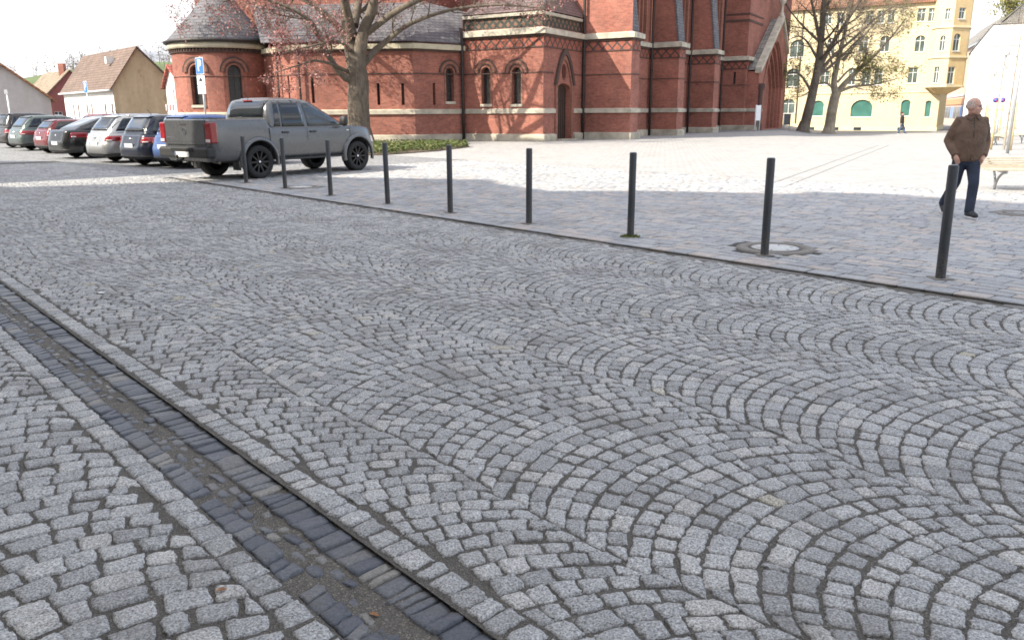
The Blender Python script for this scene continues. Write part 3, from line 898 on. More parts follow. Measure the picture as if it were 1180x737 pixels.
# lean-to slate roof of the apse up to the choir
CH_R = A2 + H2(5) * 5.2 + Vector((-0.2, 0, 0)); CH_L = A1 + H2(5) * 5.2 + Vector((-7.5, 0.6, 0))
def up(p, z): return Vector((p.x, p.y, z))
k0 = H2(95 - 90) * 0.25
b = MB()
b.poly([up(A1 - k0 + Vector((-1.6, 0.1, 0)), ZA1 + 0.02), up(A2 - k0, ZA1 + 0.02), up(CH_R, 7.6), up(at_col(300, CH_R, H2(95)), 7.6)])
JR = at_col(540, N1, W_) + Vector((0, 0, 0))
b.poly([up(A2 - k0, ZA1 + 0.02), up(JJ + Vector((0.15, 0, 0)), ZA1 + 0.02), up(JJ + W_ * -0.1 + D_ * 4.4, 6.6), up(CH_R, 7.6)])
part(b, 'apse_roof', M_slate)
# choir: the tall block behind
FC = Face(CH_L, CH_R)
part(FC.wall(MB(), 3.0, 17.0), 'choir_wall', M_brick)
FS = Face(CH_R, CH_R + D_ * 7)
part(FS.wall(MB(), 3.0, 17.0), 'choir_wall', M_brick)
FW = Face(CH_L + D_ * 9, CH_L)
part(FW.wall(MB(), 0.0, 17.0), 'choir_wall', M_brick)
b = MB(); rb = (CH_R + CH_L) * 0.5 + D_ * 6
b.poly([up(CH_L, 17), up(CH_R, 17), up(CH_R + D_ * 6, 22), up(CH_L + D_ * 6, 22)])
b.poly([up(CH_L + D_ * 6, 22), up(CH_R + D_ * 6, 22), up(CH_R + D_ * 12, 17), up(CH_L + D_ * 12, 17)])
part(b, 'choir_roof', M_slate)
part(moulding(MB(), [CH_L, CH_R, CH_R + D_ * 7], 8.6, 8.85, 0.1, 0.05), 'stone_band', M_sand)

# rotunda: round apse chapel with conical slate roof
RC = Vector((-16.35, 47.6, 0)); RR_ = 2.68
nseg = 48
def rot_ring(b, r, z0, z1, r1=None, mat=0, skip=()):
    r1 = r if r1 is None else r1
    for k in range(nseg):
        if k in skip: continue
        a0, a1 = 2 * math.pi * k / nseg, 2 * math.pi * (k + 1) / nseg
        b.add([RC + Vector((r * math.cos(a0), r * math.sin(a0), z0)), RC + Vector((r * math.cos(a1), r * math.sin(a1), z0)), RC + Vector((r1 * math.cos(a1), r1 * math.sin(a1), z1)), RC + Vector((r1 * math.cos(a0), r1 * math.sin(a0), z1))], [(0, 1, 2, 3)], mat)
# each window takes three facets of the drum: flat faces with a real opening
def rot_face(a_mid):
    a0 = a_mid - 3.5 * math.pi / 24 / 1.0 * 0.5; a1 = a_mid + 3.5 * math.pi / 24 * 0.5
    return Face(RC + Vector((RR_ * math.cos(a0), RR_ * math.sin(a0), 0)), RC + Vector((RR_ * math.cos(a1), RR_ * math.sin(a1), 0)))
wall_b = MB()
wa = []
for colx in (226.5, 272.0):
    best = None
    for i in range(720):
        a = math.pi + math.pi * i / 720
        p = RC + Vector((RR_ * math.cos(a), RR_ * math.sin(a), 0))
        r = view_ray(colx, 100); e = abs(p.x / p.y - r.x / r.y)
        if best is None or e < best[0]: best = (e, a)
    wa.append(best[1])
half = 0.23
segs = []
edges = []
for a in wa: edges += [a - half, a + half]
def drum(a0, a1, n):
    for k in range(n):
        b0, b1 = a0 + (a1 - a0) * k / n, a0 + (a1 - a0) * (k + 1) / n
        wall_b.add([RC + Vector((RR_ * math.cos(b0), RR_ * math.sin(b0), -.05)), RC + Vector((RR_ * math.cos(b1), RR_ * math.sin(b1), -.05)), RC + Vector((RR_ * math.cos(b1), RR_ * math.sin(b1), 5.2)), RC + Vector((RR_ * math.cos(b0), RR_ * math.sin(b0), 5.2))], [(0, 1, 2, 3)])
drum(edges[1], edges[2], 12); drum(edges[3], edges[0] + 2 * math.pi, 40)
for a in wa:
    F = Face(RC + Vector((RR_ * math.cos(a - half), RR_ * math.sin(a - half), 0)), RC + Vector((RR_ * math.cos(a + half), RR_ * math.sin(a + half), 0)))
    hh = church_window(F, F.L / 2, 0.74, 2.0, 3.72)
    F.wall(wall_b, -0.05, 5.2, [hh], 0.28)
part(wall_b, 'rotunda_wall', M_brick)
for nm, r0, z0, z1, mt in (('plinth', .13, -.05, Z_PL, M_plinth), ('stone_band', .1, 1.36, 1.62, M_sand_y), ('string_course', .035, Z_ST - .02, Z_ST + .03, M_trim_b), ('cornice_moulding', .07, 4.72, 4.88, M_trim_b), ('cornice', .2, 4.95, 5.27, M_sand_y)):
    b = MB(); b.lathe([(RR_ - .04, z0), (RR_ + r0, z0), (RR_ + r0, z1 - .03), (RR_ - .04, z1)], 64, 0, Matrix.Translation(RC)); part(b, nm, mt)
b = MB()
for k in range(88):
    a = 2 * math.pi * k / 88
    b.box((RR_ - 0.02, -0.045, 4.82), (RR_ + 0.12, 0.045, 4.948), 0, Matrix.Translation(RC) @ Matrix.Rotation(a, 4, 'Z'))
part(b, 'dentil_course', M_trim_b)
b = MB(); b.lathe([(RR_ + .3, 5.24), (RR_ + .32, 5.3), (RR_ + .1, 5.56), (2.1, 6.25), (1.5, 6.9), (1.0, 7.5), (0.45, 8.3), (0.05, 8.9)], 64, 0, Matrix.Translation(RC)); part(b, 'rotunda_roof', M_slate)
b = MB(); b.lathe([(RR_ + .2, 5.272), (RR_ + .36, 5.275), (RR_ + .38, 5.38), (RR_ + .3, 5.4)], 64, 0, Matrix.Translation(RC)); part(b, 'gutter', M_pipe)
# link wall between rotunda and apse, with pilaster
RL = RC + Vector((RR_ * 0.9, -0.6, 0))
FL = Face(RL, A1 + Vector((0.0, 0.0, 0)))
part(FL.wall(MB(), -.05, ZA1, [slit(FL, 335, 88, 125, 0.2)]), 'wall', M_brick)
dress([RL, A1], ZA0, ZA1, False, M_sand_y)
pipe(at_col(327, FL.P, FL.t), FL.o, 4.6); pipe(at_col(349, F1.P, F1.t), F1.o, 4.6); pipe(at_col(531.5, F2.P, F2.t), F2.o, 5.6, 0.08)

# chapel: left face with two windows, right face with the door
F3 = Face(JJ, CC); F4 = Face(CC, PJ)
holes = []
for px in (560.5, 595.5):
    holes.append(church_window(F3, F3.x_of(px), 0.56, F3.z_of(px, 120), F3.z_of(px, 84)))
part(F3.wall(MB(), -.05, Z_C1, holes), 'wall', M_brick)
xd = F4.x_of(649.5); dw = F4.x_of(657.5) - F4.x_of(642.0)
hd_ = arch_poly(xd, 0.08, dw, 2.65, 'round', 10, 0.35)
hr = [(xd + 0.27 * math.cos(a * math.pi / 8), 3.58 + 0.42 * math.sin(a * math.pi / 8)) for a in range(16)]
part(F4.wall(MB(), -.05, Z_C1, [hd_, hr], 0.35), 'wall', M_brick)
dr = part(F4.pane(hd_, 0.3), 'door', M_door)
b = MB()
for i in range(7): x = xd - dw / 2 + dw * (i + .5) / 7; F4.bar(b, x - .012, .1, x + .012, 2.75, -.3, -.285)
for z in (.7, 2.1): F4.bar(b, xd - dw / 2 + .05, z, xd + dw / 2 - .05, z + .06, -.3, -.275)
b.build('door_boards', M_pipe, dr)
part(F4.pane(hr, 0.25), 'roundel_window', M_leadglass)
i_ = arch_poly(xd, 2.3, dw + 0.3, 2.9, 'pointed', 14, 1.55)[2:]; o_ = arch_poly(xd, 2.3, dw + 0.75, 2.9, 'pointed', 14, 1.85)[2:]
part(F4.ring(MB(), i_, o_, 0, 0.14), 'door_arch', M_trim_b)
i_ = arch_poly(xd, 2.3, dw + 0.02, 2.9, 'pointed', 14, 1.3)[2:]; o_ = arch_poly(xd, 2.3, dw + 0.28, 2.9, 'pointed', 14, 1.53)[2:]
part(F4.ring(MB(), i_, o_, 0, 0.07), 'door_arch', M_jamb)
b = MB()
for s in (-1, 1): F4.bar(b, xd + s * (dw / 2 + .14) - .13, .1, xd + s * (dw / 2 + .14) + .13, 2.9, 0, .075)
part(b, 'door_jamb', M_jamb)
b = MB(); F4.bar(b, xd - dw / 2 - .25, -.04, xd + dw / 2 + .25, .085, -.3, .45); part(b, 'door_step', M_plinth)
# plinth and bands broken by the door
XA = F4.p(xd - dw / 2 - .28, 0); XB = F4.p(xd + dw / 2 + .28, 0)
for path in ([JJ, CC, XA], [XB, PJ]):
    part(moulding(MB(), path, -.05, Z_PL, .16, .07), 'plinth', M_plinth)
    part(moulding(MB(), path, Z_B0, Z_B1, .10, .09), 'stone_band', M_sand)
for path in ([JJ, CC, F4.p(xd - dw / 2 - .42, 0)], [F4.p(xd + dw / 2 + .42, 0), PJ]):
    part(moulding(MB(), path, Z_ST - .03, Z_ST + .03, .035), 'string_course', M_trim_b)
path = [JJ, CC, PJ]
part(moulding(MB(), path, Z_F0, Z_C0 - .122, .03), 'frieze', M_frieze)
part(moulding(MB(), path, Z_F0 - .06, Z_F0 - .002, .05), 'string_course', M_trim_b)
part(moulding(MB(), path, Z_C0 - .12, Z_C0 - .002, .1), 'cornice_moulding', M_trim_b)
part(moulding(MB(), path, Z_C0, Z_C1, .24, .1), 'cornice', M_sand)
# attic with openwork frieze, and hipped roof
ins = 0.12
J2 = JJ + W_ * 0.0 + D_ * ins; C2 = CC + D_ * ins - W_ * ins; P2 = PJ - W_ * ins
fa, fb = Face(J2, C2), Face(C2, P2)
part(fa.wall(MB(), Z_C1 - .05, 6.3), 'attic_wall', M_frieze_g); part(fb.wall(MB(), Z_C1 - .05, 6.3), 'attic_wall', M_frieze_g)
part(moulding(MB(), [J2, C2, P2], 6.3, 6.5, .16, .05), 'attic_cornice', M_sand)
bk = PJ - W_ * 3.2; bk2 = JJ + D_ * 4.79
b = MB()
eo = 0.2
c_e = C2 - D_ * eo + W_ * eo
ap1 = up(PJ - W_ * 2.0 - D_ * 0.05, 9.6); ap2 = up(JJ + D_ * 4.7 + W_ * 1.0, 9.6)
b.poly([up(J2 - D_ * eo, 6.5), up(c_e, 6.5), ap1, ap2]); b.poly([up(c_e, 6.5), up(P2 + W_ * eo, 6.5), ap1])
b.poly([up(J2 - D_ * eo, 6.5), ap2, up(JJ + D_ * 4.7, 6.5)])
part(b, 'chapel_roof', M_slate_r)
FJ = Face(JJ + D_ * 4.7, JJ)
part(FJ.wall(MB(), 3.0, 6.4), 'wall', M_brick)
b = MB(); b.tube([up(c_e, 6.56), ap1 + ZV * .05], .07, 6); part(b, 'roof_hip', M_slate)
cop = [up(PJ - W_ * 0.1 - D_ * .06, 6.55), up(PJ - W_ * 2.05 - D_ * .06, 9.75)]
b = MB(); b.tube(cop, .09, 6); part(b, 'roof_flashing', M_sand)

# transept front wall carrying the first buttress
TW_L = at_col(474, N1, W_)
FT = Face(TW_L, N1)
part(FT.wall(MB(), -.05, 17.0), 'wall', M_brick)
pipe(PJ + W_ * 0.12, -D_, 16.5, .075)
REC = 1.9   # depth of the buttresses in front of the aisle wall
def buttress(Nc, first=False, wid=1.15):
    """end corner Nc; flank runs back along -W, end face along D"""
    Nf = Nc + D_ * wid; B0 = PJ if first else Nc - W_ * REC; B1 = Nf - W_ * REC
    for P, Q in ((B0, Nc), (Nc, Nf), (Nf, B1)):
        if first and P is B0: continue
        f = Face(P, Q); part(f.wall(MB(), -.05, Z_C1), 'buttress', M_brick)
    dress([B0, Nc, Nf, B1])
    # upper stage: slopes back to the wall, slate weathering on the slope
    zt, s1 = 15.0, 1.15
    a0 = Nc - W_ * (REC if not first else 0.0); a1 = Nf - W_ * REC
    i0, i1 = Nc - W_ * .12 + D_ * .08, Nf - W_ * .12 - D_ * .08
    t0, t1 = Nc - W_ * (s1 + .12) + D_ * .08, Nf - W_ * (s1 + .12) - D_ * .08
    q0, q1 = Nc - W_ * REC + D_ * .08, Nf - W_ * REC - D_ * .08
    b = MB()
    b.poly([up(q0, Z_C1 - .1), up(i0, Z_C1 - .1), up(t0, zt), up(q0, zt)]); b.poly([up(q1, Z_C1 - .1), up(q1, zt), up(t1, zt), up(i1, Z_C1 - .1)])
    b.poly([up(q0, zt), up(t0, zt), up(t1, zt), up(q1, zt)])
    part(b, 'buttress', M_brick)
    b = MB(); e = W_ * .07 + D_ * 0; s = D_ * .06
    v = [up(i0 + e - s, Z_C1 - .08), up(i1 + e + s, Z_C1 - .08), up(t1 + e + s, zt + .05), up(t0 + e - s, zt + .05)]
    v2 = [p - W_ * .11 for p in v]
    b.add(v + v2, [(0, 1, 2, 3), (7, 6, 5, 4), (0, 4, 5, 1), (1, 5, 6, 2), (2, 6, 7, 3), (3, 7, 4, 0)])
    part(b, 'buttress_weathering', M_slate)
    return B0, B1
N2 = at_col(780, N1, D_); N3 = at_col(821, N1, D_); N4 = at_col(857, N1, D_)
_, R1b = buttress(N1, True)
R2a, R2b = buttress(N2)
R3a, R3b = buttress(N3)
TF = at_col(829.5, N4, W_)
# aisle wall bays
T_end = N4 - W_ * REC
for P, Q in ((R1b, R2a), (R2b, R3a), (R3b, T_end)):
    F = Face(P, Q)
    if F.L > 2.5:
        xc = F.L * 0.5
        h = [church_window(F, xc, 1.3, 2.0, 2.9, 'pointed', True), church_window(F, xc, 1.9, 6.4, 11.0, 'pointed', False, 0.4)]
        part(F.wall(MB(), -.05, 17.0, h, .35), 'wall', M_brick)
        b = MB()
        for k, s in enumerate((1.0, 1.35, 1.75)):
            for sg in (-1, 1): F.bar(b, xc + sg * (s + .06) - .06, Z_C1, xc + sg * (s + .06) + .06, 13.5, 0, .06 + .1 * k)
        part(b, 'window_shafts', M_jamb)
    else: part(F.wall(MB(), -.05, 17.0), 'wall', M_brick)
    dress([P, Q])
pipe(R2a - D_ * .25, W_, 16.5, .08); pipe(R3a - D_ * .25, W_, 16.5, .08); pipe(TF - D_ * .2 + W_ * .1, -D_, 16.5, .08)
# tower: flank and face up to the portal
T2 = at_col(872, N4, D_)
T3 = at_col(903, N4, D_)
fT1, fT2 = Face(N4 - W_ * REC, N4), Face(N4, T3)
sl = slit(fT1, 844, 83, 97, .2)
part(fT1.wall(MB(), -.05, 16.5, [sl]), 'tower_wall', M_brick); part(fT2.wall(MB(), -.05, 16.5), 'tower_wall', M_brick)
dress([N4 - W_ * REC, N4, T2])
part(moulding(MB(), [N4 - W_ * REC, N4, T2], 8.25, 8.4, .06), 'string_course', M_trim_b)
part(moulding(MB(), [N4 - W_ * REC, N4, T2], 8.75, 8.87, .06), 'string_course', M_trim_b)
fTb = Face(T3, T3 - W_ * 14); part(fTb.wall(MB(), -.05, 16.5), 'tower_wall', M_brick)
# nave body and roofs, mostly above the picture
b = MB()
E0 = TW_L + D_ * 0; E1 = N1 - W_ * REC
b.poly([up(E1 + W_ * .3, 17), up(T_end + W_ * .3, 17), up(T_end - W_ * 8, 22.5), up(E1 - W_ * 8, 22.5)])
b.poly([up(E1 - W_ * 8, 22.5), up(T_end - W_ * 8, 22.5), up(T_end - W_ * 16, 17), up(E1 - W_ * 16, 17)])
b.poly([up(E1 + W_ * .3, 17), up(E1 - W_ * 8, 22.5), up(E1 - W_ * 16, 17)])
part(b, 'nave_roof', M_slate)
fB = Face(E1 - W_ * 16 + D_ * 30, E1 - W_ * 16); part(fB.wall(MB(), -.05, 17), 'nave_wall', M_brick)
b = MB(); tb = [N4 - W_ * REC, T3, T3 - W_ * 14, N4 - W_ * 16]
tc = sum((p for p in tb), Vector()) / 4
for i in range(4): b.poly([up(tb[i], 16.5), up(tb[(i + 1) % 4], 16.5), up(tc, 20)])
part(b, 'tower_roof', M_slate)
# gabled portal
PO = 0.9
q0 = at_col(872, N4 + W_ * PO, D_); q1 = at_col(901.5, q0, D_); fP = Face(q0, q1)
mid = fP.x_of(893.5); ze = 4.55; za = fP.z_of(893.5, 26); zr = 6.4
xm = fP.x_of(888.5); aw = 2.0 * min(xm - fP.x_of(877.5), fP.L - .35 - xm)
holeP = arch_poly(xm, 0.05, aw, 3.4, 'pointed', 18, 3.6)
top = [(fP.L, zr), (mid, za), (0, ze)]
part(fP.wall(MB(), -.05, ze, [holeP], .5, 0, top), 'portal_wall', M_brick)
for k in range(3):
    w0 = aw - .55 * k; w1 = w0 - .5
    hi = arch_poly(xm, .05, w0, 3.4, 'pointed', 18, 3.6 - .4 * k); ho = arch_poly(xm, .05, w1, 3.4, 'pointed', 18, 3.6 - .4 * k - .36)
    part(fP.ring(MB(), [hi[1]] + hi[2:] + [hi[0]], [ho[1]] + ho[2:] + [ho[0]], -.95 - .2 * k, -.18 - .25 * k), 'portal_arch', M_jamb if k % 2 else M_brick)
dh = arch_poly(xm, .05, aw - 1.5, 3.4, 'pointed', 18, 2.5)
part(fP.pane(dh, 1.15), 'portal_door', M_door)
so_ = arch_poly(xm, 3.0, aw + .7, 3.4, 'pointed', 18, 4.1)[2:]; si_ = arch_poly(xm, 3.0, aw + .15, 3.4, 'pointed', 18, 3.7)[2:]
part(fP.ring(MB(), si_, so_, 0, .1), 'portal_arch', M_jamb)
fPl = Face(q0 - W_ * PO, q0); part(fPl.wall(MB(), -.05, ze), 'portal_wall', M_brick)
# coping on both rakes and a finial
b = MB()
for (xa, zaa, xb, zb) in ((-.15, ze - .15, mid, za + .12), (fP.L + .05, zr - .1, mid, za + .12)):
    b.add([fP.p(xa, zaa, -.3), fP.p(xb, zb, -.3), fP.p(xb, zb, .2), fP.p(xa, zaa, .2), fP.p(xa, zaa + .42, -.3), fP.p(xb, zb + .42, -.3), fP.p(xb, zb + .42, .2), fP.p(xa, zaa + .42, .2)],
          [(0, 1, 2, 3), (7, 6, 5, 4), (0, 4, 5, 1), (1, 5, 6, 2), (2, 6, 7, 3), (3, 7, 4, 0)])
part(b, 'portal_coping', M_sand)
M_slab = brick_mat('stone_slab_roof', (0.24, 0.23, 0.2), (0.3, 0.28, 0.25), (0.12, 0.115, 0.1), 0.8, 0.4, 0.03)
b = MB()
b.poly([fP.p(-.1, ze + .1, -.28), fP.p(mid, za + .3, -.28), fP.p(mid, za + .3, -PO + .02), fP.p(-.1, ze + .1, -PO + .02)])
b.poly([fP.p(fP.L + .1, zr + .1, -.28), fP.p(mid, za + .3, -.28), fP.p(mid, za + .3, -PO + .02), fP.p(fP.L + .1, zr + .1, -PO + .02)])
part(b, 'portal_roof', M_slab)
b = MB(); fc = fP.p(mid, za + .45, -.05)
b.lathe([(.16, 0), (.2, .25), (.12, .35), (.12, .9), (.3, 1.15), (.3, 1.3), (.12, 1.5), (.1, 2.2), (.26, 2.45), (.04, 2.9)], 10, 0, Matrix.Translation(fc)); part(b, 'finial', M_sand)
for x in (.3,):
    b = MB(); b.lathe([(.3, 0), (.3, .5), (.2, .6), (.2, 3.0), (.32, 3.3), (.32, 3.6)], 12, 0, Matrix.Translation(fP.p(x, 0, .12))); part(b, 'portal_column', M_trim_b)
part(moulding(MB(), [q0 - W_ * PO, q0, fP.p(max(.2, xm - aw / 2 - .1), 0)], Z_B0, Z_B1, .1, .09), 'stone_band', M_sand)
part(moulding(MB(), [q0 - W_ * PO, q0, fP.p(max(.2, xm - aw / 2 - .1), 0)], -.05, Z_PL, .14, .07), 'plinth', M_plinth)
# ------------------------------------------------------------------ houses at the left, set square to the street
def roof_tiles(name, c1, c2):
    m, nt, b = new_mat(name)
    u, pos = wall_uv(nt)
    br = nt.nodes.new('ShaderNodeTexBrick'); br.inputs['Scale'].default_value = 1.0
    br.inputs['Brick Width'].default_value = 0.22; br.inputs['Row Height'].default_value = 0.2; br.inputs['Mortar Size'].default_value = 0.02
    for k, c in (('Color1', c1), ('Color2', c2), ('Mortar', tuple(x * .5 for x in c1))): br.inputs[k].default_value = tuple(c) + (1,)
    nt.links.new(u, br.inputs['Vector'])
    c = mixc(nt, .8, br.outputs['Color'], ramp(nt, noise(nt, pos, .9, 7, .7), [(.3, (.6, .62, .6)), (.7, (1.3, 1.25, 1.2))]), 'MULTIPLY')
    nt.links.new(c, b.inputs['Base Color']); b.inputs['Roughness'].default_value = .9
    bump(nt, br.outputs['Fac'], .5, -.03, b)
    return m
def plaster(name, col, streak=0.25, spots=None):
    m, nt, b = new_mat(name)
    u, pos = wall_uv(nt)
    mp = nt.nodes.new('ShaderNodeMapping'); mp.inputs['Scale'].default_value = (1.6, .25, 1); nt.links.new(u, mp.inputs['Vector'])
    n1 = noise(nt, mp.outputs[0], 1.0, 6, .6); n2 = noise(nt, pos, 3.0, 6, .65)
    c = mixc(nt, streak * 2, col, ramp(nt, n1, [(.3, (.7, .68, .64)), (.7, (1.15, 1.15, 1.15))]), 'MULTIPLY')
    c = mixc(nt, .5, c, ramp(nt, n2, [(.3, (.82, .8, .78)), (.7, (1.12, 1.12, 1.12))]), 'MULTIPLY')
    if spots: c = mixc(nt, ramp(nt, noise(nt, pos, .7, 7, .7), [(.56, (0, 0, 0)), (.66, (.8, .8, .8))]), c, spots)
    nt.links.new(c, b.inputs['Base Color']); b.inputs['Roughness'].default_value = .9
    bump(nt, n2, .3, .01, b)
    return m
M_rt_brown = roof_tiles('brown_roof_tiles', (0.155, 0.108, 0.088), (0.205, 0.148, 0.122))
M_rt_tan = roof_tiles('tan_roof_tiles', (0.24, 0.19, 0.14), (0.3, 0.24, 0.175))
M_rt_red = roof_tiles('red_roof_tiles', (0.3, 0.08, 0.06), (0.4, 0.13, 0.1))
M_rt_orange = roof_tiles('orange_roof_tiles', (0.38, 0.17, 0.09), (0.45, 0.22, 0.12))
M_pl_white = plaster('white_plaster', (0.72, 0.71, 0.68), .12)
M_pl_tan = plaster('bare_tan_plaster', (0.5, 0.41, 0.27), .3, (0.3, 0.23, 0.15))
M_pl_grey = plaster('grey_plaster', (0.5, 0.48, 0.46), .2)
M_pl_dred = plaster('dark_red_plaster', (0.24, 0.085, 0.075), .25)
M_shut = plain('red_brown_shutter', (0.13, 0.055, 0.045), .7)
M_shut_o = plain('orange_shutter', (0.28, 0.12, 0.05), .7)
M_wframe = plain('white_window_frame', (0.7, 0.7, 0.68), .5)
M_wglass = plain('window_glass', (0.04, 0.048, 0.055), .08, 0, .4, 1.5)
def house_window(F, hole, parent, depth=.12, frame=M_wframe, cross=True, name='window', glass=None):
    w = F.pane(hole, depth - .01).build(name, glass or M_wglass, parent)
    xs = [q[0] for q in hole]; zs = [q[1] for q in hole]
    x0, x1, z0, z1 = min(xs), max(xs), min(zs), max(zs); t = .05
    b = MB(); y0, y1 = -depth + .005, -depth + .05
    F.bar(b, x0, z0, x0 + t, z1 if len(hole) == 4 else hole[2][1], y0, y1); F.bar(b, x1 - t, z0, x1, z1 if len(hole) == 4 else hole[2][1], y0, y1)
    F.bar(b, x0 + t, z0, x1 - t, z0 + t, y0, y1)
    if len(hole) == 4: F.bar(b, x0 + t, z1 - t, x1 - t, z1, y0, y1)
    if cross:
        xm_ = (x0 + x1) / 2; F.bar(b, xm_ - .03, z0 + t, xm_ + .03, z1 - t, y0, y1 - .004)
        zc = z0 + (z1 - z0) * .68; F.bar(b, x0 + t, zc - .03, x1 - t, zc + .03, y0, y1 - .008)
    b.build('frame', frame, w)
    b = MB(); F.bar(b, x0 - .06, z0 - .07, x1 + .06, z0 - .001, -depth, .07); b.build('sill', M_wframe, w)
    return w
def gable_house(name, corner, fl, gl, ze, zr, m_front, m_gable, m_roof, label, wins=(), asym=.5, over=.25, group=None, gwins=()):
    """corner nearest the viewer: eave front runs along +u (to the left), gable along +v (to the right)"""
    t = empty(name); tag(t, label, 'house', group)
    A = corner; FrL = Face(A + EU * fl, A); G = Face(A, A + EV * gl); Bk = Face(A + EV * gl, A + EV * gl + EU * fl); G2 = Face(A + EV * gl + EU * fl, A + EU * fl)
    hs = []
    for (x, w, z0, z1, m) in wins:
        h = arch_poly(x, z0, w, z1, 'flat'); hs.append((h, m))
    FrL.wall(MB(), -.05, ze, [h for h, m in hs], .12).build('wall', m_front, t)
    for h, m in hs: house_window(FrL, h, t, .12, m, False, glass=m)
    mid_ = gl * asym
    gh = []
    for (x, w, z0, z1) in gwins: gh.append(arch_poly(x, z0, w, z1, 'flat'))
    G.wall(MB(), -.05, ze, gh, .12, 0, [(gl, ze), (mid_, zr), (0, ze)]).build('gable_wall', m_gable, t)
    for h in gh: house_window(G, h, t)
    Bk.wall(MB(), -.05, ze).build('wall', m_gable, t)
    G2.wall(MB(), -.05, ze, (), .1, 0, [(gl, ze), (gl - mid_, zr), (0, ze)]).build('gable_wall', m_gable, t)
    b = MB()
    sl1 = (zr - ze) / mid_; sl2 = (zr - ze) / (gl - mid_)
    e0 = A - EV * over - EU * over; r0 = A + EV * mid_ - EU * over; e1 = A + EV * (gl + over) - EU * over
    Lr = EU * (fl + 2 * over); th = ZV * .12
    q = [up(e0, ze - sl1 * over), up(r0, zr), up(e1, ze - sl2 * over)]
    v = q + [p + th for p in q]
    v2 = [p + Lr for p in v]
    b.add(v + v2, [(0, 1, 7, 6), (1, 2, 8, 7), (3, 9, 10, 4), (4, 10, 11, 5), (0, 6, 9, 3), (2, 5, 11, 8), (0, 3, 4, 1), (1, 4, 5, 2), (6, 7, 10, 9), (7, 8, 11, 10)])
    rf = b.build('roof', m_roof, t)
    b = MB(); g0 = up(A - EV * (over + .07) - EU * over, ze - sl1 * over + .03); b.tube([g0, g0 + Lr], .07, 8); b.build('gutter', M_wframe, t)
    return t, FrL, G, rf
# white front and tan gable
cA = at_col(131, uv(0, 30), EU) if False else None
def pt_at(px, depthY):
    r = view_ray(px, 128); return Vector((r.x / r.y * depthY, depthY, 0))
P = pt_at(133, 62.0)
gl = (at_col(207, P, EV) - P).length; apx = (at_col(165, P, EV) - P).length
fl = (at_col(76, P, EU) - P).length
ze = z_at(P, 132, 99); zr = z_at(P + EV * apx, 165, 55)
FF = Face(P + EU * fl, P)
wx = []
for px, m in ((85.5, M_shut), (91, M_shut), (101, M_shut), (106.5, M_shut_o), (122, M_shut), (130, M_shut)):
    wx.append((FF.x_of(px), .4, .95, 2.35, m))
t, FrL, G, rf = gable_house('white_house', P, fl, gl, ze, zr, M_pl_white, M_pl_tan, M_rt_brown, 'white fronted cottage with brown tiled roof and bare tan plaster gable', wx, apx / gl)
b = MB(); F_ = FrL
s_ = F_.x_of(100); b.box((-.3, -.05, 0), (.3, .35, .5), 0, Matrix.Translation(P + EU * (fl * .25) + EV * (apx * .55) + ZV * (ze + (zr - ze) * .6 + .1)) @ Matrix.Rotation(ANG_V, 4, 'Z')); b.build('skylight', M_wframe, rf)
# dark red house with tan roof
P = pt_at(53, 90.0)
apx = (at_col(86, P, EV) - P).length; ze = z_at(P, 53, 112); zr = z_at(P + EV * apx, 86, 81.5)
FF = Face(P, P + EV * 2)
t, _, G, rf = gable_house('dark_red_house', P, 11.0, apx * 1.9, ze, zr, M_pl_dred, M_pl_dred, M_rt_tan, 'dark red house with pale tan tiled roof behind parked cars', (), .526, gwins=((1.2, .8, .8, 1.9),))
b = MB(); b.box((-.3, -.3, 0), (.3, .3, 1.3), 0, Matrix.Translation(P + EV * (apx * .9) + EU * 1.5 + ZV * (zr - .5))); b.build('chimney', M_brick, rf)
# grey gable at the edge
P = pt_at(-60, 46.0)
apx = (at_col(8, P, EV) - P).length; gl = (at_col(60, P, EV) - P).length
ze = z_at(P + EV * gl, 57, 114); zr = z_at(P + EV * apx, 8, 75)
t, _, G, rf = gable_house('grey_house', P, 10.0, gl, ze, zr, M_pl_grey, M_pl_grey, M_rt_orange, 'grey plastered gable house with orange roof at the left edge', (), apx / gl)
# small white gable with red roof
P = pt_at(213, 62.0)
fl_ = (at_col(194, P, -W_ ) - P).length
t = empty('small_white_house'); tag(t, 'small white house with narrow gable and red roof beside the round apse', 'house')
L_, R_ = pt_at(194, 57.0), pt_at(213.5, 54.5)
G = Face(L_, R_); ze = z_at(R_, 213, 97); zl = z_at(L_, 194, 99); xa = G.x_of(201.5); zr = z_at(G.p(xa, 0), 201, 77)
hs = [arch_poly(G.x_of(px), G.z_of(px, 117), .36, G.z_of(px, 104), 'flat') for px in (202.5, 208.8)]
ze = min(ze, zl)
G.wall(MB(), -.05, ze, hs, .12, 0, [(G.L, ze), (xa, zr), (0, ze)]).build('gable_wall', M_pl_white, t)
for h in hs: house_window(G, h, t)
bk_ = -G.o * 9
Face(R_, R_ + bk_).wall(MB(), -.05, ze).build('wall', M_pl_white, t); Face(L_ + bk_, L_).wall(MB(), -.05, ze).build('wall', M_pl_white, t)
b = MB(); f_ = G.o * .25
sR = (zr - ze) / (G.L - xa); sL = (zr - ze) / xa
q = [G.p(-.25, ze - .25 * sL, .25), G.p(xa, zr, .25), G.p(G.L + .25, ze - .25 * sR, .25)]
v = q + [p + ZV * .14 for p in q]; v2 = [p + bk_ - G.o * .3 for p in v]
b.add(v + v2, [(0, 1, 7, 6), (1, 2, 8, 7), (3, 9, 10, 4), (4, 10, 11, 5), (0, 6, 9, 3), (2, 5, 11, 8), (0, 3, 4, 1), (1, 4, 5, 2), (6, 7, 10, 9), (7, 8, 11, 10)])
b.build('roof', M_rt_red, t)

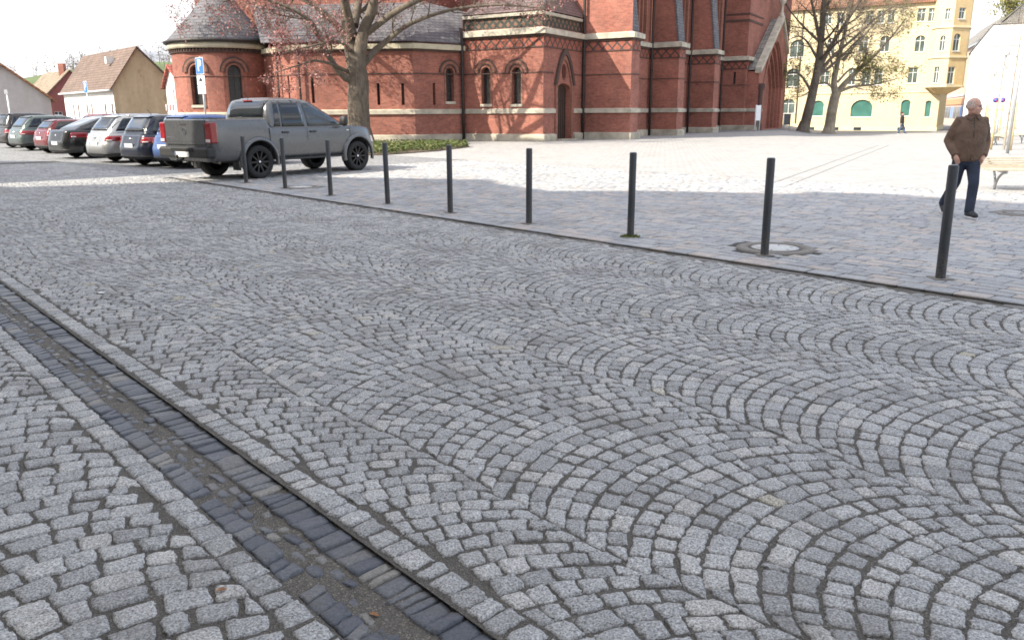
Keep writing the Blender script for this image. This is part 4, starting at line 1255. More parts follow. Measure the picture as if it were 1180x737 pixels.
# ------------------------------------------------------------------ yellow corner building with oriel
M_yel = plaster('yellow_plaster', (0.67, 0.57, 0.37), .12)
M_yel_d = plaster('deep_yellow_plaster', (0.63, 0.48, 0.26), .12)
M_cream = plaster('cream_trim', (0.68, 0.6, 0.4), .1)
M_green_g = plain('green_blind_glass', (0.06, 0.17, 0.14), .3, 0, .25, 1.0)
M_dgl = plain('grey_green_window_glass', (0.1, 0.13, 0.12), .15, 0, .4, .8)
M_rt_dark = roof_tiles('mansard_tiles', (0.25, 0.13, 0.09), (0.33, 0.18, 0.12))
YP = pt_at(1000, 92.0)
yl = at_col(880, YP, W_); yr = at_col(1081, YP, W_)
FY = Face(yl, yr)
yel = empty('yellow_building', (0, 0, 0)); tag(yel, 'four storey yellow corner building with green arched windows and a corner oriel', 'building')
zt_y = FY.z_of(1000, 6.5)
W_DEF = []   # px centre, px width, y top, y bottom, kind
for px, w, y0, y1, k in ((908, 15, 114, 131, 'a'), (942, 14, 116, 134, 'ag'), (992.7, 25, 115, 135, 'ag'), (1043, 11, 115, 134, 'ag'), (1069, 7, 116, 135, 'ag'),
                         (911, 15, 79, 100, 'a'), (947, 10, 82, 98, 'f'), (978, 8, 79, 98, 'f'), (994, 9.5, 79, 98, 'f'), (1008, 9.5, 79, 98, 'f'), (1047, 11, 78, 96, 'f'),
                         (913, 16, 46, 66, 'a'), (951, 9, 44, 62, 'a'), (987.6, 10, 42, 60, 'a'), (1011.5, 11, 41.5, 60, 'a'), (1051, 11, 41, 60, 'a'),
                         (945, 8, 16, 28, 'f'), (959, 8, 15, 28, 'f'), (991, 8, 13, 27, 'f'), (1004, 8, 12.5, 27, 'f'), (1015.5, 8, 12, 26.5, 'f'), (1049, 9, 10, 25, 'f'), (1061, 8.5, 9.5, 25, 'f')):
    xl, xr = FY.x_of(px - w / 2), FY.x_of(px + w / 2); W_DEF.append(((xl + xr) / 2, xr - xl, FY.z_of(px, y1), FY.z_of(px, y0), k))
hy = []
for (x, w, z0, z1, k) in W_DEF:
    if k[0] == 'a': hy.append(arch_poly(x, z0, w, z1 - w * .42, 'round', 10, w * .42))
    else: hy.append(arch_poly(x, z0, w, z1, 'flat'))
FY.wall(MB(), -1.0, zt_y, hy, .16).build('wall', M_yel, yel)
for h, dfn in zip(hy, W_DEF): house_window(FY, h, yel, .16, M_wframe, dfn[4] != 'ag', glass=M_green_g if dfn[4] == 'ag' else M_dgl)
for (x, w, z0, z1, k) in W_DEF:
    if k == 'f':
        b = MB(); FY.bar(b, x - w / 2 - .1, z1 + .02, x + w / 2 + .1, z1 + .16, 0, .05); b.build('window_lintel', M_cream, yel)
FYr = Face(yr, yr + D_ * 14); FYr.wall(MB(), -1, zt_y).build('wall', M_yel_d, yel)
FYl = Face(yl + D_ * 14, yl); FYl.wall(MB(), -1, zt_y).build('wall', M_yel, yel)
zb1, zb2 = FY.z_of(1000, 107), FY.z_of(1000, 145)
moulding(MB(), [yl, yr, yr + D_ * 14], -1, -.3, .07, .03).build('plinth', M_cream, yel)
moulding(MB(), [yl, yr, yr + D_ * 14], zb1 - .07, zb1 + .07, .07, .03).build('string_course', M_cream, yel)
moulding(MB(), [yl, yr], zt_y - .02, zt_y + .3, .4, .05).build('eaves_cornice', M_rt_dark, yel)
for px in (936, 964, 990, 1041):
    x = FY.x_of(px); h = arch_poly(x, -.68, .8, -.34, 'flat')
    FY.pane(h, -.075).build('cellar_window', M_wglass, yel)
b = MB()
b.poly([up(yl - W_ * .3 - D_ * .4, zt_y + .25), up(yr - D_ * .4, zt_y + .25), up(yr + D_ * 1.6, zt_y + 3.2), up(yl + D_ * 1.6, zt_y + 3.2)])
b.poly([up(yl + D_ * 1.6, zt_y + 3.2), up(yr + D_ * 1.6, zt_y + 3.2), up(yr + D_ * 14, zt_y + 3.0), up(yl + D_ * 14, zt_y + 3.0)])
b.poly([up(yr - D_ * .4, zt_y + .25), up(yr + D_ * 14, zt_y + .25), up(yr + D_ * 14, zt_y + 3.0), up(yr + D_ * 1.6, zt_y + 3.2)])
b.poly([up(yl + D_ * 14, zt_y + .25), up(yl - D_ * .4, zt_y + .25), up(yl + D_ * 1.6, zt_y + 3.2), up(yl + D_ * 14, zt_y + 3.0)])
b.build('mansard_roof', M_rt_dark, yel)
# oriel at the corner, from the first floor up
oz0 = FY.z_of(1081, 100); ozt = zt_y + 3.4
o0 = at_col(1063, YP, W_); o1 = at_col(1068, YP - D_ * 1.4, W_); o2 = at_col(1086, YP - D_ * 1.4, W_); o3 = o2 + (W_ * .85 + D_ * .85).normalized() * 2.1; o4 = o3 + D_ * 2.5
opath = [o0, o1, o2, o3, o4]
og = []
for i, (a, b_) in enumerate(zip(opath[:-1], opath[1:])):
    F = Face(a, b_); hs = []
    if i == 1: defs = [(1076.5, 6, 41, 59, 'a'), (1074, 5.5, 77, 96, 'f'), (1078.5, 5.5, 10, 23, 'f')]
    elif i == 2: defs = [(1092.5, 7.5, 39, 59, 'a'), (1089.8, 7.5, 77, 97, 'f'), (1094.6, 7, 9, 22, 'f')]
    else: defs = []
    for px, w, y0, y1, k in defs:
        xl, xr = F.x_of(px - w / 2), F.x_of(px + w / 2); x = (xl + xr) / 2
        x = min(max(x, (xr - xl) / 2 + .12), F.L - (xr - xl) / 2 - .12)
        z0, z1 = F.z_of(px, y1), F.z_of(px, y0)
        hs.append(arch_poly(x, z0, xr - xl, z1 - (.35 if k == 'a' else 0), 'round' if k == 'a' else 'flat', 8, .35) if k == 'a' else arch_poly(x, z0, xr - xl, z1, 'flat'))
    F.wall(MB(), oz0, ozt, hs, .14).build('oriel_wall', M_yel_d if i > 1 else M_yel, yel)
    for h in hs: house_window(F, h, yel, .14, glass=M_dgl)
for z in (oz0 + .02, FY.z_of(1070, 67), FY.z_of(1070, 33), ozt - .3):
    moulding(MB(), opath, z - .1, z + .1, .1, .04).build('oriel_moulding', M_cream, yel)
b = MB(); low = [up(p * .35 + (yr) * .65, oz0 - .75) for p in opath]; hi_ = [up(p, oz0) for p in opath]
for i in range(4): b.poly([low[i], low[i + 1], hi_[i + 1], hi_[i]])
b.poly(low); b.build('oriel_corbel', M_yel_d, yel)
b = MB(); apx_ = up((o1 + o4) * .5 - W_ * .3, ozt + 3.0); 
for i in range(4): b.poly([up(opath[i], ozt), up(opath[i + 1], ozt), apx_])
b.build('oriel_roof', M_rt_dark, yel)
b = MB(); b.box((-.05, -.05, 0), (.05, .05, zt_y), 0, TR(FY.p(.3, 0, .1))); b.build('downpipe', M_cream, yel)
bs = FY.x_of(917.5); b = MB(); b.tube([FY.p(bs, .1, .09), FY.p(bs, zt_y, .09)], .05, 8); b.build('downpipe', M_pipe, yel)

# ------------------------------------------------------------------ pastel terrace beyond it, with a shop front
M_pastel = plaster('pastel_pink_plaster', (0.62, 0.46, 0.38), .15)
M_slate_g = roof_tiles('grey_street_roof', (0.22, 0.21, 0.2), (0.3, 0.285, 0.27))
M_shop_o = plain('orange_shop_panel', (0.65, 0.3, 0.14), .6); M_shop_b = plain('blue_shop_panel', (0.2, 0.32, 0.6), .6)
TP = pt_at(1086, 135.0); TQ = pt_at(1120, 102.0)
FTc = Face(TP, TQ); ter = empty('terraced_house', (0, 0, 0)); tag(ter, 'pastel pink terraced house with shop front between yellow building and white gable', 'house')
zt_t = FTc.z_of(1096, 62)
hs = []
for i in range(4):
    x = FTc.L * (i + .6) / 4.6
    for f_ in range(2):
        zz = zt_t * (.42 + .27 * f_); hs.append(arch_poly(x, zz, 1.1, zz + 1.7, 'flat'))
FTc.wall(MB(), -1, zt_t, hs, .15).build('wall', M_pastel, ter)
for h in hs: house_window(FTc, h, ter, .15)
for i in range(9):
    b = MB(); x = FTc.L * (i + .2) / 9.4; FTc.bar(b, x, .3, x + FTc.L / 12, 1.9, 0, .05); b.build('shop_window', M_wglass if i % 3 else M_shop_b, ter)
b = MB(); FTc.bar(b, .2, 2.2, FTc.L - .2, 3.0, 0, .12); b.build('shop_sign', M_shop_o, ter)
b = MB(); FTc.bar(b, .2, 3.3, FTc.L - .2, 3.5, 0, .1); b.build('string_course', M_wframe, ter)
Face(TQ, TQ - FTc.o * 8).wall(MB(), -.05, zt_t).build('wall', M_pl_grey, ter)
b = MB()
b.poly([up(TP + FTc.o * .4, zt_t), up(TQ + FTc.o * .4, zt_t), up(TQ - FTc.o * 4, zt_t + 4.2), up(TP - FTc.o * 4, zt_t + 4.2)])
b.poly([up(TQ - FTc.o * 4, zt_t + 4.2), up(TP - FTc.o * 4, zt_t + 4.2), up(TP - FTc.o * 8.4, zt_t), up(TQ - FTc.o * 8.4, zt_t)])
b.poly([up(TQ, zt_t), up(TQ - FTc.o * 8, zt_t), up(TQ - FTc.o * 4, zt_t + 4.1)])
b.build('roof', M_slate_g, ter)
# ------------------------------------------------------------------ white gable at the right
M_white = plaster('bright_white_plaster', (0.8, 0.79, 0.77), .06)
GA = pt_at(1110, 76.0); FG = Face(GA, GA + W_ * 26)
wg = empty('white_gable_house', (0, 0, 0)); tag(wg, 'large blank white gable wall with red chimney at the right edge', 'house')
z1_ = FG.z_of(1111, 61); x2 = FG.x_of(1131); z2 = FG.z_of(1131, 29)
FG.wall(MB(), -1, z1_, (), .1, 0, [(FG.L, z1_ + .0), (FG.L - 4, z2 - .1), (x2, z2), (0, z1_)]).build('gable_wall', M_white, wg)
FGl = Face(GA + D_ * 14, GA); FGl.wall(MB(), -1, z1_).build('wall', M_pl_grey, wg)
b = MB()
e_ = [FG.p(-.15, z1_ - .1, .12), FG.p(x2, z2 + .05, .12), FG.p(FG.L - 4, z2 - .05, .12), FG.p(FG.L + .2, z1_, .12)]
v = e_ + [p + D_ * 14 for p in e_]; v += [p + ZV * .1 for p in v]
b.add(v, [(0, 1, 5, 4), (1, 2, 6, 5), (2, 3, 7, 6), (8, 12, 13, 9), (9, 13, 14, 10), (10, 14, 15, 11), (0, 8, 9, 1), (1, 9, 10, 2), (2, 10, 11, 3), (4, 5, 13, 12), (5, 6, 14, 13), (6, 7, 15, 14), (0, 4, 12, 8), (3, 11, 15, 7)])
rf = b.build('roof', M_slate_g, wg)
xc_ = FG.x_of(1170.5); b = MB(); FG.bar(b, xc_ - .28, z2 - .3, xc_ + .28, FG.z_of(1170, 19), -2.0, -1.4); FG.bar(b, xc_ - .33, FG.z_of(1170, 19), xc_ + .33, FG.z_of(1170, 17.5), -2.05, -1.35); b.build('chimney', M_brick, rf)
b = MB(); b.tube([FG.p(FG.x_of(1168) - .6, z2, -2), FG.p(FG.x_of(1168) - .6, z2 + 1.5, -2)], .02, 5); b.build('aerial', M_pipe, rf)

# ------------------------------------------------------------------ hill far behind the left houses
b = MB(); vs = []; fs = []
nx, ny = 60, 14
for i in range(nx + 1):
    for j in range(ny + 1):
        x = -290 + 330 * i / nx; y = 190 + 200 * j / ny
        h = 19 * math.exp(-((x + 115) / 75) ** 2) * math.sin(min(1, j / 7) * math.pi / 2) + 1.0 * math.sin(x * .09) * (j / ny) + 8 * math.exp(-((x + 250) / 60) ** 2) * (j / ny)
        vs.append((x, y, h - .5))
for i in range(nx):
    for j in range(ny): fs.append((i * (ny + 1) + j, (i + 1) * (ny + 1) + j, (i + 1) * (ny + 1) + j + 1, i * (ny + 1) + j + 1))
b.add(vs, fs, 0, True)
M_hill = plain('hill_grass', (0.09, 0.12, 0.045), .95, 0, .4, .05)
tag(b.build('hill', M_hill), 'low green hill rising behind the houses on the left', 'hill', kind='structure')
# wood on the hill: one mass of bare crowns
b = MB()
for k in range(240):
    x = random.uniform(-215, -45); y = random.uniform(225, 330)
    h0 = 19 * math.exp(-((x + 115) / 75) ** 2) * math.sin(min(1, (y - 190) / 100) * math.pi / 2) - .8
    H = random.uniform(3, 7.5)
    b.add([(x - .12, y, h0), (x + .12, y, h0), (x, y + .1, h0 + H)], [(0, 1, 2), (0, 2, 1)], 0)
    for q in range(46):
        a = random.random() * 6.28; rr = random.random() ** .5 * H * .3; zz = h0 + H * (.35 + .65 * random.random())
        rr *= 1.1 - abs((zz - h0) / H - .6)
        c = Vector((x + rr * math.cos(a), y + rr * math.sin(a), zz)); s = random.uniform(.15, .5)
        d1 = Vector((random.gauss(0, 1), random.gauss(0, 1), random.gauss(0, 1))).normalized() * s; d2 = Vector((random.gauss(0, 1), random.gauss(0, 1), random.gauss(0, 1))).normalized() * s * .6
        b.add([c - d1, c + d2, c + d1], [(0, 1, 2)], 1 if q % 3 else 0)
M_farbark = plain('far_bark', (0.12, 0.1, 0.08), .9); M_farleaf = plain('far_spring_leaf', (0.14, 0.17, 0.06), .9, 0, .35, .3)
tag(b.build('hill_wood', [M_farbark, M_farleaf], fix=False), 'thin wood of bare and budding trees along the far hilltop', 'wood', kind='stuff')
# ------------------------------------------------------------------ trees
def bark_mat(name, lo, hi):
    m, nt, b = new_mat(name)
    v = coords(nt, 'Object', (1, 1, .25))
    n1 = noise(nt, v, 9, 7, .7); n2 = noise(nt, coords(nt), 1.2, 4)
    c = ramp(nt, n1, [(.3, lo), (.7, hi)]); c = mixc(nt, .6, c, ramp(nt, n2, [(.35, (.65, .65, .62)), (.65, (1.3, 1.3, 1.25))]), 'MULTIPLY')
    nt.links.new(c, b.inputs['Base Color']); b.inputs['Roughness'].default_value = .95
    bump(nt, n1, .9, .05, b); return m
def leaf_mat(name, stops, trans=.3):
    m, nt, b = new_mat(name)
    g = nt.nodes.new('ShaderNodeNewGeometry')
    c = ramp(nt, g.outputs['Random Per Island'], stops)
    nt.links.new(c, b.inputs['Base Color']); b.inputs['Roughness'].default_value = .6
    tr = nt.nodes.new('ShaderNodeBsdfTranslucent'); nt.links.new(c, tr.inputs['Color'])
    ms = nt.nodes.new('ShaderNodeMixShader'); ms.inputs[0].default_value = trans
    out = [n for n in nt.nodes if n.type == 'OUTPUT_MATERIAL'][0]
    nt.links.new(b.outputs[0], ms.inputs[1]); nt.links.new(tr.outputs[0], ms.inputs[2]); nt.links.new(ms.outputs[0], out.inputs['Surface'])
    return m
M_bark = bark_mat('grey_brown_bark', (0.075, 0.06, 0.046), (0.2, 0.165, 0.13))
M_bark_d = bark_mat('dark_bark', (0.08, 0.066, 0.053), (0.19, 0.16, 0.13))
M_bark_l = bark_mat('pale_bark', (0.2, 0.17, 0.13), (0.42, 0.36, 0.28))
M_copper = leaf_mat('copper_leaves', [(0, (.2, .06, .062)), (.5, (.34, .14, .13)), (.85, (.46, .25, .22)), (1, (.54, .34, .3))])
M_spring = leaf_mat('young_green_leaves', [(0, (.13, .14, .03)), (.6, (.26, .25, .06)), (1, (.38, .33, .1))])

class Tree:
    def __init__(self, seed, leaf=.1, upb=.05, maxd=4):
        self.r = random.Random(seed); self.b = MB(); self.lv = MB(); self.leaf = leaf; self.upb = upb; self.maxd = maxd; self.nl = 0
    def rv(self, s=1.0): return Vector((self.r.gauss(0, s), self.r.gauss(0, s), self.r.gauss(0, s)))
    def limb(self, pts, r0, r1, n=9, sub=3):
        """a hand-placed limb: smoothed polyline"""
        P = [Vector(p) for p in pts]; out = []
        for i in range(len(P) - 1):
            p0 = P[max(0, i - 1)]; p1 = P[i]; p2 = P[i + 1]; p3 = P[min(len(P) - 1, i + 2)]
            for k in range(sub):
                t = k / sub
                out.append(.5 * ((2 * p1) + (p2 - p0) * t + (2 * p0 - 5 * p1 + 4 * p2 - p3) * t * t + (3 * p1 - p0 - 3 * p2 + p3) * t ** 3) + self.rv(.02 * r0))
        out.append(P[-1]); m = len(out)
        rad = [r0 + (r1 - r0) * (i / (m - 1)) ** .8 for i in range(m)]
        self.b.tube(out, rad, n); return out, rad
    def grow(self, p, d, L, r, depth, leafy=1.0, droop=0.0):
        n = 4 if depth < self.maxd else 3
        pts = [p.copy()]; rad = [r]; d = d.normalized(); q = p.copy()
        for i in range(n):
            d = (d + self.rv(.16) + Vector((0, 0, self.upb - droop * (i / n)))).normalized()
            q = q + d * (L / n); pts.append(q.copy()); rad.append(max(.006, r * (1 - .75 * (i + 1) / n)))
        self.b.tube(pts, rad, 6 if depth <= 1 else (4 if depth == 2 else 3), 0, False)
        if depth >= self.maxd:
            for s in range(1, n + 1): self.cluster(pts[s], leafy)
            return
        k = {0: 6, 1: 5, 2: 5, 3: 4}.get(depth, 4)
        for c in range(k):
            t = .3 + .7 * (c + self.r.random()) / k; i = min(n - 1, int(t * n)); f = t * n - i
            bp = pts[i] + (pts[i + 1] - pts[i]) * min(1, f); ax = (pts[i + 1] - pts[i]).normalized()
            side = ax.cross(self.rv()).normalized(); nd = (ax * self.r.uniform(.45, .9) + side * self.r.uniform(.6, .95)).normalized()
            self.grow(bp, nd, L * self.r.uniform(.45, .68), max(.007, rad[i] * .55), depth + 1, leafy, droop)
        self.cluster(pts[-1], leafy)
    def cluster(self, p, leafy):
        m = leafy * self.r.uniform(.3, 1.7); k = int(m) + (1 if self.r.random() < m - int(m) else 0)
        for i in range(k):
            c = p + self.rv(self.leaf * 1.3); s = self.leaf * self.r.uniform(.6, 1.15)
            a = self.rv().normalized(); b_ = a.cross(self.rv()).normalized() * s * .33; a = a * s * .5
            self.lv.add([c - a, c + b_ - a * .1, c + a, c - b_ - a * .1], [(0, 1, 2, 3)]); self.nl += 1
    def along(self, out, rad, k, t0, t1, L, depth, leafy, up_=0.1, droop=0.0):
        for c in range(k):
            t = t0 + (t1 - t0) * (c + self.r.random()) / k; i = min(len(out) - 2, int(t * (len(out) - 1)))
            ax = (out[i + 1] - out[i]).normalized(); side = ax.cross(self.rv()).normalized()
            nd = (ax * self.r.uniform(.3, .8) + side * .9 + Vector((0, 0, up_))).normalized()
            self.grow(out[i], nd, L * self.r.uniform(.65, 1.25) * (1.15 - .5 * t), rad[i] * .45, depth, leafy, droop)
    def done(self, name, loc, label, bark, leafm, group=None):
        t = empty(name, loc); tag(t, label, 'tree', group)
        o = self.b.build('trunk', bark, t, fix=False)
        if self.nl: self.lv.build('crown', leafm, t, fix=False)
        return t

# copper-leaved tree before the church (base hidden behind the pickup)
tb_ = pt_at(413, 41.0)
def tp(px, py, dy=0.0):      # point in the tree's own frame, placed beside its trunk at depth offset dy
    Y = 41.0 + dy; p = pt_at(px, Y); return Vector((p.x - tb_.x, dy, z_at(p, px, py)))
T = Tree(5, .125, .03, 4)
trunk, tr = T.limb([(0.05, 0, -.1), (0, 0, .5), (.02, 0, 2.0), (.05, 0, 3.3), tp(413, 62)], .62, .46, 14, 4)
T.b.tube([(0.05, 0, -.12), (0.03, 0, .25), (0, 0, .9)], [.84, .69, .54], 14)
LIMBS = [([tp(410, 70), tp(407, 40, .3), tp(404, 5, .6), tp(408, -60, 1.2), tp(400, -150, 1.0)], .40, .10),
         ([tp(417, 66), tp(424, 35, -.3), tp(436, 5, -.8), tp(452, -50, -1.4), tp(470, -120, -2)], .36, .08),
         ([tp(405, 92, -.2), tp(398, 88, -.5), tp(386, 71, -1.0), tp(372, 40, -1.4), tp(362, 22, -1.8), tp(335, 6, -2.2), tp(300, -4, -2.4), tp(268, 2, -2.8)], .19, .04),
         ([tp(420, 75, .3), tp(436, 58, .9), tp(452, 45, 1.2), tp(476, 28, 1.3), tp(520, 12, 1.2), tp(575, 6, 1.0), tp(630, 10, .8)], .21, .03),
         ([tp(408, 50), tp(385, 20, .8), tp(350, -5, 1.6), tp(300, -12, 2.2), tp(250, -6, 2.5), tp(205, -2, 2.6)], .2, .03),
         ([tp(418, 45), tp(470, 8, -1.2), tp(530, -14, -2.2), tp(590, -18, -3), tp(650, -10, -3.2)], .2, .03),
         ([tp(411, 40), tp(400, -20, -2), tp(380, -80, -4), tp(350, -120, -5)], .24, .05),
         ([tp(413, 30), tp(430, -40, 2.2), tp(450, -100, 3.5), tp(480, -160, 4)], .24, .05),
         ([tp(407, 85, .2), tp(390, 76, -1.2), tp(368, 70, -2.0), tp(345, 76, -2.4), tp(320, 84, -2.6)], .1, .02),
         ([tp(409, 60), tp(396, 48, -1.6), tp(378, 50, -2.4), tp(352, 56, -2.9), tp(330, 62, -3)], .1, .02)]
for k, (pts, r0, r1) in enumerate(LIMBS):
    o_, rd = T.limb(pts, r0, r1, 8, 4)
    if k in (0, 1, 6, 7): T.along(o_, rd, 6, .25, 1.0, 2.8, 1, .7, .15)
    elif k in (2, 4): T.along(o_, rd, 10, .3, 1.0, 1.9, 1, .6, .05, .06)
    elif k in (3, 5): T.along(o_, rd, 7, .35, 1.0, 1.6, 1, .2, .05, .05)
    else: T.along(o_, rd, 8, .35, 1.0, 1.1, 2, 1.8, -.05, .05)
T.done('copper_tree', tb_, 'large tree with reddish copper spring leaves between pickup and church', M_bark, M_copper)

# two mostly bare trees before the yellow building
def tree_right(px, Y, seed, pts_px, label, bark, leafm, leafy, r0, kids):
    p0 = pt_at(px, Y); z0 = zdip(p0.x, p0.y) - .05
    T = Tree(seed, .2, .06, 4)
    def q(a, c, dy=0.0):
        p = pt_at(a, Y + dy); return Vector((p.x - p0.x, dy, z_at(p, a, c)))
    first = True
    for (pl, ra, rb, k, L, lf) in pts_px:
        P_ = [q(*e) for e in pl]
        if first: P_[0].z = z0; T.b.tube([P_[0], P_[0] + Vector((.02, 0, .3)), P_[0] + (P_[1] - P_[0]) * .35], [ra * 1.5, ra * 1.12, ra * .95], 12)
        o_, rd = T.limb(P_, ra, rb, 10 if first else 7, 4)
        if k: T.along(o_, rd, k, .3 if first else .2, 1.0, L, 1, lf, .25)
        first = False
    return T.done('bare_tree', (p0.x, p0.y, 0), label, bark, leafm, 'bare trees before the yellow building')
tree_right(927, 74.0, 3, [([(927, 149), (933, 118), (938, 80), (939, 40), (939, 0), (941, -60), (945, -120)], .5, .11, 12, 5.0, .015),
                          ([(937, 84), (950, 55), (966, 25), (985, -10), (1000, -40)], .26, .05, 9, 3.6, .02),
                          ([(936, 95), (950, 70), (975, 45), (1000, 20), (1020, 5)], .2, .04, 9, 3.0, .05),
                          ([(934, 108), (926, 95), (918, 86), (908, 84), (902, 88)], .14, .03, 6, 1.6, .2),
                          ([(939, 50), (930, 20), (922, -10), (915, -40)], .2, .04, 8, 3.0, .05),
                          ([(938, 70), (925, 50), (914, 42), (903, 46)], .14, .03, 6, 2.0, .1)],
           'tall dark trunked bare tree before the yellow building, nearer the church portal', M_bark_d, M_spring, .1, .6, 0)
tree_right(958, 76.0, 8, [([(957, 149), (959, 125), (962, 106)], .5, .42, 0, 0, 0),
                          ([(961, 110), (958, 90), (962, 60), (966, 30), (968, 0), (972, -40)], .34, .06, 9, 3.2, .14),
                          ([(962, 108), (974, 92), (990, 75), (1005, 60), (1020, 40), (1032, 22)], .3, .05, 10, 2.8, .2),
                          ([(962, 107), (980, 100), (1000, 98), (1018, 94), (1032, 90)], .17, .03, 9, 1.8, .32),
                          ([(961, 106), (950, 96), (938, 98), (925, 110), (910, 112)], .13, .03, 6, 1.6, .2),
                          ([(966, 70), (980, 50), (1000, 25), (1015, 10)], .18, .04, 8, 2.6, .13),
                          ([(962, 95), (975, 80), (985, 82), (1000, 86)], .12, .03, 8, 1.7, .3)],
           'pale trunked spreading tree with sparse yellow green leaves before the yellow building', M_bark_l, M_spring, .4, .6, 0)
# tree far behind the white gable
pb = pt_at(1146, 105.0); T = Tree(21, .3, .05, 3)
o_, rd = T.limb([(0, 0, -.5), (0, 0, 6), (.3, 0, 12), (.4, 0, z_at(pb, 1148, 12))], .3, .06, 7); T.along(o_, rd, 16, .55, 1.0, 2.6, 1, 1.6, .1)
T.done('tree', pb, 'greenish tree top showing over the white gable roof', M_bark_d, M_spring)

# slim saplings on the square, each with its three stakes
M_stake = plain('stake_wood', (0.5, 0.38, 0.2), .8, 0, .2, 12); M_galv = plain('galvanised_steel', (0.42, 0.43, 0.44), .45, .5, .12, 8); M_bark_s = plain('sapling_bark', (0.3, 0.26, 0.21), .9, 0, .2, 10)
def sapling(px_b, Y, px_t, label, seed, H=5.2, stakes=True):
    p0 = pt_at(px_b, Y); p0.z = zdip(p0.x, p0.y); T = Tree(seed, .06, .12, 3)
    ptop = pt_at(px_t, Y)
    o_, rd = T.limb([(0, 0, -.05), (.01, 0, H * .35), (.02, 0, H * .7), (.03, 0, H)], .045, .012, 7)
    T.along(o_, rd, 12, .38, 1.0, 1.1, 2, .15, .5)
    t = T.done('sapling', p0, label, M_bark_s, M_spring, 'staked saplings along the right side')
    if stakes:
        for k in range(3):
            a = R(30 + 120 * k); c = Vector((.42 * math.cos(a), .42 * math.sin(a), 0))
            b = MB(); b.tube([c + ZV * -.05, c + ZV * 1.75], .04, 8); b.build('stake', M_stake, t)
        for k in range(3):
            a, a2 = R(30 + 120 * k), R(150 + 120 * k)
            b = MB(); b.tube([Vector((.42 * math.cos(a), .42 * math.sin(a), 1.5)), Vector((.42 * math.cos(a2), .42 * math.sin(a2), 1.5))], .025, 6); b.build('stake_rail', M_stake, t)
    return t
sapling(1163, 31.0, 1170, 'slim bare sapling between three wooden stakes, nearest the slatted bench', 31, 5.6)
sapling(1149, 41.0, 1152, 'slim bare sapling with wooden stakes, standing next to the street lamp', 32, 5.6)
sapling(1136, 52.0, 1140, 'slim bare sapling with wooden stakes, farthest along the row', 33, 5.6)

# ------------------------------------------------------------------ planting bed at the foot of the church
bed = [gnd(446, 179), gnd(500, 175), gnd(541, 170), gnd(536, 166.5), gnd(480, 166.5), gnd(436, 167), gnd(380, 172), gnd(380, 180)]
M_soil = plain('bed_soil', (0.13, 0.1, 0.07), .95, 0, .3, 3, .02)
b = MB(); b.poly([p + ZV * .05 for p in bed]); 
n = len(bed); cb = sum(bed, Vector()) / n
b.add([p + ZV * .05 for p in bed] + [p + ZV * -.02 for p in bed], [(i, (i + 1) % n, n + (i + 1) % n, n + i) for i in range(n)])
struct(b.build('planting_bed', M_soil), 'low soil bed at the foot of the church wall', 'planting bed')
M_gc = leaf_mat('ground_cover_leaves', [(0, (.05, .08, .02)), (.6, (.12, .16, .045)), (1, (.22, .2, .09))], .2)
def inside(p, poly):
    c = False; j = len(poly) - 1
    for i in range(len(poly)):
        a, q = poly[i], poly[j]
        if (a.y > p.y) != (q.y > p.y) and p.x < (q.x - a.x) * (p.y - a.y) / (q.y - a.y) + a.x: c = not c
        j = i
    return c
b = MB(); xs = [p.x for p in bed]; ys = [p.y for p in bed]; cnt = 0
while cnt < 7000:
    p = Vector((random.uniform(min(xs), max(xs)), random.uniform(min(ys), max(ys)), 0))
    if not inside(p, bed): continue
    dn = math.sin(p.x * 2.1) * math.sin(p.y * 1.4 + 1) + random.random()
    if dn < .0: continue
    cnt += 1
    h = .06 + random.random() * .2; s = random.uniform(.05, .1); a = random.random() * 6.28
    u1 = Vector((math.cos(a), math.sin(a), random.uniform(-.3, .6))) * s; u2 = Vector((-math.sin(a), math.cos(a), random.uniform(-.3, .5))) * s * .5
    c = p + ZV * h; b.add([c - u1, c + u2, c + u1, c - u2], [(0, 1, 2, 3)])
tag(b.build('ground_cover', M_gc, fix=False), 'low green ground cover filling the bed before the church', 'ground cover', kind='stuff')

# ------------------------------------------------------------------ signs, boards, lamps, benches
M_signblue = plain('sign_blue', (0.03, 0.16, 0.55), .35, 0, .04, 5); M_signwhite = plain('sign_white', (0.78, 0.78, 0.78), .4, 0, .04, 5); M_black = plain('black_print', (0.02, 0.02, 0.02), .5); M_signred = plain('sign_red', (0.5, 0.02, 0.03), .4)
def text_mesh(txt, size, mat, name, parent, M, ext=.0015, bold=0.0):
    cu = bpy.data.curves.new(name, 'FONT'); cu.body = txt; cu.size = size; cu.align_x = 'CENTER'; cu.align_y = 'CENTER'; cu.extrude = ext; cu.offset = bold
    o = bpy.data.objects.new(name, cu); COL.objects.link(o)
    dg = bpy.context.evaluated_depsgraph_get(); me = bpy.data.meshes.new_from_object(o.evaluated_get(dg)); bpy.data.objects.remove(o)
    me.materials.clear(); me.materials.append(mat)
    o2 = bpy.data.objects.new(name, me); COL.objects.link(o2); o2.parent = parent; o2.matrix_local = M
    return o2
def faceM(loc, rz):          # local x right, y up, z towards the viewer when rz = 0
    return Matrix.Translation(Vector(loc)) @ Matrix.Rotation(rz, 4, 'Z') @ Matrix.Rotation(R(90), 4, 'X')
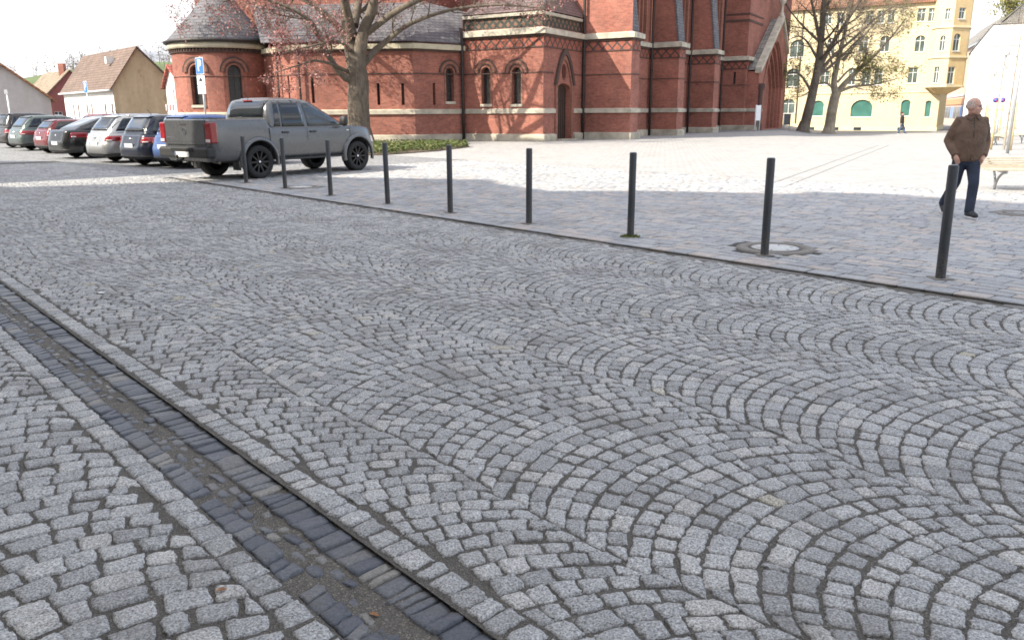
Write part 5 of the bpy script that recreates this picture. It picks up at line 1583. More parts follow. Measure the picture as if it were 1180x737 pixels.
def parking_sign(p, ztop, sc, rz, label, plates=True):
    t = empty('parking_sign', p, rz); tag(t, label, 'traffic sign', 'parking signs')
    MB().tube([(0, 0, -.05), (0, 0, ztop + .03)], .03, 10).build('pole', M_galv, t)
    S = .30 * sc; zc = ztop - S
    pl = MB(); pl.box((-S, -.045, zc - S), (S, -.036, zc + S)); plo = pl.build('sign_plate', M_signwhite, t, bevel=.004)
    b = MB(); b.box((-S * .93, -.0485, zc - S * .93), (S * .93, -.0452, zc + S * .93)); b.build('blue_field', M_signblue, plo)
    text_mesh('P', S * 1.9, M_signwhite, 'letter', plo, faceM((0, -.052, zc), 0), .002, .012 * sc)
    if plates:
        z = zc - S - .03
        for hgt, marks in ((.34 * sc, 1), (.3 * sc, 2)):
            b = MB(); b.box((-S, -.045, z - hgt), (S, -.036, z)); po = b.build('extra_plate', M_signwhite, t, bevel=.003)
            b = MB()
            if marks == 1:
                b.box((-S * .45, -.0485, z - hgt * .62), (S * .45, -.0453, z - hgt * .42)); b.box((-S * .25, -.0485, z - hgt * .42), (S * .22, -.0453, z - hgt * .26))
                b.lathe([(S * .12, -.0018), (S * .12, .0018)], 12, 0, Matrix.Translation((-S * .28, -.047, z - hgt * .68)) @ Matrix.Rotation(R(90), 4, 'X')); b.lathe([(S * .12, -.0018), (S * .12, .0018)], 12, 0, Matrix.Translation((S * .28, -.047, z - hgt * .68)) @ Matrix.Rotation(R(90), 4, 'X'))
                b.build('car_symbol', M_black, po)
            else:
                b.box((-S * .6, -.0485, z - hgt * .38), (S * .6, -.0453, z - hgt * .3)); b.box((-S * .45, -.0485, z - hgt * .62), (S * .45, -.0453, z - hgt * .54)); b.build('print_lines', M_black, po)
            z -= hgt + .02
    return t
psY = 26.5; pp = pt_at(236.5, psY)
parking_sign(pp, z_at(pp, 235, 66.5), .85, R(-43), 'blue parking sign with white plates on a pole above the pickup bed')
psY = 45.0; pp = pt_at(103, psY)
parking_sign(pp, z_at(pp, 101, 94), 1.0, R(-45), 'smaller far blue parking sign before the white fronted cottage', False)
pp = pt_at(11, 43.0); t = empty('steel_pole', pp); tag(t, 'thin white steel post before the grey gable at the left edge', 'post')
MB().tube([(0, 0, -.05), (0, 0, z_at(pp, 9, 108))], .04, 8).build('pole', M_signwhite, t); b = MB(); b.box((-.09, -.06, z_at(pp, 9, 108) - .02), (.09, .06, z_at(pp, 9, 108) + .2)); b.build('cap', M_galv, t)
# red and white barrier board behind the cars
pp = pt_at(197, 40.0); zc = z_at(pp, 192, 124); t = empty('barrier_board', pp, R(-20)); tag(t, 'small red and white barrier board beside the tan gable', 'barrier')
bo = MB(); bo.box((-.27, -.02, zc - .15), (.27, .02, zc + .15)); bo = bo.build('board', M_signwhite, t)
for k in range(3): b = MB(); x = -.19 + .18 * k; b.add([(x - .05, -.024, zc - .145), (x + .03, -.024, zc - .145), (x + .06, -.024, zc + .145), (x - .02, -.024, zc + .145)], [(0, 1, 2, 3)]); b.build('stripe', M_signred, bo)
for s in (-.2, .2): MB().tube([(s, .04, -.05), (s, .04, zc + .15)], .025, 6).build('post', M_galv, t)
# notice boards beside the portal
pp = gnd(872, 151.5); t = empty('notice_board', pp, R(35)); tag(t, 'white notice board on two legs before the church portal', 'notice board')
k_ = (pp.y / 949.0); b = MB(); zb, zt2 = z_at(pp, 872, 139), z_at(pp, 872, 121.5); w2 = 4.2 * k_
b.box((-w2, -.05, zb), (w2, .05, zt2)); b.build('panel', M_signwhite, t, bevel=.01)
for s in (-.9, .9): MB().tube([(w2 * s, .0, -.05), (w2 * s, 0, zt2 + .02)], .045, 8).build('leg', M_signwhite, t)
b = MB(); b.box((-w2 * .7, -.05, zb - .42), (w2 * .7, .05, zb - .03)); b.build('lower_panel', M_iron, t)
pp = gnd(906, 150); t = empty('notice_board', pp, R(30)); tag(t, 'dark notice board on two posts right of the church portal', 'notice board')
zb, zt2 = z_at(pp, 906, 144), z_at(pp, 906, 131); w2 = 5.0 * pp.y / 949
b = MB(); b.box((-w2, -.06, zb), (w2, .06, zt2)); b.build('panel', M_bollard, t, bevel=.01)
for s in (-.95, .95): MB().tube([(w2 * s, 0, -.5), (w2 * s, 0, zt2)], .04, 8).build('leg', M_galv, t)
# street lamps
def street_lamp(px, Y, ytop, label, r=.055):
    p = pt_at(px, Y); p.z = zdip(p.x, p.y); t = empty('street_lamp', p, R(-15)); tag(t, label, 'street lamp', 'slim street lamps at the right')
    zt = z_at(p, px, ytop) - p.z
    MB().tube([(0, 0, -.05), (0, 0, .9), (0, 0, .95), (0, 0, zt - .4)], [r * 1.4, r * 1.4, r, r * .7], 10).build('pole', M_galv, t)
    MB().lathe([(.001, zt - .42), (.14, zt - .38), (.16, zt - .1), (.12, zt - .02), (.001, zt)], 14).build('lantern', M_wframe, t)
    b = MB(); b.box((-.55, -.05, zt), (.55, .05, zt + .05)); b.build('reflector', M_galv, t)
    return t
street_lamp(1151, 40.0, 54, 'slim street lamp with flat crossbar head before the white gable')
street_lamp(1140, 56.0, 80, 'farther slim street lamp before the left part of the white gable', .05)
p = pt_at(1168, 27.5); t = empty('steel_pole', p); tag(t, 'plain grey steel pole rising beside the slatted bench', 'post')
MB().tube([(0, 0, -.05), (0.0, 0, 4.3)], .05, 12).build('pole', M_galv, t); MB().lathe([(.09, 0.0), (.09, .03), (.055, .05)], 14).build('base_plate', M_galv, t)
# two round no stopping signs on one post
p = pt_at(1149.5, 47.0); p.z = zdip(p.x, p.y); t = empty('no_stopping_sign', p, R(-25)); tag(t, 'post with two round blue and red no stopping signs before the white gable', 'traffic sign')
zc = z_at(p, 1149, 115.5) - p.z
MB().tube([(0, 0, -.05), (0, 0, zc + .35)], .035, 8).build('pole', M_galv, t)
for s in (-.17, .17):
    Mx = Matrix.Translation((s, -.05, zc)) @ Matrix.Rotation(R(90), 4, 'X')
    d_ = MB().lathe([(.001, 0), (.15, 0), (.15, .012), (.001, .012)], 20, 0, Mx).build('disc', M_signred, t)
    MB().lathe([(.001, .012), (.118, .0135), (.001, .0136)], 20, 0, Mx).build('blue_field', M_signblue, d_)
    b = MB(); b.box((-.015, -.13, .0137), (.015, .13, .016), 0, Mx @ Matrix.Rotation(R(45), 4, 'Z')); b.build('red_bar', M_signred, d_)

# benches: pale slats on curved steel legs
M_slat = plain('pale_bench_wood', (0.44, 0.38, 0.29), .7, 0, .2, 10); M_steel = plain('bench_steel', (0.3, 0.31, 0.32), .35, .7)
def slat_bench(loc, rz, label, n=9, L=1.9, back=True):
    t = empty('bench', loc, rz); tag(t, label, 'bench', 'slatted benches on the square')
    prof = []
    for i in range(n):
        s = i / (n - 1); y = -.42 + .86 * s; z = .37 + .03 * math.cos(s * 5.0) + .2 * s ** 1.7
        prof.append((y, z, 0.0))
    for i, (y, z, a) in enumerate(prof):
        b = MB(); b.box((-L / 2, -.027, -.014), (L / 2, .027, .014), 0, Matrix.Translation((0, y, z)) @ Matrix.Rotation(a, 4, 'X')); b.build('slat', M_slat, t, bevel=.004)
    for sx in (-L * .36, L * .36):
        b = MB()
        pts = [(sx, -.42 + .86 * k / 10, .37 + .03 * math.cos(k / 10 * 5.0) + .2 * (k / 10) ** 1.7 - .035) for k in range(11)]
        b.tube(pts, .022, 8); b.build('seat_rail', M_steel, t)
        b = MB(); b.tube([(sx, -.4 + .4 * math.sin(k / 8 * math.pi / 2), .35 * math.cos(k / 8 * math.pi / 2)) for k in range(9)], .022, 8); b.build('leg', M_steel, t)
        b = MB(); b.tube([(sx, .36 - .36 * math.sin(k / 8 * math.pi / 2), .46 * math.cos(k / 8 * math.pi / 2)) for k in range(9)], .022, 8); b.build('leg', M_steel, t)
        b = MB(); b.box((sx - .04, -.16, 0), (sx + .04, .16, .012)); b.build('foot_plate', M_steel, t)
    return t
pb_ = Vector((10.02, 15.45, zdip(10, 15.5)))
slat_bench(pb_, R(-8), 'nearest pale slatted bench on curved steel legs at the right edge', 12, 1.9)
pb2 = gnd(1176, 166); slat_bench(pb2 + Vector((.8, 0, 0)), R(-50), 'farther pale slatted bench behind the nearest one', 9, 1.9)
# reclining lounger with curved profile
def lounger(loc, rz, label):
    t = empty('lounger', loc, rz); tag(t, label, 'lounger')
    def pr(s): return (-.85 + 1.75 * s, .34 + .05 * math.sin(s * 7) + (0 if s < .5 else 1.5 * (s - .5) ** 1.6))
    for i in range(17):
        x, z = pr(i / 16); x2, z2 = pr(min(1, i / 16 + .01)); a = math.atan2(z2 - z, x2 - x)
        b = MB(); b.box((-.035, -.33, -.012), (.035, .33, .012), 0, Matrix.Translation((x, 0, z)) @ Matrix.Rotation(-a, 4, 'Y')); b.build('slat', M_slat, t)
    for y in (-.28, .28):
        b = MB(); b.tube([(pr(k / 16)[0], y, pr(k / 16)[1] - .03) for k in range(17)], .02, 6); b.build('side_rail', M_steel, t)
        b = MB(); b.tube([(-.5, y, .3), (-.3, y, .02), (.35, y, .02), (.45, y, .42)], .02, 6); b.build('leg', M_steel, t)
    return t
lp = gnd(1147, 167); lounger(lp, R(25), 'pale slatted reclining lounger behind the walking man')
# waist-high railing along the far right
t = empty('railing', (0, 0, 0)); tag(t, 'low grey steel railing at the right behind the saplings', 'railing')
ra, rb = pt_at(1128, 58.0), pt_at(1215, 40.0)
L_ = (rb - ra).length; dr_ = (rb - ra).normalized()
for z in (.95, .5): b = MB(); b.tube([ra + ZV * (z + zdip(ra.x, ra.y)), rb + ZV * z], .03, 6); b.build('rail', M_galv, t)
for k in range(9): p = ra + dr_ * L_ * k / 8; b = MB(); b.tube([p + ZV * -.5, p + ZV * (.97 + zdip(p.x, p.y))], .03, 6); b.build('post', M_galv, t)
# ------------------------------------------------------------------ vehicles
def car_paint(name, col, metal=0.0, rough=.3):
    m, nt, b = new_mat(name)
    f = noise(nt, coords(nt), 2.5, 5); n2 = noise(nt, coords(nt), 350, 2)
    c = mixc(nt, f, tuple(x * .92 for x in col), tuple(min(1, x * 1.06) for x in col))
    s = nt.nodes.new('ShaderNodeSeparateXYZ'); nt.links.new(coords(nt), s.inputs[0])
    d = ramp(nt, s.outputs['Z'], [(.25, (.35, .35, .35)), (.5, (0, 0, 0))])       # road dirt low on the body
    c = mixc(nt, d, c, (.13, .12, .105))
    nt.links.new(c, b.inputs['Base Color']); b.inputs['Metallic'].default_value = metal
    nt.links.new(ramp(nt, f, [(.3, (rough * .8,) * 3), (.7, (rough * 1.3,) * 3)]), b.inputs['Roughness'])
    b.inputs['Coat Weight'].default_value = .35; b.inputs['Coat Roughness'].default_value = .04
    return m
M_tyre = plain('tyre_rubber', (.018, .018, .018), .85, 0, .3, 20); M_rimblk = plain('black_rim', (.02, .02, .022), .3, .4); M_rimsil = plain('silver_rim', (.5, .5, .52), .3, .8)
M_arch = plain('wheel_well_plastic', (.012, .012, .012), .9); M_blackpl = plain('black_plastic', (.022, .022, .023), .6, 0, .2, 12)
M_tail = plain('tail_light_red', (.24, .008, .012), .15, 0, .2, 10, 0, .6); M_lampw = plain('lamp_clear', (.6, .58, .58), .15, 0, .1, 8, 0, .5)
M_plate = plain('number_plate_white', (.72, .72, .7), .5, 0, .05, 30); M_chrome = plain('chrome', (.7, .7, .72), .15, 1.0)
M_cglass = plain('tinted_car_glass', (.012, .015, .018), .04, 0, .3, 2.0, 0, .3); M_cglass2 = plain('clear_car_glass', (.045, .055, .062), .05, 0, .4, 2.0, 0, .3)
M_platebl = plain('plate_blue_strip', (.02, .07, .35), .5)

def sgnpow(v, e): return math.copysign(abs(v) ** e, v)
class Shell:
    """rounded-rectangle plan outlines stacked in z; rear and front ends may differ"""
    def __init__(self, lv, nr=9.0, nf=5.0, N=72, ztop=None):
        # lv: list of (z or fraction, xr, xf, halfwidth)
        self.lv = lv; self.nr = nr; self.nf = nf; self.N = N; self.ztop = ztop; self.z0 = lv[0][0]
    def L(self, t):
        f = t * (len(self.lv) - 1); i = min(len(self.lv) - 2, max(0, int(f))); f -= i
        return [a + (b - a) * f for a, b in zip(self.lv[i], self.lv[i + 1])]
    def S(self, th, t, off=0.0):
        z, xr, xf, w = self.L(t); xc = (xr + xf) / 2; hl = (xf - xr) / 2
        c, s = math.cos(th), math.sin(th); n = self.nf if c > 0 else self.nr
        x = xc + (hl + off) * sgnpow(c, 2 / n); y = (w + off) * sgnpow(s, 2 / n)
        if self.ztop: z = self.z0 + (self.ztop(x) - self.z0) * (z - self.z0) / (self.lv[-1][0] - self.z0)
        return Vector((x, y, z))
    def angles(self):
        """directions spaced evenly along the outline, extra ones in the corners"""
        out = set()
        for nn, q0 in ((self.nf, 0), (self.nr, 1)):
            c = .5 ** (1 / nn); m = max(6, self.N // 7)
            for i in range(m + 1):
                f = c * i / m; a_side = math.acos(f ** (nn / 2)); a_end = math.asin(f ** (nn / 2))
                for a in (a_side, a_end): out.update((a, 2 * math.pi - a) if q0 == 0 else (math.pi - a, math.pi + a))
            for dlt in (-20, -12, -6, 6, 12, 20):
                a = R(45 + dlt); out.update((a, 2 * math.pi - a) if q0 == 0 else (math.pi - a, math.pi + a))
        r = []
        for a in sorted(x % (2 * math.pi) for x in out):
            if not r or self.dist(r[-1], a) > .012: r.append(a)
        if self.dist(r[-1], r[0] + 2 * math.pi) < .012: r.pop()
        return r
    def dist(self, a, b): return (self.S(a, .5) - self.S(b, .5)).length
    def mesh(self, T=10, crown=.02, mat=0, cap_in=.9):
        b = MB(); N = self.N; vs = []; fs = []
        ths = self.angles(); N = len(ths)
        for j in range(T + 1): vs += [self.S(th, j / T) for th in ths]
        for j in range(T):
            for k in range(N): fs.append((j * N + k, j * N + (k + 1) % N, (j + 1) * N + (k + 1) % N, (j + 1) * N + k))
        # crowned cap
        o = T * N
        for q, (sc, dz) in enumerate(((cap_in, crown * .6), (.6, crown), (.25, crown * 1.1))):
            ring = []
            for th in ths:
                p = self.S(th, 1.0); z, xr, xf, w = self.L(1.0); xc = (xr + xf) / 2
                x = xc + (p.x - xc) * (1 - (1 - sc) * .55); y = p.y * sc
                zz = (self.ztop(x) if self.ztop else p.z) + dz
                ring.append(Vector((x, y, zz)))
            vs += ring; o2 = len(vs) - N
            for k in range(N): fs.append((o + k, o + (k + 1) % N, o2 + (k + 1) % N, o2 + k))
            o = o2
        fs.append(tuple(o + k for k in range(N))); fs.append(tuple(reversed(range(N))))
        b.add(vs, fs, mat, True); return b
    def patch(self, th0, th1, t0, t1, off=.006, n=14, m=5, thick=.02):
        b = MB(); vs = []; fs = []
        for o_ in (off, off - thick):
            for j in range(m + 1):
                for i in range(n + 1): vs.append(self.S(th0 + (th1 - th0) * i / n, t0 + (t1 - t0) * j / m, o_))
        K = (n + 1) * (m + 1); W1 = n + 1
        for j in range(m):
            for i in range(n):
                a = j * W1 + i; fs.append((a, a + 1, a + W1 + 1, a + W1)); fs.append((K + a, K + a + W1, K + a + W1 + 1, K + a + 1))
        edge = [i for i in range(n + 1)] + [j * W1 + n for j in range(1, m + 1)] + [m * W1 + i for i in range(n - 1, -1, -1)] + [j * W1 for j in range(m - 1, 0, -1)]
        for k in range(len(edge)): a, c = edge[k], edge[(k + 1) % len(edge)]; fs.append((a, K + a, K + c, c))
        b.add(vs, fs, 0, True); return b
    def end_patch(self, y0, y1, t0, t1, rear=True, off=.006, n=10, m=5, thick=.02):
        """a patch on the rear (or front) face given in y"""
        def th_of(y, t):
            w = self.L(t)[3]; nn = self.nr if rear else self.nf; s = max(-1, min(1, y / w)); a = math.asin(sgnpow(s, nn / 2)); return math.pi - a if rear else a
        b = MB(); vs = []; fs = []
        for o_ in (off, off - thick):
            for j in range(m + 1):
                t = t0 + (t1 - t0) * j / m
                for i in range(n + 1): vs.append(self.S(th_of(y0 + (y1 - y0) * i / n, t), t, o_))
        K = (n + 1) * (m + 1); W1 = n + 1
        for j in range(m):
            for i in range(n):
                a = j * W1 + i; fs.append((a, a + 1, a + W1 + 1, a + W1)); fs.append((K + a, K + a + W1, K + a + W1 + 1, K + a + 1))
        edge = [i for i in range(n + 1)] + [j * W1 + n for j in range(1, m + 1)] + [m * W1 + i for i in range(n - 1, -1, -1)] + [j * W1 for j in range(m - 1, 0, -1)]
        for k in range(len(edge)): a, c = edge[k], edge[(k + 1) % len(edge)]; fs.append((a, K + a, K + c, c))
        b.add(vs, fs, 0, True); return b
    def side_pane(self, xa0, xb0, xa1, xb1, t0, t1, side, off=.005, n=10, m=6, thick=.02, zb=None):
        """side window: x limits at the bottom (xa0..xb0) and the top (xa1..xb1)"""
        b = MB(); vs = []; fs = []
        def pt(x, t, o_):
            z, xr, xf, w = self.L(t); xc = (xr + xf) / 2; hl = (xf - xr) / 2; q = max(-1, min(1, (x - xc) / hl)); n_ = self.nf if q > 0 else self.nr
            return Vector((x, side * ((w) * (1 - abs(q) ** n_) ** (1 / n_) + o_), z))
        for o_ in (off, off - thick):
            for j in range(m + 1):
                f = j / m; t = t0 + (t1 - t0) * f
                for i in range(n + 1): vs.append(pt((xa0 + (xa1 - xa0) * f) * (1 - i / n) + (xb0 + (xb1 - xb0) * f) * (i / n), t, o_))
        K = (n + 1) * (m + 1); W1 = n + 1
        for j in range(m):
            for i in range(n):
                a = j * W1 + i; fs.append((a, a + 1, a + W1 + 1, a + W1)); fs.append((K + a, K + a + W1, K + a + W1 + 1, K + a + 1))
        edge = [i for i in range(n + 1)] + [j * W1 + n for j in range(1, m + 1)] + [m * W1 + i for i in range(n - 1, -1, -1)] + [j * W1 for j in range(m - 1, 0, -1)]
        for k in range(len(edge)): a, c = edge[k], edge[(k + 1) % len(edge)]; fs.append((a, K + a, K + c, c))
        b.add(vs, fs, 0, True); return b

def make_wheel(parent, x, y, r, w, rim_mat, spokes=10, side=-1):
    """wheel: tyre, rim with spokes; side -1 = right-hand side of the car"""
    M = Matrix.Translation((x, y, r)) @ Matrix.Rotation(R(90) * (1 if side < 0 else -1), 4, 'X')     # local +z points outward
    h = w / 2; wh = empty('wheel'); wh.parent = parent
    MB().lathe([(r * .66, h * .82), (r * .72, h), (r * .93, h * .96), (r * .985, h * .72), (r, h * .3), (r, -h * .3), (r * .985, -h * .72), (r * .9, -h), (r * .6, -h), (r * .6, h * .2)], 40, 0, M).build('tyre', M_tyre, wh)
    b = MB(); b.lathe([(r * .69, h * .86), (r * .66, h * .9), (r * .63, h * .8), (r * .61, h * .1), (.001, h * .05)], 36, 0, M); 
    for k in range(spokes):
        a = 2 * math.pi * k / spokes
        Ms = M @ Matrix.Rotation(a, 4, 'Z')
        b.add([Ms @ Vector(p) for p in ((r * .1, -.022, h * .72), (r * .64, -.016, h * .84), (r * .64, .016, h * .84), (r * .1, .022, h * .72), (r * .1, -.03, h * .3), (r * .64, -.024, h * .4), (r * .64, .024, h * .4), (r * .1, .03, h * .3))],
              [(0, 1, 2, 3), (0, 4, 5, 1), (3, 2, 6, 7), (1, 5, 6, 2), (0, 3, 7, 4)])
    b.lathe([(r * .16, h * .5), (r * .15, h * .78), (.001, h * .8)], 18, 0, M)
    b.build('rim', rim_mat, wh)
    MB().lathe([(r * .085, h * .78), (r * .08, h * .83), (.001, h * .835)], 14, 0, M).build('hub_cap', M_chrome, wh)
    return wh
def cut_wells(o, xs, wid, r, zc, boxes=()):
    cs = []
    b = MB()
    for x in xs:
        for s in (-1, 1):
            b.lathe([(.001, -.21), (r, -.21), (r, .35), (.001, .35)], 32, 0, Matrix.Translation((x, s * wid, zc)) @ Matrix.Rotation(R(-90) * s, 4, 'X'))
    for a, c in boxes: b.box(a, c)
    c = b.build('cutter', M_arch); md = o.modifiers.new('cut', 'BOOLEAN'); md.operation = 'DIFFERENCE'; md.solver = 'EXACT'; md.object = c; md.material_mode = 'TRANSFER'
    bake_mods(o); bpy.data.objects.remove(c)
    for p in o.data.polygons:
        pass
    return o
def number_plate(parent, x, z, w=.52, h=.11, rz=0):
    p = MB().box((x - .012, -w / 2, z - h / 2), (x, w / 2, z + h / 2)).build('number_plate', M_plate, parent)
    MB().box((x - .0135, w / 2 - .045, z - h / 2 + .006), (x - .012, w / 2 - .006, z + h / 2 - .006)).build('blue_strip', M_platebl, p)
CAR_H = 35.0
def place(o, px, track_half, heading=40.0, right=False):
    """put the car so that its left (or right) rear wheel touches the ground at the photo point"""
    g = gnd(*px); a = R(heading); left = Vector((-math.cos(a), math.sin(a), 0))
    o.location = g + left * (track_half if right else -track_half)
    o.rotation_euler = (0, 0, R(90 - heading))

def make_car(label, paint, L=4.3, W=1.78, H=1.48, style='hatch', rim=None, group='cars parked in a row at the left', wb=2.6, ro=.8, light='wide', zb=.93, glass=None, rails=False):
    t = empty('parked_car'); tag(t, label, 'car', group)
    rim = rim or M_rimsil; glass = glass or M_cglass; w = W / 2; xr, xf = -ro, L - ro
    hoodx = wb * .72
    def ztop(x):
        base = zb
        if x > hoodx: base = zb - .02 - .2 * ((x - hoodx) / (xf - hoodx)) ** 1.6
        if style == 'sedan' and x < .1: base = zb + .06
        return base
    lo = Shell([(.22, xr + .1, xf - .12, w * .93), (.3, xr + .02, xf - .03, w * .975), (.42, xr, xf, w * .99), (.56, xr, xf - .01, w), (.7, xr + .05, xf - .06, w), (.82, xr + .09, xf - .14, w * .99), (zb, xr + .13, xf - .22, w * .965)], 7, 4.5, 72, ztop)
    body = lo.mesh(12, .015).build('body', [paint, M_arch], t)
    rw = .315
    cut_wells(body, (0, wb), w * .985, rw + .05, rw)
    xw0, xw1 = wb * .86, wb * .5       # windscreen base, roof front
    if style == 'hatch': xb0, xb1 = xr + .16, xr + .5
    elif style == 'estate': xb0, xb1 = xr + .17, xr + .62
    elif style == 'suv': xb0, xb1 = xr + .14, xr + .42
    else: xb0, xb1 = xr + .32, xr + 1.55
    zr = H - .02; wg = w * .955; wr = w * .71
    K = [(zb - .03, xb0, xw0, wg)]
    for f in (.25, .5, .75, .9):
        K.append((zb + (zr - zb) * f, xb0 + (xb1 - xb0) * (f ** 1.25), xw0 + (xw1 - xw0) * (f ** 1.1), wg + (wr - wg) * f ** 1.2))
    K.append((zr - .005, xb1 + .12, xw1 - .15, wr * .93))
    K2 = []
    for i in range(len(K) - 1): K2.append(K[i])
    gh = Shell(K, 7, 5, 64); gh.mesh(14, .03).build('cabin', paint, t)
    # windows
    tb, tt = .1, .74
    def X(t, k): q = gh.L(t); return q[k]
    ph = .05
    for s in (1, -1):
        B0, B1 = X(tb, 1) + .2, X(tt, 1) + .2; F0, F1 = X(tb, 2) - .2, X(tt, 2) - .1
        mid0, mid1 = wb * .42, wb * .40
        if style in ('estate', 'suv'):
            q0 = B0 + .55
            gh.side_pane(B0, q0, B1 + .02, q0 + .04, tb + .03, tt, s).build('side_window', glass, t); B0, B1 = q0 + .09, q0 + .13
        gh.side_pane(B0, mid0, B1, mid1, tb, tt, s).build('side_window', glass, t)
        gh.side_pane(mid0 + .08, F0, mid1 + .07, F1, tb, tt, s).build('side_window', M_cglass2, t)
        lo.side_handle = None
        for x in (wb * .3, wb * .66):
            MB().box((x - .09, s * (w * .985) - .012, zb - .13), (x + .09, s * (w * .985) + .022, zb - .1)).build('door_handle', paint, t, bevel=.006)
        m_ = MB(); m_.lathe([(.001, -.09), (.085, -.07), (.1, 0), (.085, .06), (.001, .07)], 14, 0, Matrix.Translation((wb * .76, s * (w + .09), zb + .08)) @ Matrix.Rotation(R(90), 4, 'X') @ Matrix.Diagonal((.7, 1, 1, 1))); m_.build('wing_mirror', paint, t)
    gh.end_patch(-wg * .8, wg * .8, tb + (.04 if style != 'sedan' else .02), .78, True).build('rear_window', glass, t)
    gh.end_patch(-wg * .84, wg * .84, .05, .82, False).build('windscreen', M_cglass2, t)
    if style in ('hatch', 'estate', 'suv'):
        gh.end_patch(-wr * .85, wr * .85, .83, .95, True, .05, 10, 3, .06).build('roof_spoiler', paint, t)
        b = MB(); q = gh.S(math.pi, tb + .06, .02); b.tube([q, q + Vector((-.01, .34, .06))], .01, 5); b.build('wiper', M_blackpl, t)
    if rails:
        for s in (1, -1): b = MB(); b.tube([(xb1 + .3, s * wr * .93, zr - .03), (xb1 + .4, s * wr * .93, zr + .045), (xw1 - .35, s * wr * .93, zr + .045), (xw1 - .25, s * wr * .93, zr - .03)], .018, 6); b.build('roof_rail', M_chrome, t)
    # lamps, bumpers, plate
    T = lambda z: (lambda zs: next((i + (z - zs[i]) / (zs[i + 1] - zs[i])) / (len(zs) - 1) for i in range(len(zs) - 1) if z <= zs[i + 1]))([k[0] for k in lo.lv])
    for s in (1, -1):
        a0, a1 = (math.pi * 1.24, math.pi * 1.42) if s < 0 else (math.pi * .76, math.pi * .58)
        if light == 'wide': a0 = math.pi * (1.1 if s < 0 else .9)
        lp_ = lo.patch(a0, a1, T(.7), T(.86), .012, 16, 4, .03).build('tail_light', M_tail, t)
        c0, c1 = a0 + (a1 - a0) * .1, a0 + (a1 - a0) * .45
        lo.patch(c0, c1, T(.715), T(.745), .016, 8, 2, .01).build('reversing_lamp', M_lampw, lp_)
        h0, h1 = (R(-50), R(-22)) if s < 0 else (R(22), R(50))
        lo.patch(h0, h1, T(.6), T(.72), .01, 12, 4, .03).build('headlight', M_lampw, t)
    lo.patch(math.pi * .62, math.pi * 1.38, T(.225), T(.33), .014, 24, 3, .03).build('rear_bumper_trim', M_blackpl, t)
    xq = lo.S(math.pi, T(.6)).x
    number_plate(t, xq - .006, .62 if style != 'sedan' else .55)
    MB().lathe([(.001, 0), (.05, .004), (.05, .012), (.001, .014)], 16, 0, Matrix.Translation((lo.S(math.pi, T(.8)).x - .002, 0, .8)) @ Matrix.Rotation(R(-90), 4, 'Y')).build('emblem', M_chrome, t)
    for s in (1, -1):
        for x in (0, wb): make_wheel(t, x, s * (w - .12), rw, .2, rim, 7, s)
    b = MB(); b.tube([(xb1 + .35, 0, zr), (xb1 + .2, 0, zr + .17)], .008, 5); b.build('aerial', M_blackpl, t)
    return t

P_navy = car_paint('navy_paint', (.005, .008, .02), .0, .2); P_silver = car_paint('silver_paint', (.4, .4, .39), .7, .3); P_black = car_paint('black_paint', (.006, .006, .007), .0, .18)
P_red = car_paint('red_paint', (.12, .009, .011), .0, .22); P_greygreen = car_paint('grey_green_paint', (.1, .125, .12), .4); P_dark = car_paint('dark_brown_paint', (.035, .03, .03), .3)
P_blue = car_paint('blue_paint', (.04, .085, .23), .2); P_truck = car_paint('pickup_grey_paint', (.115, .118, .123), .5, .26)
place(make_car('blue hatchback mostly hidden behind the tailgate of the pickup', P_blue, 4.05, 1.7, 1.5, 'hatch', wb=2.5, ro=.7), (201, 192), .73)
place(make_car('dark navy hatchback with wide red lights, second from the pickup', P_navy, 4.2, 1.78, 1.5, 'hatch', wb=2.58, ro=.78), (166, 189.5), .77)
place(make_car('silver estate car with roof rails between navy hatchback and black liftback', P_silver, 4.7, 1.8, 1.5, 'estate', wb=2.63, ro=.98, rails=True), (133, 185.5), .78)
place(make_car('black liftback car with long sloping rear window', P_black, 4.65, 1.82, 1.48, 'sedan', wb=2.65, ro=1.0, light='tall', rim=M_rimsil), (88, 181), .79)
place(make_car('small red car squeezed between black liftback and grey green estate', P_red, 3.7, 1.66, 1.34, 'hatch', wb=2.4, ro=.6), (57, 176), .7)
place(make_car('grey green estate car with red tail lights near the left end', P_greygreen, 4.6, 1.78, 1.5, 'estate', wb=2.65, ro=.95), (36, 172.5), .77)
place(make_car('dark tall car standing last at the left end of the row', P_dark, 4.4, 1.82, 1.62, 'suv', wb=2.6, ro=.85), (15, 169.5), .79)
c_ = make_car('red car in a farther row, only its roof showing over the silver estate', P_red, 4.2, 1.76, 1.56, 'hatch', group='cars in the farther row'); p = pt_at(128, 40.0); c_.location = (p.x, p.y, 0); c_.rotation_euler = (0, 0, R(150))
c_ = make_car('dark off road car standing alone in the distance at the left edge', P_dark, 4.2, 1.8, 1.85, 'suv', group='cars in the farther row', zb=1.05); p = gnd(3, 160); c_.location = (p.x, p.y, 0); c_.rotation_euler = (0, 0, R(-60))

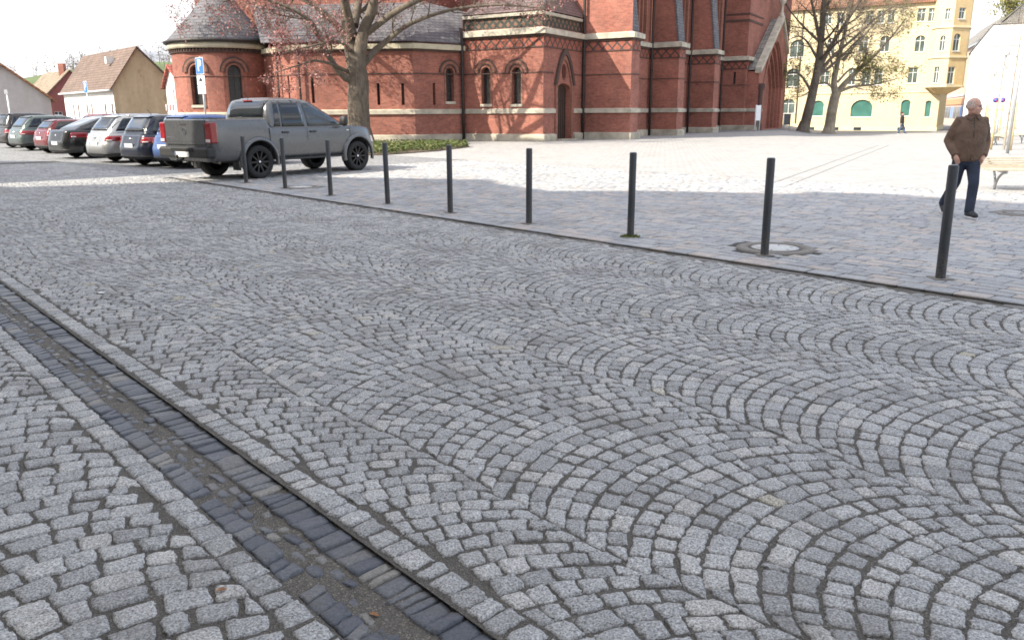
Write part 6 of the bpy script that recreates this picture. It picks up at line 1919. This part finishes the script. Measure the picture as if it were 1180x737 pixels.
# --- the grey double cab pickup
def make_pickup():
    t = empty('pickup_truck'); tag(t, 'dark grey double cab pickup truck with black wheels parked before the church', 'pickup')
    WB, Wd = 3.095, .955
    def ztop(x):
        if x < .35: return 1.345
        if x < 2.55: return 1.15
        k = min(1, (x - 2.55) / 1.4); return 1.15 + .015 * min(1, (x - 2.55) / .3) - .12 * k ** 2.0
    lo = Shell([(.44, -1.18, 3.86, Wd * .93), (.52, -1.22, 3.95, Wd * .975), (.66, -1.23, 3.99, Wd * .99), (.85, -1.235, 3.98, Wd), (1.03, -1.235, 3.95, Wd * .995), (1.18, -1.23, 3.90, Wd * .985), (1.345, -1.215, 3.83, Wd * .962)], 18, 5.5, 128, ztop)
    body = lo.mesh(16, .012, 0, .95).build('body', [P_truck, M_arch], t)
    rw = .385
    cut_wells(body, (0, WB), Wd * .985, rw + .075, rw + .03, [((-1.12, -.77, .86), (.27, .77, 1.6))])
    for p in body.data.polygons:
        pass
    # bed / cab gap and panel lines
    def yb(x, z):
        tt = next(((i + (z - lo.lv[i][0]) / (lo.lv[i + 1][0] - lo.lv[i][0])) / (len(lo.lv) - 1) for i in range(len(lo.lv) - 1) if z <= lo.lv[i + 1][0]), 1.0)
        _, xr, xf, w = lo.L(tt); xc = (xr + xf) / 2; hl = (xf - xr) / 2; q = (x - xc) / hl; n_ = lo.nf if q > 0 else lo.nr
        return w * (1 - min(1, abs(q)) ** n_) ** (1 / n_)
    def seam(pts, wd=.008, name='panel_gap'):
        for s in (1, -1):
            b = MB()
            for (x0, z0), (x1, z1) in zip(pts[:-1], pts[1:]):
                d = Vector((x1 - x0, 0, z1 - z0)).normalized(); n_ = Vector((-d.z, 0, d.x)) * wd / 2
                a, c = Vector((x0, s * (yb(x0, z0) + .0025), z0)), Vector((x1, s * (yb(x1, z1) + .0025), z1))
                b.add([a - n_, c - n_, c + n_, a + n_], [(0, 1, 2, 3)])
            b.build(name, M_arch, t, fix=False)
    seam([(.32, z) for z in (.5, .7, .9, 1.1, 1.14)], .022)
    seam([(1.44, z) for z in (.52, .7, .9, 1.1, 1.14)]); seam([(.56, .86), (.66, .72), (.68, .52)]); seam([(2.83, 1.13), (2.86, 1.0), (2.85, .8), (2.72, .6), (2.66, .52)])
    seam([(x, .5) for x in (.6, 1.2, 1.9, 2.6)]); seam([(x, .74) for x in (.6, 1.2, 1.9, 2.6)], .006, 'door_crease')
    # cab
    cab = Shell([(1.13, .36, 2.98, Wd * .965), (1.26, .362, 2.76, Wd * .945), (1.42, .375, 2.46, Wd * .9), (1.58, .41, 2.16, Wd * .84), (1.72, .47, 1.9, Wd * .775), (1.78, .54, 1.74, Wd * .73), (1.81, .67, 1.55, Wd * .64)], 11, 5.5, 84)
    cab.mesh(16, .028).build('cab', P_truck, t)
    for s in (1, -1):
        cab.side_pane(.5, .68, .62, .75, .06, .72, s).build('quarter_window', M_cglass, t)
        cab.side_pane(.71, 1.39, .78, 1.36, .05, .74, s).build('side_window', M_cglass, t)
        cab.side_pane(1.48, 2.70, 1.44, 1.93, .05, .75, s).build('side_window', M_cglass2, t)
        for x in (.78, 1.62):
            h = MB(); y = s * yb(x, 1.04); h.box((x - .1, y - .02, 1.02), (x + .1, y + .035, 1.06)); h.build('door_handle', M_blackpl, t, bevel=.012)
        m_ = MB(); m_.box((2.50, s * .93 - .015, 1.18), (2.6, s * .93 + .015 + s * .04, 1.24)); m_.lathe([(.001, -.11), (.1, -.1), (.125, 0), (.11, .09), (.001, .1)], 16, 0, Matrix.Translation((2.55, s * 1.05, 1.28)) @ Matrix.Rotation(R(90), 4, 'X') @ Matrix.Diagonal((.55, 1.05, 1, 1))); m_.build('wing_mirror', M_blackpl, t)
        # side indicator badge
        MB().box((2.72, s * (yb(2.76, 1.05)) - .004, 1.04), (2.8, s * (yb(2.76, 1.05)) + .006, 1.06)).build('side_badge', M_chrome, t)
    cab.end_patch(-Wd * .7, Wd * .7, .3, .8, True, .006, 12, 6).build('rear_window', M_cglass, t)
    cab.end_patch(-Wd * .84, Wd * .84, .04, .84, False, .006, 12, 6).build('windscreen', M_cglass2, t)
    b = MB(); b.box((.47, -.16, 1.755), (.505, .16, 1.775)); b.build('brake_light', M_tail, t)
    # arch flares
    for x in (0, WB):
        for s in (1, -1):
            b = MB(); r0, r1 = rw + .07, rw + .165; n = 22; vs = []; zc = rw + .03
            for k in range(n + 1):
                a = R(-14) + R(208) * k / n
                for (r, y) in ((r0, .93), (r0, 1.0), (r0 + .02, 1.012), (r1 - .035, .995), (r1, .955), (r1, .9)):
                    vs.append((x + r * math.cos(a), s * y, zc + r * math.sin(a)))
            fs = [(k * 6 + j, k * 6 + j + 1, k * 6 + 6 + j + 1, k * 6 + 6 + j) for k in range(n) for j in range(5)]
            b.add(vs, fs, 0, True); b.build('wheel_arch_flare', P_truck, t)
    # tailgate, lights, bumper
    tg = MB(); tg.box((-1.262, -.745, .80), (-1.2, .745, 1.35)); tg = tg.build('tailgate', P_truck, t, bevel=.02)
    MB().box((-1.268, -.7, .87), (-1.258, .7, .885)).build('crease', P_truck, tg); 
    h = MB(); h.box((-1.268, -.11, 1.225), (-1.255, .11, 1.275)); h.build('handle', M_blackpl, tg, bevel=.008)
    Me = Matrix.Translation((-1.265, 0, 1.1)) @ Matrix.Rotation(R(-90), 4, 'Z') @ Matrix.Rotation(R(90), 4, 'X')
    e = MB(); ro_, ri_ = .078, .066
    for k in range(32):
        a0, a1 = 2 * math.pi * k / 32, 2 * math.pi * (k + 1) / 32
        e.add([Me @ Vector((r * math.cos(a), r * math.sin(a), z)) for a in (a0, a1) for r, z in ((ri_, .002), (ro_, .002), (ro_, .01), (ri_, .01))], [(3, 2, 6, 7), (1, 5, 6, 2), (0, 3, 7, 4)])
    def bar(x0, y0, x1, y1, w_=.012):
        d = Vector((x1 - x0, y1 - y0, 0)); n_ = Vector((-d.y, d.x, 0)).normalized() * w_ / 2
        q = [Vector((x0, y0, 0)) - n_, Vector((x1, y1, 0)) - n_, Vector((x1, y1, 0)) + n_, Vector((x0, y0, 0)) + n_]
        e.add([Me @ (p + ZV * .003) for p in q] + [Me @ (p + ZV * .009) for p in q], [(4, 5, 6, 7), (0, 1, 5, 4), (1, 2, 6, 5), (2, 3, 7, 6), (3, 0, 4, 7)])
    bar(-.03, .06, 0, .006); bar(.03, .06, 0, .006); bar(-.058, .038, -.026, -.058); bar(-.026, -.058, 0, -.004); bar(0, -.004, .026, -.058); bar(.026, -.058, .058, .038)
    e.build('emblem', M_chrome, tg, fix=False)
    text_mesh('AMAROK', .075, M_chrome, 'lettering', tg, Matrix.Translation((-1.264, .54, .945)) @ Matrix.Rotation(R(-90), 4, 'Z') @ Matrix.Rotation(R(90), 4, 'X'), .002, .001)
    for s in (1, -1):
        q = MB(); y0, y1 = sorted((s * .755, s * .962)); q.box((-1.262, y0, .84), (-1.07, y1, 1.29)); l_ = q.build('tail_light', M_tail, t, bevel=.03)
        q = MB(); y0, y1 = sorted((s * .79, s * .935)); q.box((-1.272, y0, .87), (-1.262, y1, .93)); q.build('reversing_lamp', M_lampw, l_)
        lo.patch(*((R(-44), R(-22)) if s < 0 else (R(22), R(44))), .5, .72, .01, 10, 4, .03).build('headlight', M_lampw, t)
    q = MB(); q.box((-1.36, -.93, .52), (-1.12, .93, .76)); q = q.build('rear_bumper', M_blackpl, t, bevel=.05)
    MB().box((-1.372, -.42, .66), (-1.355, .42, .73)).build('step_pad', M_arch, q)
    number_plate(t, -1.365, .6)
    for s in (1, -1):
        MB().box((-.52, s * .76 - .14, .22), (-.5, s * .76 + .14, .62)).build('mud_flap', M_blackpl, t, bevel=.005)
    b = MB(); b.tube([(-1.34, 0, .5), (-1.5, 0, .46), (-1.5, 0, .53)], .028, 10); b.lathe([(.001, -.04), (.03, -.03), (.035, 0), (.03, .03), (.001, .04)], 12, 0, Matrix.Translation((-1.5, 0, .56))); b.build('tow_hitch', M_blackpl, t)
    # frame, axle and exhaust under the body
    b = MB(); b.box((-1.0, -.45, .4), (3.6, -.33, .5)); b.box((-1.0, .33, .4), (3.6, .45, .5)); b.build('chassis_frame', M_arch, t)
    b = MB(); b.tube([(0, -.75, rw), (0, .75, rw)], .06, 10); b.lathe([(.001, -.16), (.14, -.1), (.16, 0), (.14, .1), (.001, .16)], 14, 0, Matrix.Translation((0, 0, rw))); b.build('rear_axle', M_arch, t)
    b = MB(); b.tube([(1.5, -.5, .42), (-.5, -.55, .42), (-1.0, -.6, .44), (-1.05, -.9, .42)], .035, 8); b.build('exhaust_pipe', M_iron, t)
    b = MB(); b.box((.55, -.99, .40), (2.55, -.86, .445)); b.box((.55, .86, .40), (2.55, .99, .445)); b.build('side_step', M_blackpl, t, bevel=.012)
    for s in (1, -1):
        for x in (0, WB): make_wheel(t, x, s * .83, rw, .26, M_rimblk, 10, s)
    b = MB(); b.tube([(.8, .35, 1.82), (.63, .35, 2.0)], .008, 5); b.build('aerial', M_blackpl, t)
    return t
pk = make_pickup()
place(pk, (299, 206), .88, 35.5, True)
pk.scale = (1.03, 1.03, 1.03)
# ------------------------------------------------------------------ people
def skin_mat():
    m, nt, b = new_mat('skin')
    f = noise(nt, coords(nt), 30, 4)
    nt.links.new(ramp(nt, f, [(.3, (.48, .27, .2)), (.7, (.6, .37, .29))]), b.inputs['Base Color']); b.inputs['Roughness'].default_value = .5
    b.inputs['Subsurface Weight'].default_value = .1; b.inputs['Subsurface Radius'].default_value = (.01, .004, .002); return m
def cloth_mat(name, lo, hi, rough=.8, fold=22, fs=.012):
    m, nt, b = new_mat(name)
    v = coords(nt, 'Object', (1, 1, .8)); n1 = noise(nt, v, fold, 5, .6, .6); n2 = noise(nt, coords(nt), 90, 3); n3 = noise(nt, coords(nt), 6, 4)
    c = ramp(nt, n3, [(.3, lo), (.7, hi)]); c = mixc(nt, .35, c, ramp(nt, n2, [(.3, (.7, .7, .7)), (.7, (1.25, 1.25, 1.25))]), 'MULTIPLY')
    nt.links.new(c, b.inputs['Base Color']); b.inputs['Roughness'].default_value = rough
    bump(nt, n1, .8, fs, b); return m
M_skin = skin_mat()
def ell(b, c, r, n=20, M=None):
    prof = [(max(.0005, math.sin(math.pi * k / 12)), -math.cos(math.pi * k / 12)) for k in range(13)]
    Mx = Matrix.Translation(Vector(c)) @ (M if M is not None else Matrix.Identity(4)) @ Matrix.Diagonal((r[0], r[1], r[2], 1)); b.lathe(prof, n, 0, Mx)
def loft(b, rings, n=28, caps=True):
    vs = []; fs = []
    for (cx, cy, z, rx, ry) in rings:
        for k in range(n): a = 2 * math.pi * k / n; vs.append(Vector((cx + rx * sgnpow(math.cos(a), .85), cy + ry * sgnpow(math.sin(a), .85), z)))
    for i in range(len(rings) - 1):
        for k in range(n): fs.append((i * n + k, i * n + (k + 1) % n, (i + 1) * n + (k + 1) % n, (i + 1) * n + k))
    fs += [tuple(reversed(range(n))), tuple((len(rings) - 1) * n + k for k in range(n))]
    b.add(vs, fs, 0, True)
def fuse(b, name, mat, parent, vox=.011, sm=5):
    o = b.build(name, mat, parent, fix=False)
    md = o.modifiers.new('remesh', 'REMESH'); md.mode = 'VOXEL'; md.voxel_size = vox; md.use_smooth_shade = True
    md = o.modifiers.new('smooth', 'SMOOTH'); md.iterations = sm; md.factor = .5
    bake_mods(o); o.data.materials.clear(); o.data.materials.append(mat); o.data.polygons.foreach_set('use_smooth', [True] * len(o.data.polygons)); return o
def path3(*pts): return [Vector(p) for p in pts]

def make_person(label, loc, rz, jacket, jeans, shoe, hairm, head_turn=0.0, lean=0.0, J=None, s=1.0, bald=True):
    t = empty('person', loc, rz); tag(t, label, 'person'); t.scale = (s, s, s)
    J = J or {}
    Lk, La, Lt = J['Lk'], J['La'], J['Lt']; Rk, Ra, Rt = J['Rk'], J['Ra'], J['Rt']
    Le, Lw, Re, Rw = J['Le'], J['Lw'], J['Re'], J['Rw']
    Hm = Matrix.Translation((0, -.015 + lean, 1.585)) @ Matrix.Rotation(head_turn, 4, 'Z') @ Matrix.Rotation(R(4), 4, 'X')
    hp = lambda x, y, z: Hm @ Vector((x, y, z))
    # body: one continuous surface - head, neck, torso core, limbs, hands
    b = MB()
    ell(b, hp(0, .015, .02), (.077, .098, .105), 24, Hm.to_3x3().to_4x4())            # skull
    ell(b, hp(0, -.025, -.045), (.062, .068, .078), 20, Hm.to_3x3().to_4x4())          # face and jaw
    ell(b, hp(0, -.062, -.095), (.03, .026, .024), 14, Hm.to_3x3().to_4x4())           # chin
    b.tube([hp(0, -.082, .012), hp(0, -.102, -.025), hp(0, -.107, -.034), hp(0, -.09, -.043)], [.011, .014, .016, .012], 10)
    for q in (-1, 1):
        ell(b, hp(q * .078, .015, -.015), (.011, .024, .034), 12, Hm.to_3x3().to_4x4())  # ears
        ell(b, hp(q * .031, -.076, .027), (.024, .012, .008), 10, Hm.to_3x3().to_4x4())  # brow ridge
        ell(b, hp(q * .04, -.062, -.03), (.022, .02, .02), 10, Hm.to_3x3().to_4x4())     # cheek
    ell(b, hp(0, -.089, -.068), (.024, .01, .006), 10, Hm.to_3x3().to_4x4()); ell(b, hp(0, -.087, -.08), (.02, .01, .007), 10, Hm.to_3x3().to_4x4())   # lips
    b.tube([hp(0, .02, -.05), Vector((0, .015 + lean * .6, 1.47)), Vector((0, .02 + lean * .5, 1.38))], [.057, .058, .075], 16)
    loft(b, [(0, .01, .86, .13, .09), (0, .0, 1.0, .14, .1), (0, lean * .3, 1.2, .165, .11), (0, lean * .5, 1.36, .17, .09), (0, lean * .5, 1.42, .11, .07)])
    for sg, k, a, tt, e, w in ((1, Lk, La, Lt, Le, Lw), (-1, Rk, Ra, Rt, Re, Rw)):
        b.tube(path3((sg * .085, 0, .9), k, a, tt), [.075, .05, .036, .03], 12)
        b.tube(path3((sg * .16, lean * .5, 1.38), e, w), [.045, .036, .028], 12)
        # hand: palm, four fingers and a thumb, dipping into the pocket
        wv = Vector(w); hd_ = Vector(J['Lh' if sg > 0 else 'Rh']); ax = (hd_ - wv).normalized(); sd_ = ax.cross(Vector((0, 1, 0))).normalized(); 
        palm = wv + ax * .05
        b.tube([wv, wv + ax * .03, palm + ax * .035], [.027, .034, .036], 12)
        for fi, ln in enumerate((.07, .078, .074, .06)):
            o_ = (fi - 1.5) * .019; p0 = palm + ax * .03 + sd_ * o_
            b.tube([p0, p0 + ax * ln * .5 + Vector((0, .008, 0)), p0 + ax * ln * .9 + Vector((0, .025, 0))], [.0105, .0095, .008], 8)
        p0 = wv + ax * .03 + Vector((0, -.02, 0)); b.tube([p0, p0 + ax * .03 + Vector((0, -.025, 0)), p0 + ax * .06 + Vector((0, -.03, 0))], [.013, .012, .009], 8)
    body = fuse(b, 'body', M_skin, t, .0085, 3)
    for q in (-1, 1):
        MB().lathe([(.001, -.004), (.009, 0), (.001, .004)], 10, 0, Matrix.Translation(hp(q * .031, -.083, .008)) @ Matrix.Rotation(R(90), 4, 'X')).build('eye', M_black, body)
        b = MB(); b.tube([hp(q * .015, -.09, .028), hp(q * .032, -.09, .034), hp(q * .052, -.078, .028)], .004, 6); b.build('eyebrow', hairm, body)
    # hair
    b = MB()
    if bald:      # short white fringe round the back and sides
        for k in range(260):
            a = R(-20) + R(220) * random.random(); z = -.045 + .11 * random.random()
            rr = math.sqrt(max(.05, 1 - (z / .115) ** 2)); p = hp(.079 * rr * math.cos(a), .015 + .1 * rr * math.sin(a), .02 + z)
            n_ = (p - hp(0, .015, .02)).normalized(); d = Vector((random.gauss(0, .4), random.gauss(0, .4), -1)).normalized() * .022; sdv = n_.cross(d).normalized() * .006
            b.add([p + n_ * .002 - sdv, p + n_ * .002 + sdv, p + n_ * .006 + d], [(0, 1, 2)])
        b.build('hair', hairm, t, fix=False)
    else:
        ell(b, hp(0, .028, .045), (.086, .1, .095), 20, Hm.to_3x3().to_4x4()); fuse(b, 'hair', hairm, t, .012, 3)
    # jacket
    b = MB(); l5 = lean * .5
    loft(b, [(0, .0, .80, .165, .125), (0, .0, .815, .185, .14), (0, 0, .85, .205, .152), (0, -.005, .95, .212, .158), (0, l5, 1.1, .218, .158), (0, l5, 1.25, .222, .15), (0, l5 + .01, 1.36, .205, .128), (0, l5 + .015, 1.42, .145, .105), (0, lean * .6 + .01, 1.46, .088, .085), (0, lean * .6 + .01, 1.475, .08, .078)])
    for sg, e, w in ((1, Le, Lw), (-1, Re, Rw)):
        sh = Vector((sg * .165, l5 + .01, 1.375)); ev, wv = Vector(e), Vector(w)
        b.tube([sh - Vector((sg * .06, 0, 0)), sh, sh + (ev - sh) * .35, ev + (sh - ev) * .12, ev, ev + (wv - ev) * .4, wv - (wv - ev) * .06], [.075, .083, .078, .07, .068, .066, .054], 16)
        b.tube([wv - (wv - ev) * .1, wv + (wv - ev) * .02], [.056, .05], 14)
    jk = fuse(b, 'jacket', jacket, t, .012, 4)
    b = MB(); b.tube([Vector((.0, lean * .7 - .112 + .05, 1.455)), Vector((-.01, l5 - .118, 1.36)), Vector((-.008, l5 - .152, 1.2)), Vector((-.004, -.158, 1.0)), Vector((0, -.146, .83))], .007, 6); b.build('zip', M_zip, jk)
    for sg in (-1, 1):
        b = MB(); c0 = Vector((sg * .01, lean * .6 - .085, 1.455))
        b.add([c0, c0 + Vector((sg * .075, .03, .025)), c0 + Vector((sg * .1, .015, -.025)), c0 + Vector((sg * .045, -.035, -.06)), c0 + Vector((0, .014, .006)), c0 + Vector((sg * .075, .044, .03)), c0 + Vector((sg * .1, .03, -.025)), c0 + Vector((sg * .045, -.018, -.06))],
              [(0, 1, 2, 3), (7, 6, 5, 4), (0, 4, 5, 1), (1, 5, 6, 2), (2, 6, 7, 3), (3, 7, 4, 0)]); b.build('collar', jacket, jk)
    b = MB()
    loft(b, [(0, 0, .92, .165, .12), (0, 0, .85, .17, .125), (0, .005, .79, .165, .125), (0, .005, .74, .13, .1)])
    for sg, k, a in ((1, Lk, La), (-1, Rk, Ra)):
        h = Vector((sg * .088, .005, .86)); kv, av = Vector(k), Vector(a)
        b.tube([h, h + (kv - h) * .3, h + (kv - h) * .7, kv, kv + (av - kv) * .4, kv + (av - kv) * .85, av + Vector((0, .0, -.025))], [.098, .098, .082, .073, .07, .066, .068], 16)
    fuse(b, 'jeans', jeans, t, .012, 3)
    for sg, a, tt in ((1, La, Lt), (-1, Ra, Rt)):
        av, tv = Vector(a), Vector(tt); d = (tv - av); d.z = 0; d.normalize()
        b = MB(); heel = av - d * .06 + Vector((0, 0, -.045)); toe = tv + d * .05
        b.tube([heel, av + Vector((0, 0, -.04)), av + (tv - av) * .55 + Vector((0, 0, .0)), toe - d * .03, toe], [.036, .047, .045, .042, .02], 14)
        b.tube([av + Vector((0, 0, -.045)), av + Vector((0, 0, .02))], [.046, .046], 14)
        sh = fuse(b, 'shoe', shoe, t, .009, 3)
        b = MB(); side = Vector((-d.y, d.x, 0)); up_ = (toe - heel).normalized(); nz = side.cross(up_).normalized(); nz = nz if nz.z > 0 else -nz
        out = []
        for k in range(20):
            a_ = 2 * math.pi * k / 20; x = math.cos(a_); out.append(heel.lerp(toe, .5) + up_ * ((toe - heel).length * .53 * sgnpow(x, .8)) + side * (.047 * sgnpow(math.sin(a_), .8)) - nz * .042)
        b.add(out + [p + nz * .018 for p in out], [tuple(range(20)), tuple(reversed(range(20, 40)))] + [(k, (k + 1) % 20, 20 + (k + 1) % 20, 20 + k) for k in range(20)]); b.build('sole', M_signwhite, sh)
    return t
M_zip = plain('dark_zip', (.05, .035, .025), .5, .3)
M_jk = cloth_mat('brown_suede_jacket', (.1, .06, .04), (.165, .105, .07), .75, 17, .03); M_jeans = cloth_mat('dark_blue_jeans', (.012, .018, .035), (.028, .04, .07), .85, 14, .012); M_shoe = plain('dark_shoe', (.02, .022, .028), .6); M_whair = plain('white_hair', (.62, .6, .57), .7)
walk = dict(Lk=(.07, -.19, .50), La=(.02, -.29, .10), Lt=(.05, -.43, .045), Rk=(-.10, .03, .49), Ra=(-.135, .30, .155), Rt=(-.145, .20, .05),
            Le=(.258, .06, 1.08), Lw=(.195, -.085, .885), Lh=(.15, -.11, .785), Re=(-.262, .06, 1.10), Rw=(-.195, -.085, .895), Rh=(-.15, -.11, .79))
g1 = gnd(1096, 249)
make_person('balding man in brown jacket and dark jeans walking with his hands in his pockets', (g1.x + .10, g1.y - .02, .012), R(-8), M_jk, M_jeans, M_shoe, M_whair, R(52), -.03, walk, .965)
M_jk2 = cloth_mat('dark_jacket', (.02, .017, .017), (.04, .034, .033)); M_jeans2 = cloth_mat('blue_jeans', (.04, .07, .13), (.08, .12, .2)); M_dhair = plain('dark_hair', (.03, .022, .018), .7)
walk2 = dict(Lk=(.1, -.16, .5), La=(.095, -.24, .1), Lt=(.1, -.38, .045), Rk=(-.1, .04, .49), Ra=(-.1, .22, .13), Rt=(-.1, .1, .05),
             Le=(.25, .06, 1.1), Lw=(.22, -.1, .88), Lh=(.2, -.13, .78), Re=(-.25, .08, 1.1), Rw=(-.23, .03, .86), Rh=(-.22, .03, .76))
p = pt_at(1041, 66.0)
make_person('distant pedestrian in dark jacket and blue jeans before the yellow building', (p.x, p.y, zdip(p.x, p.y) + .01), R(60), M_jk2, M_jeans2, M_shoe, M_dhair, R(0), .03, walk2, 1.0, False)
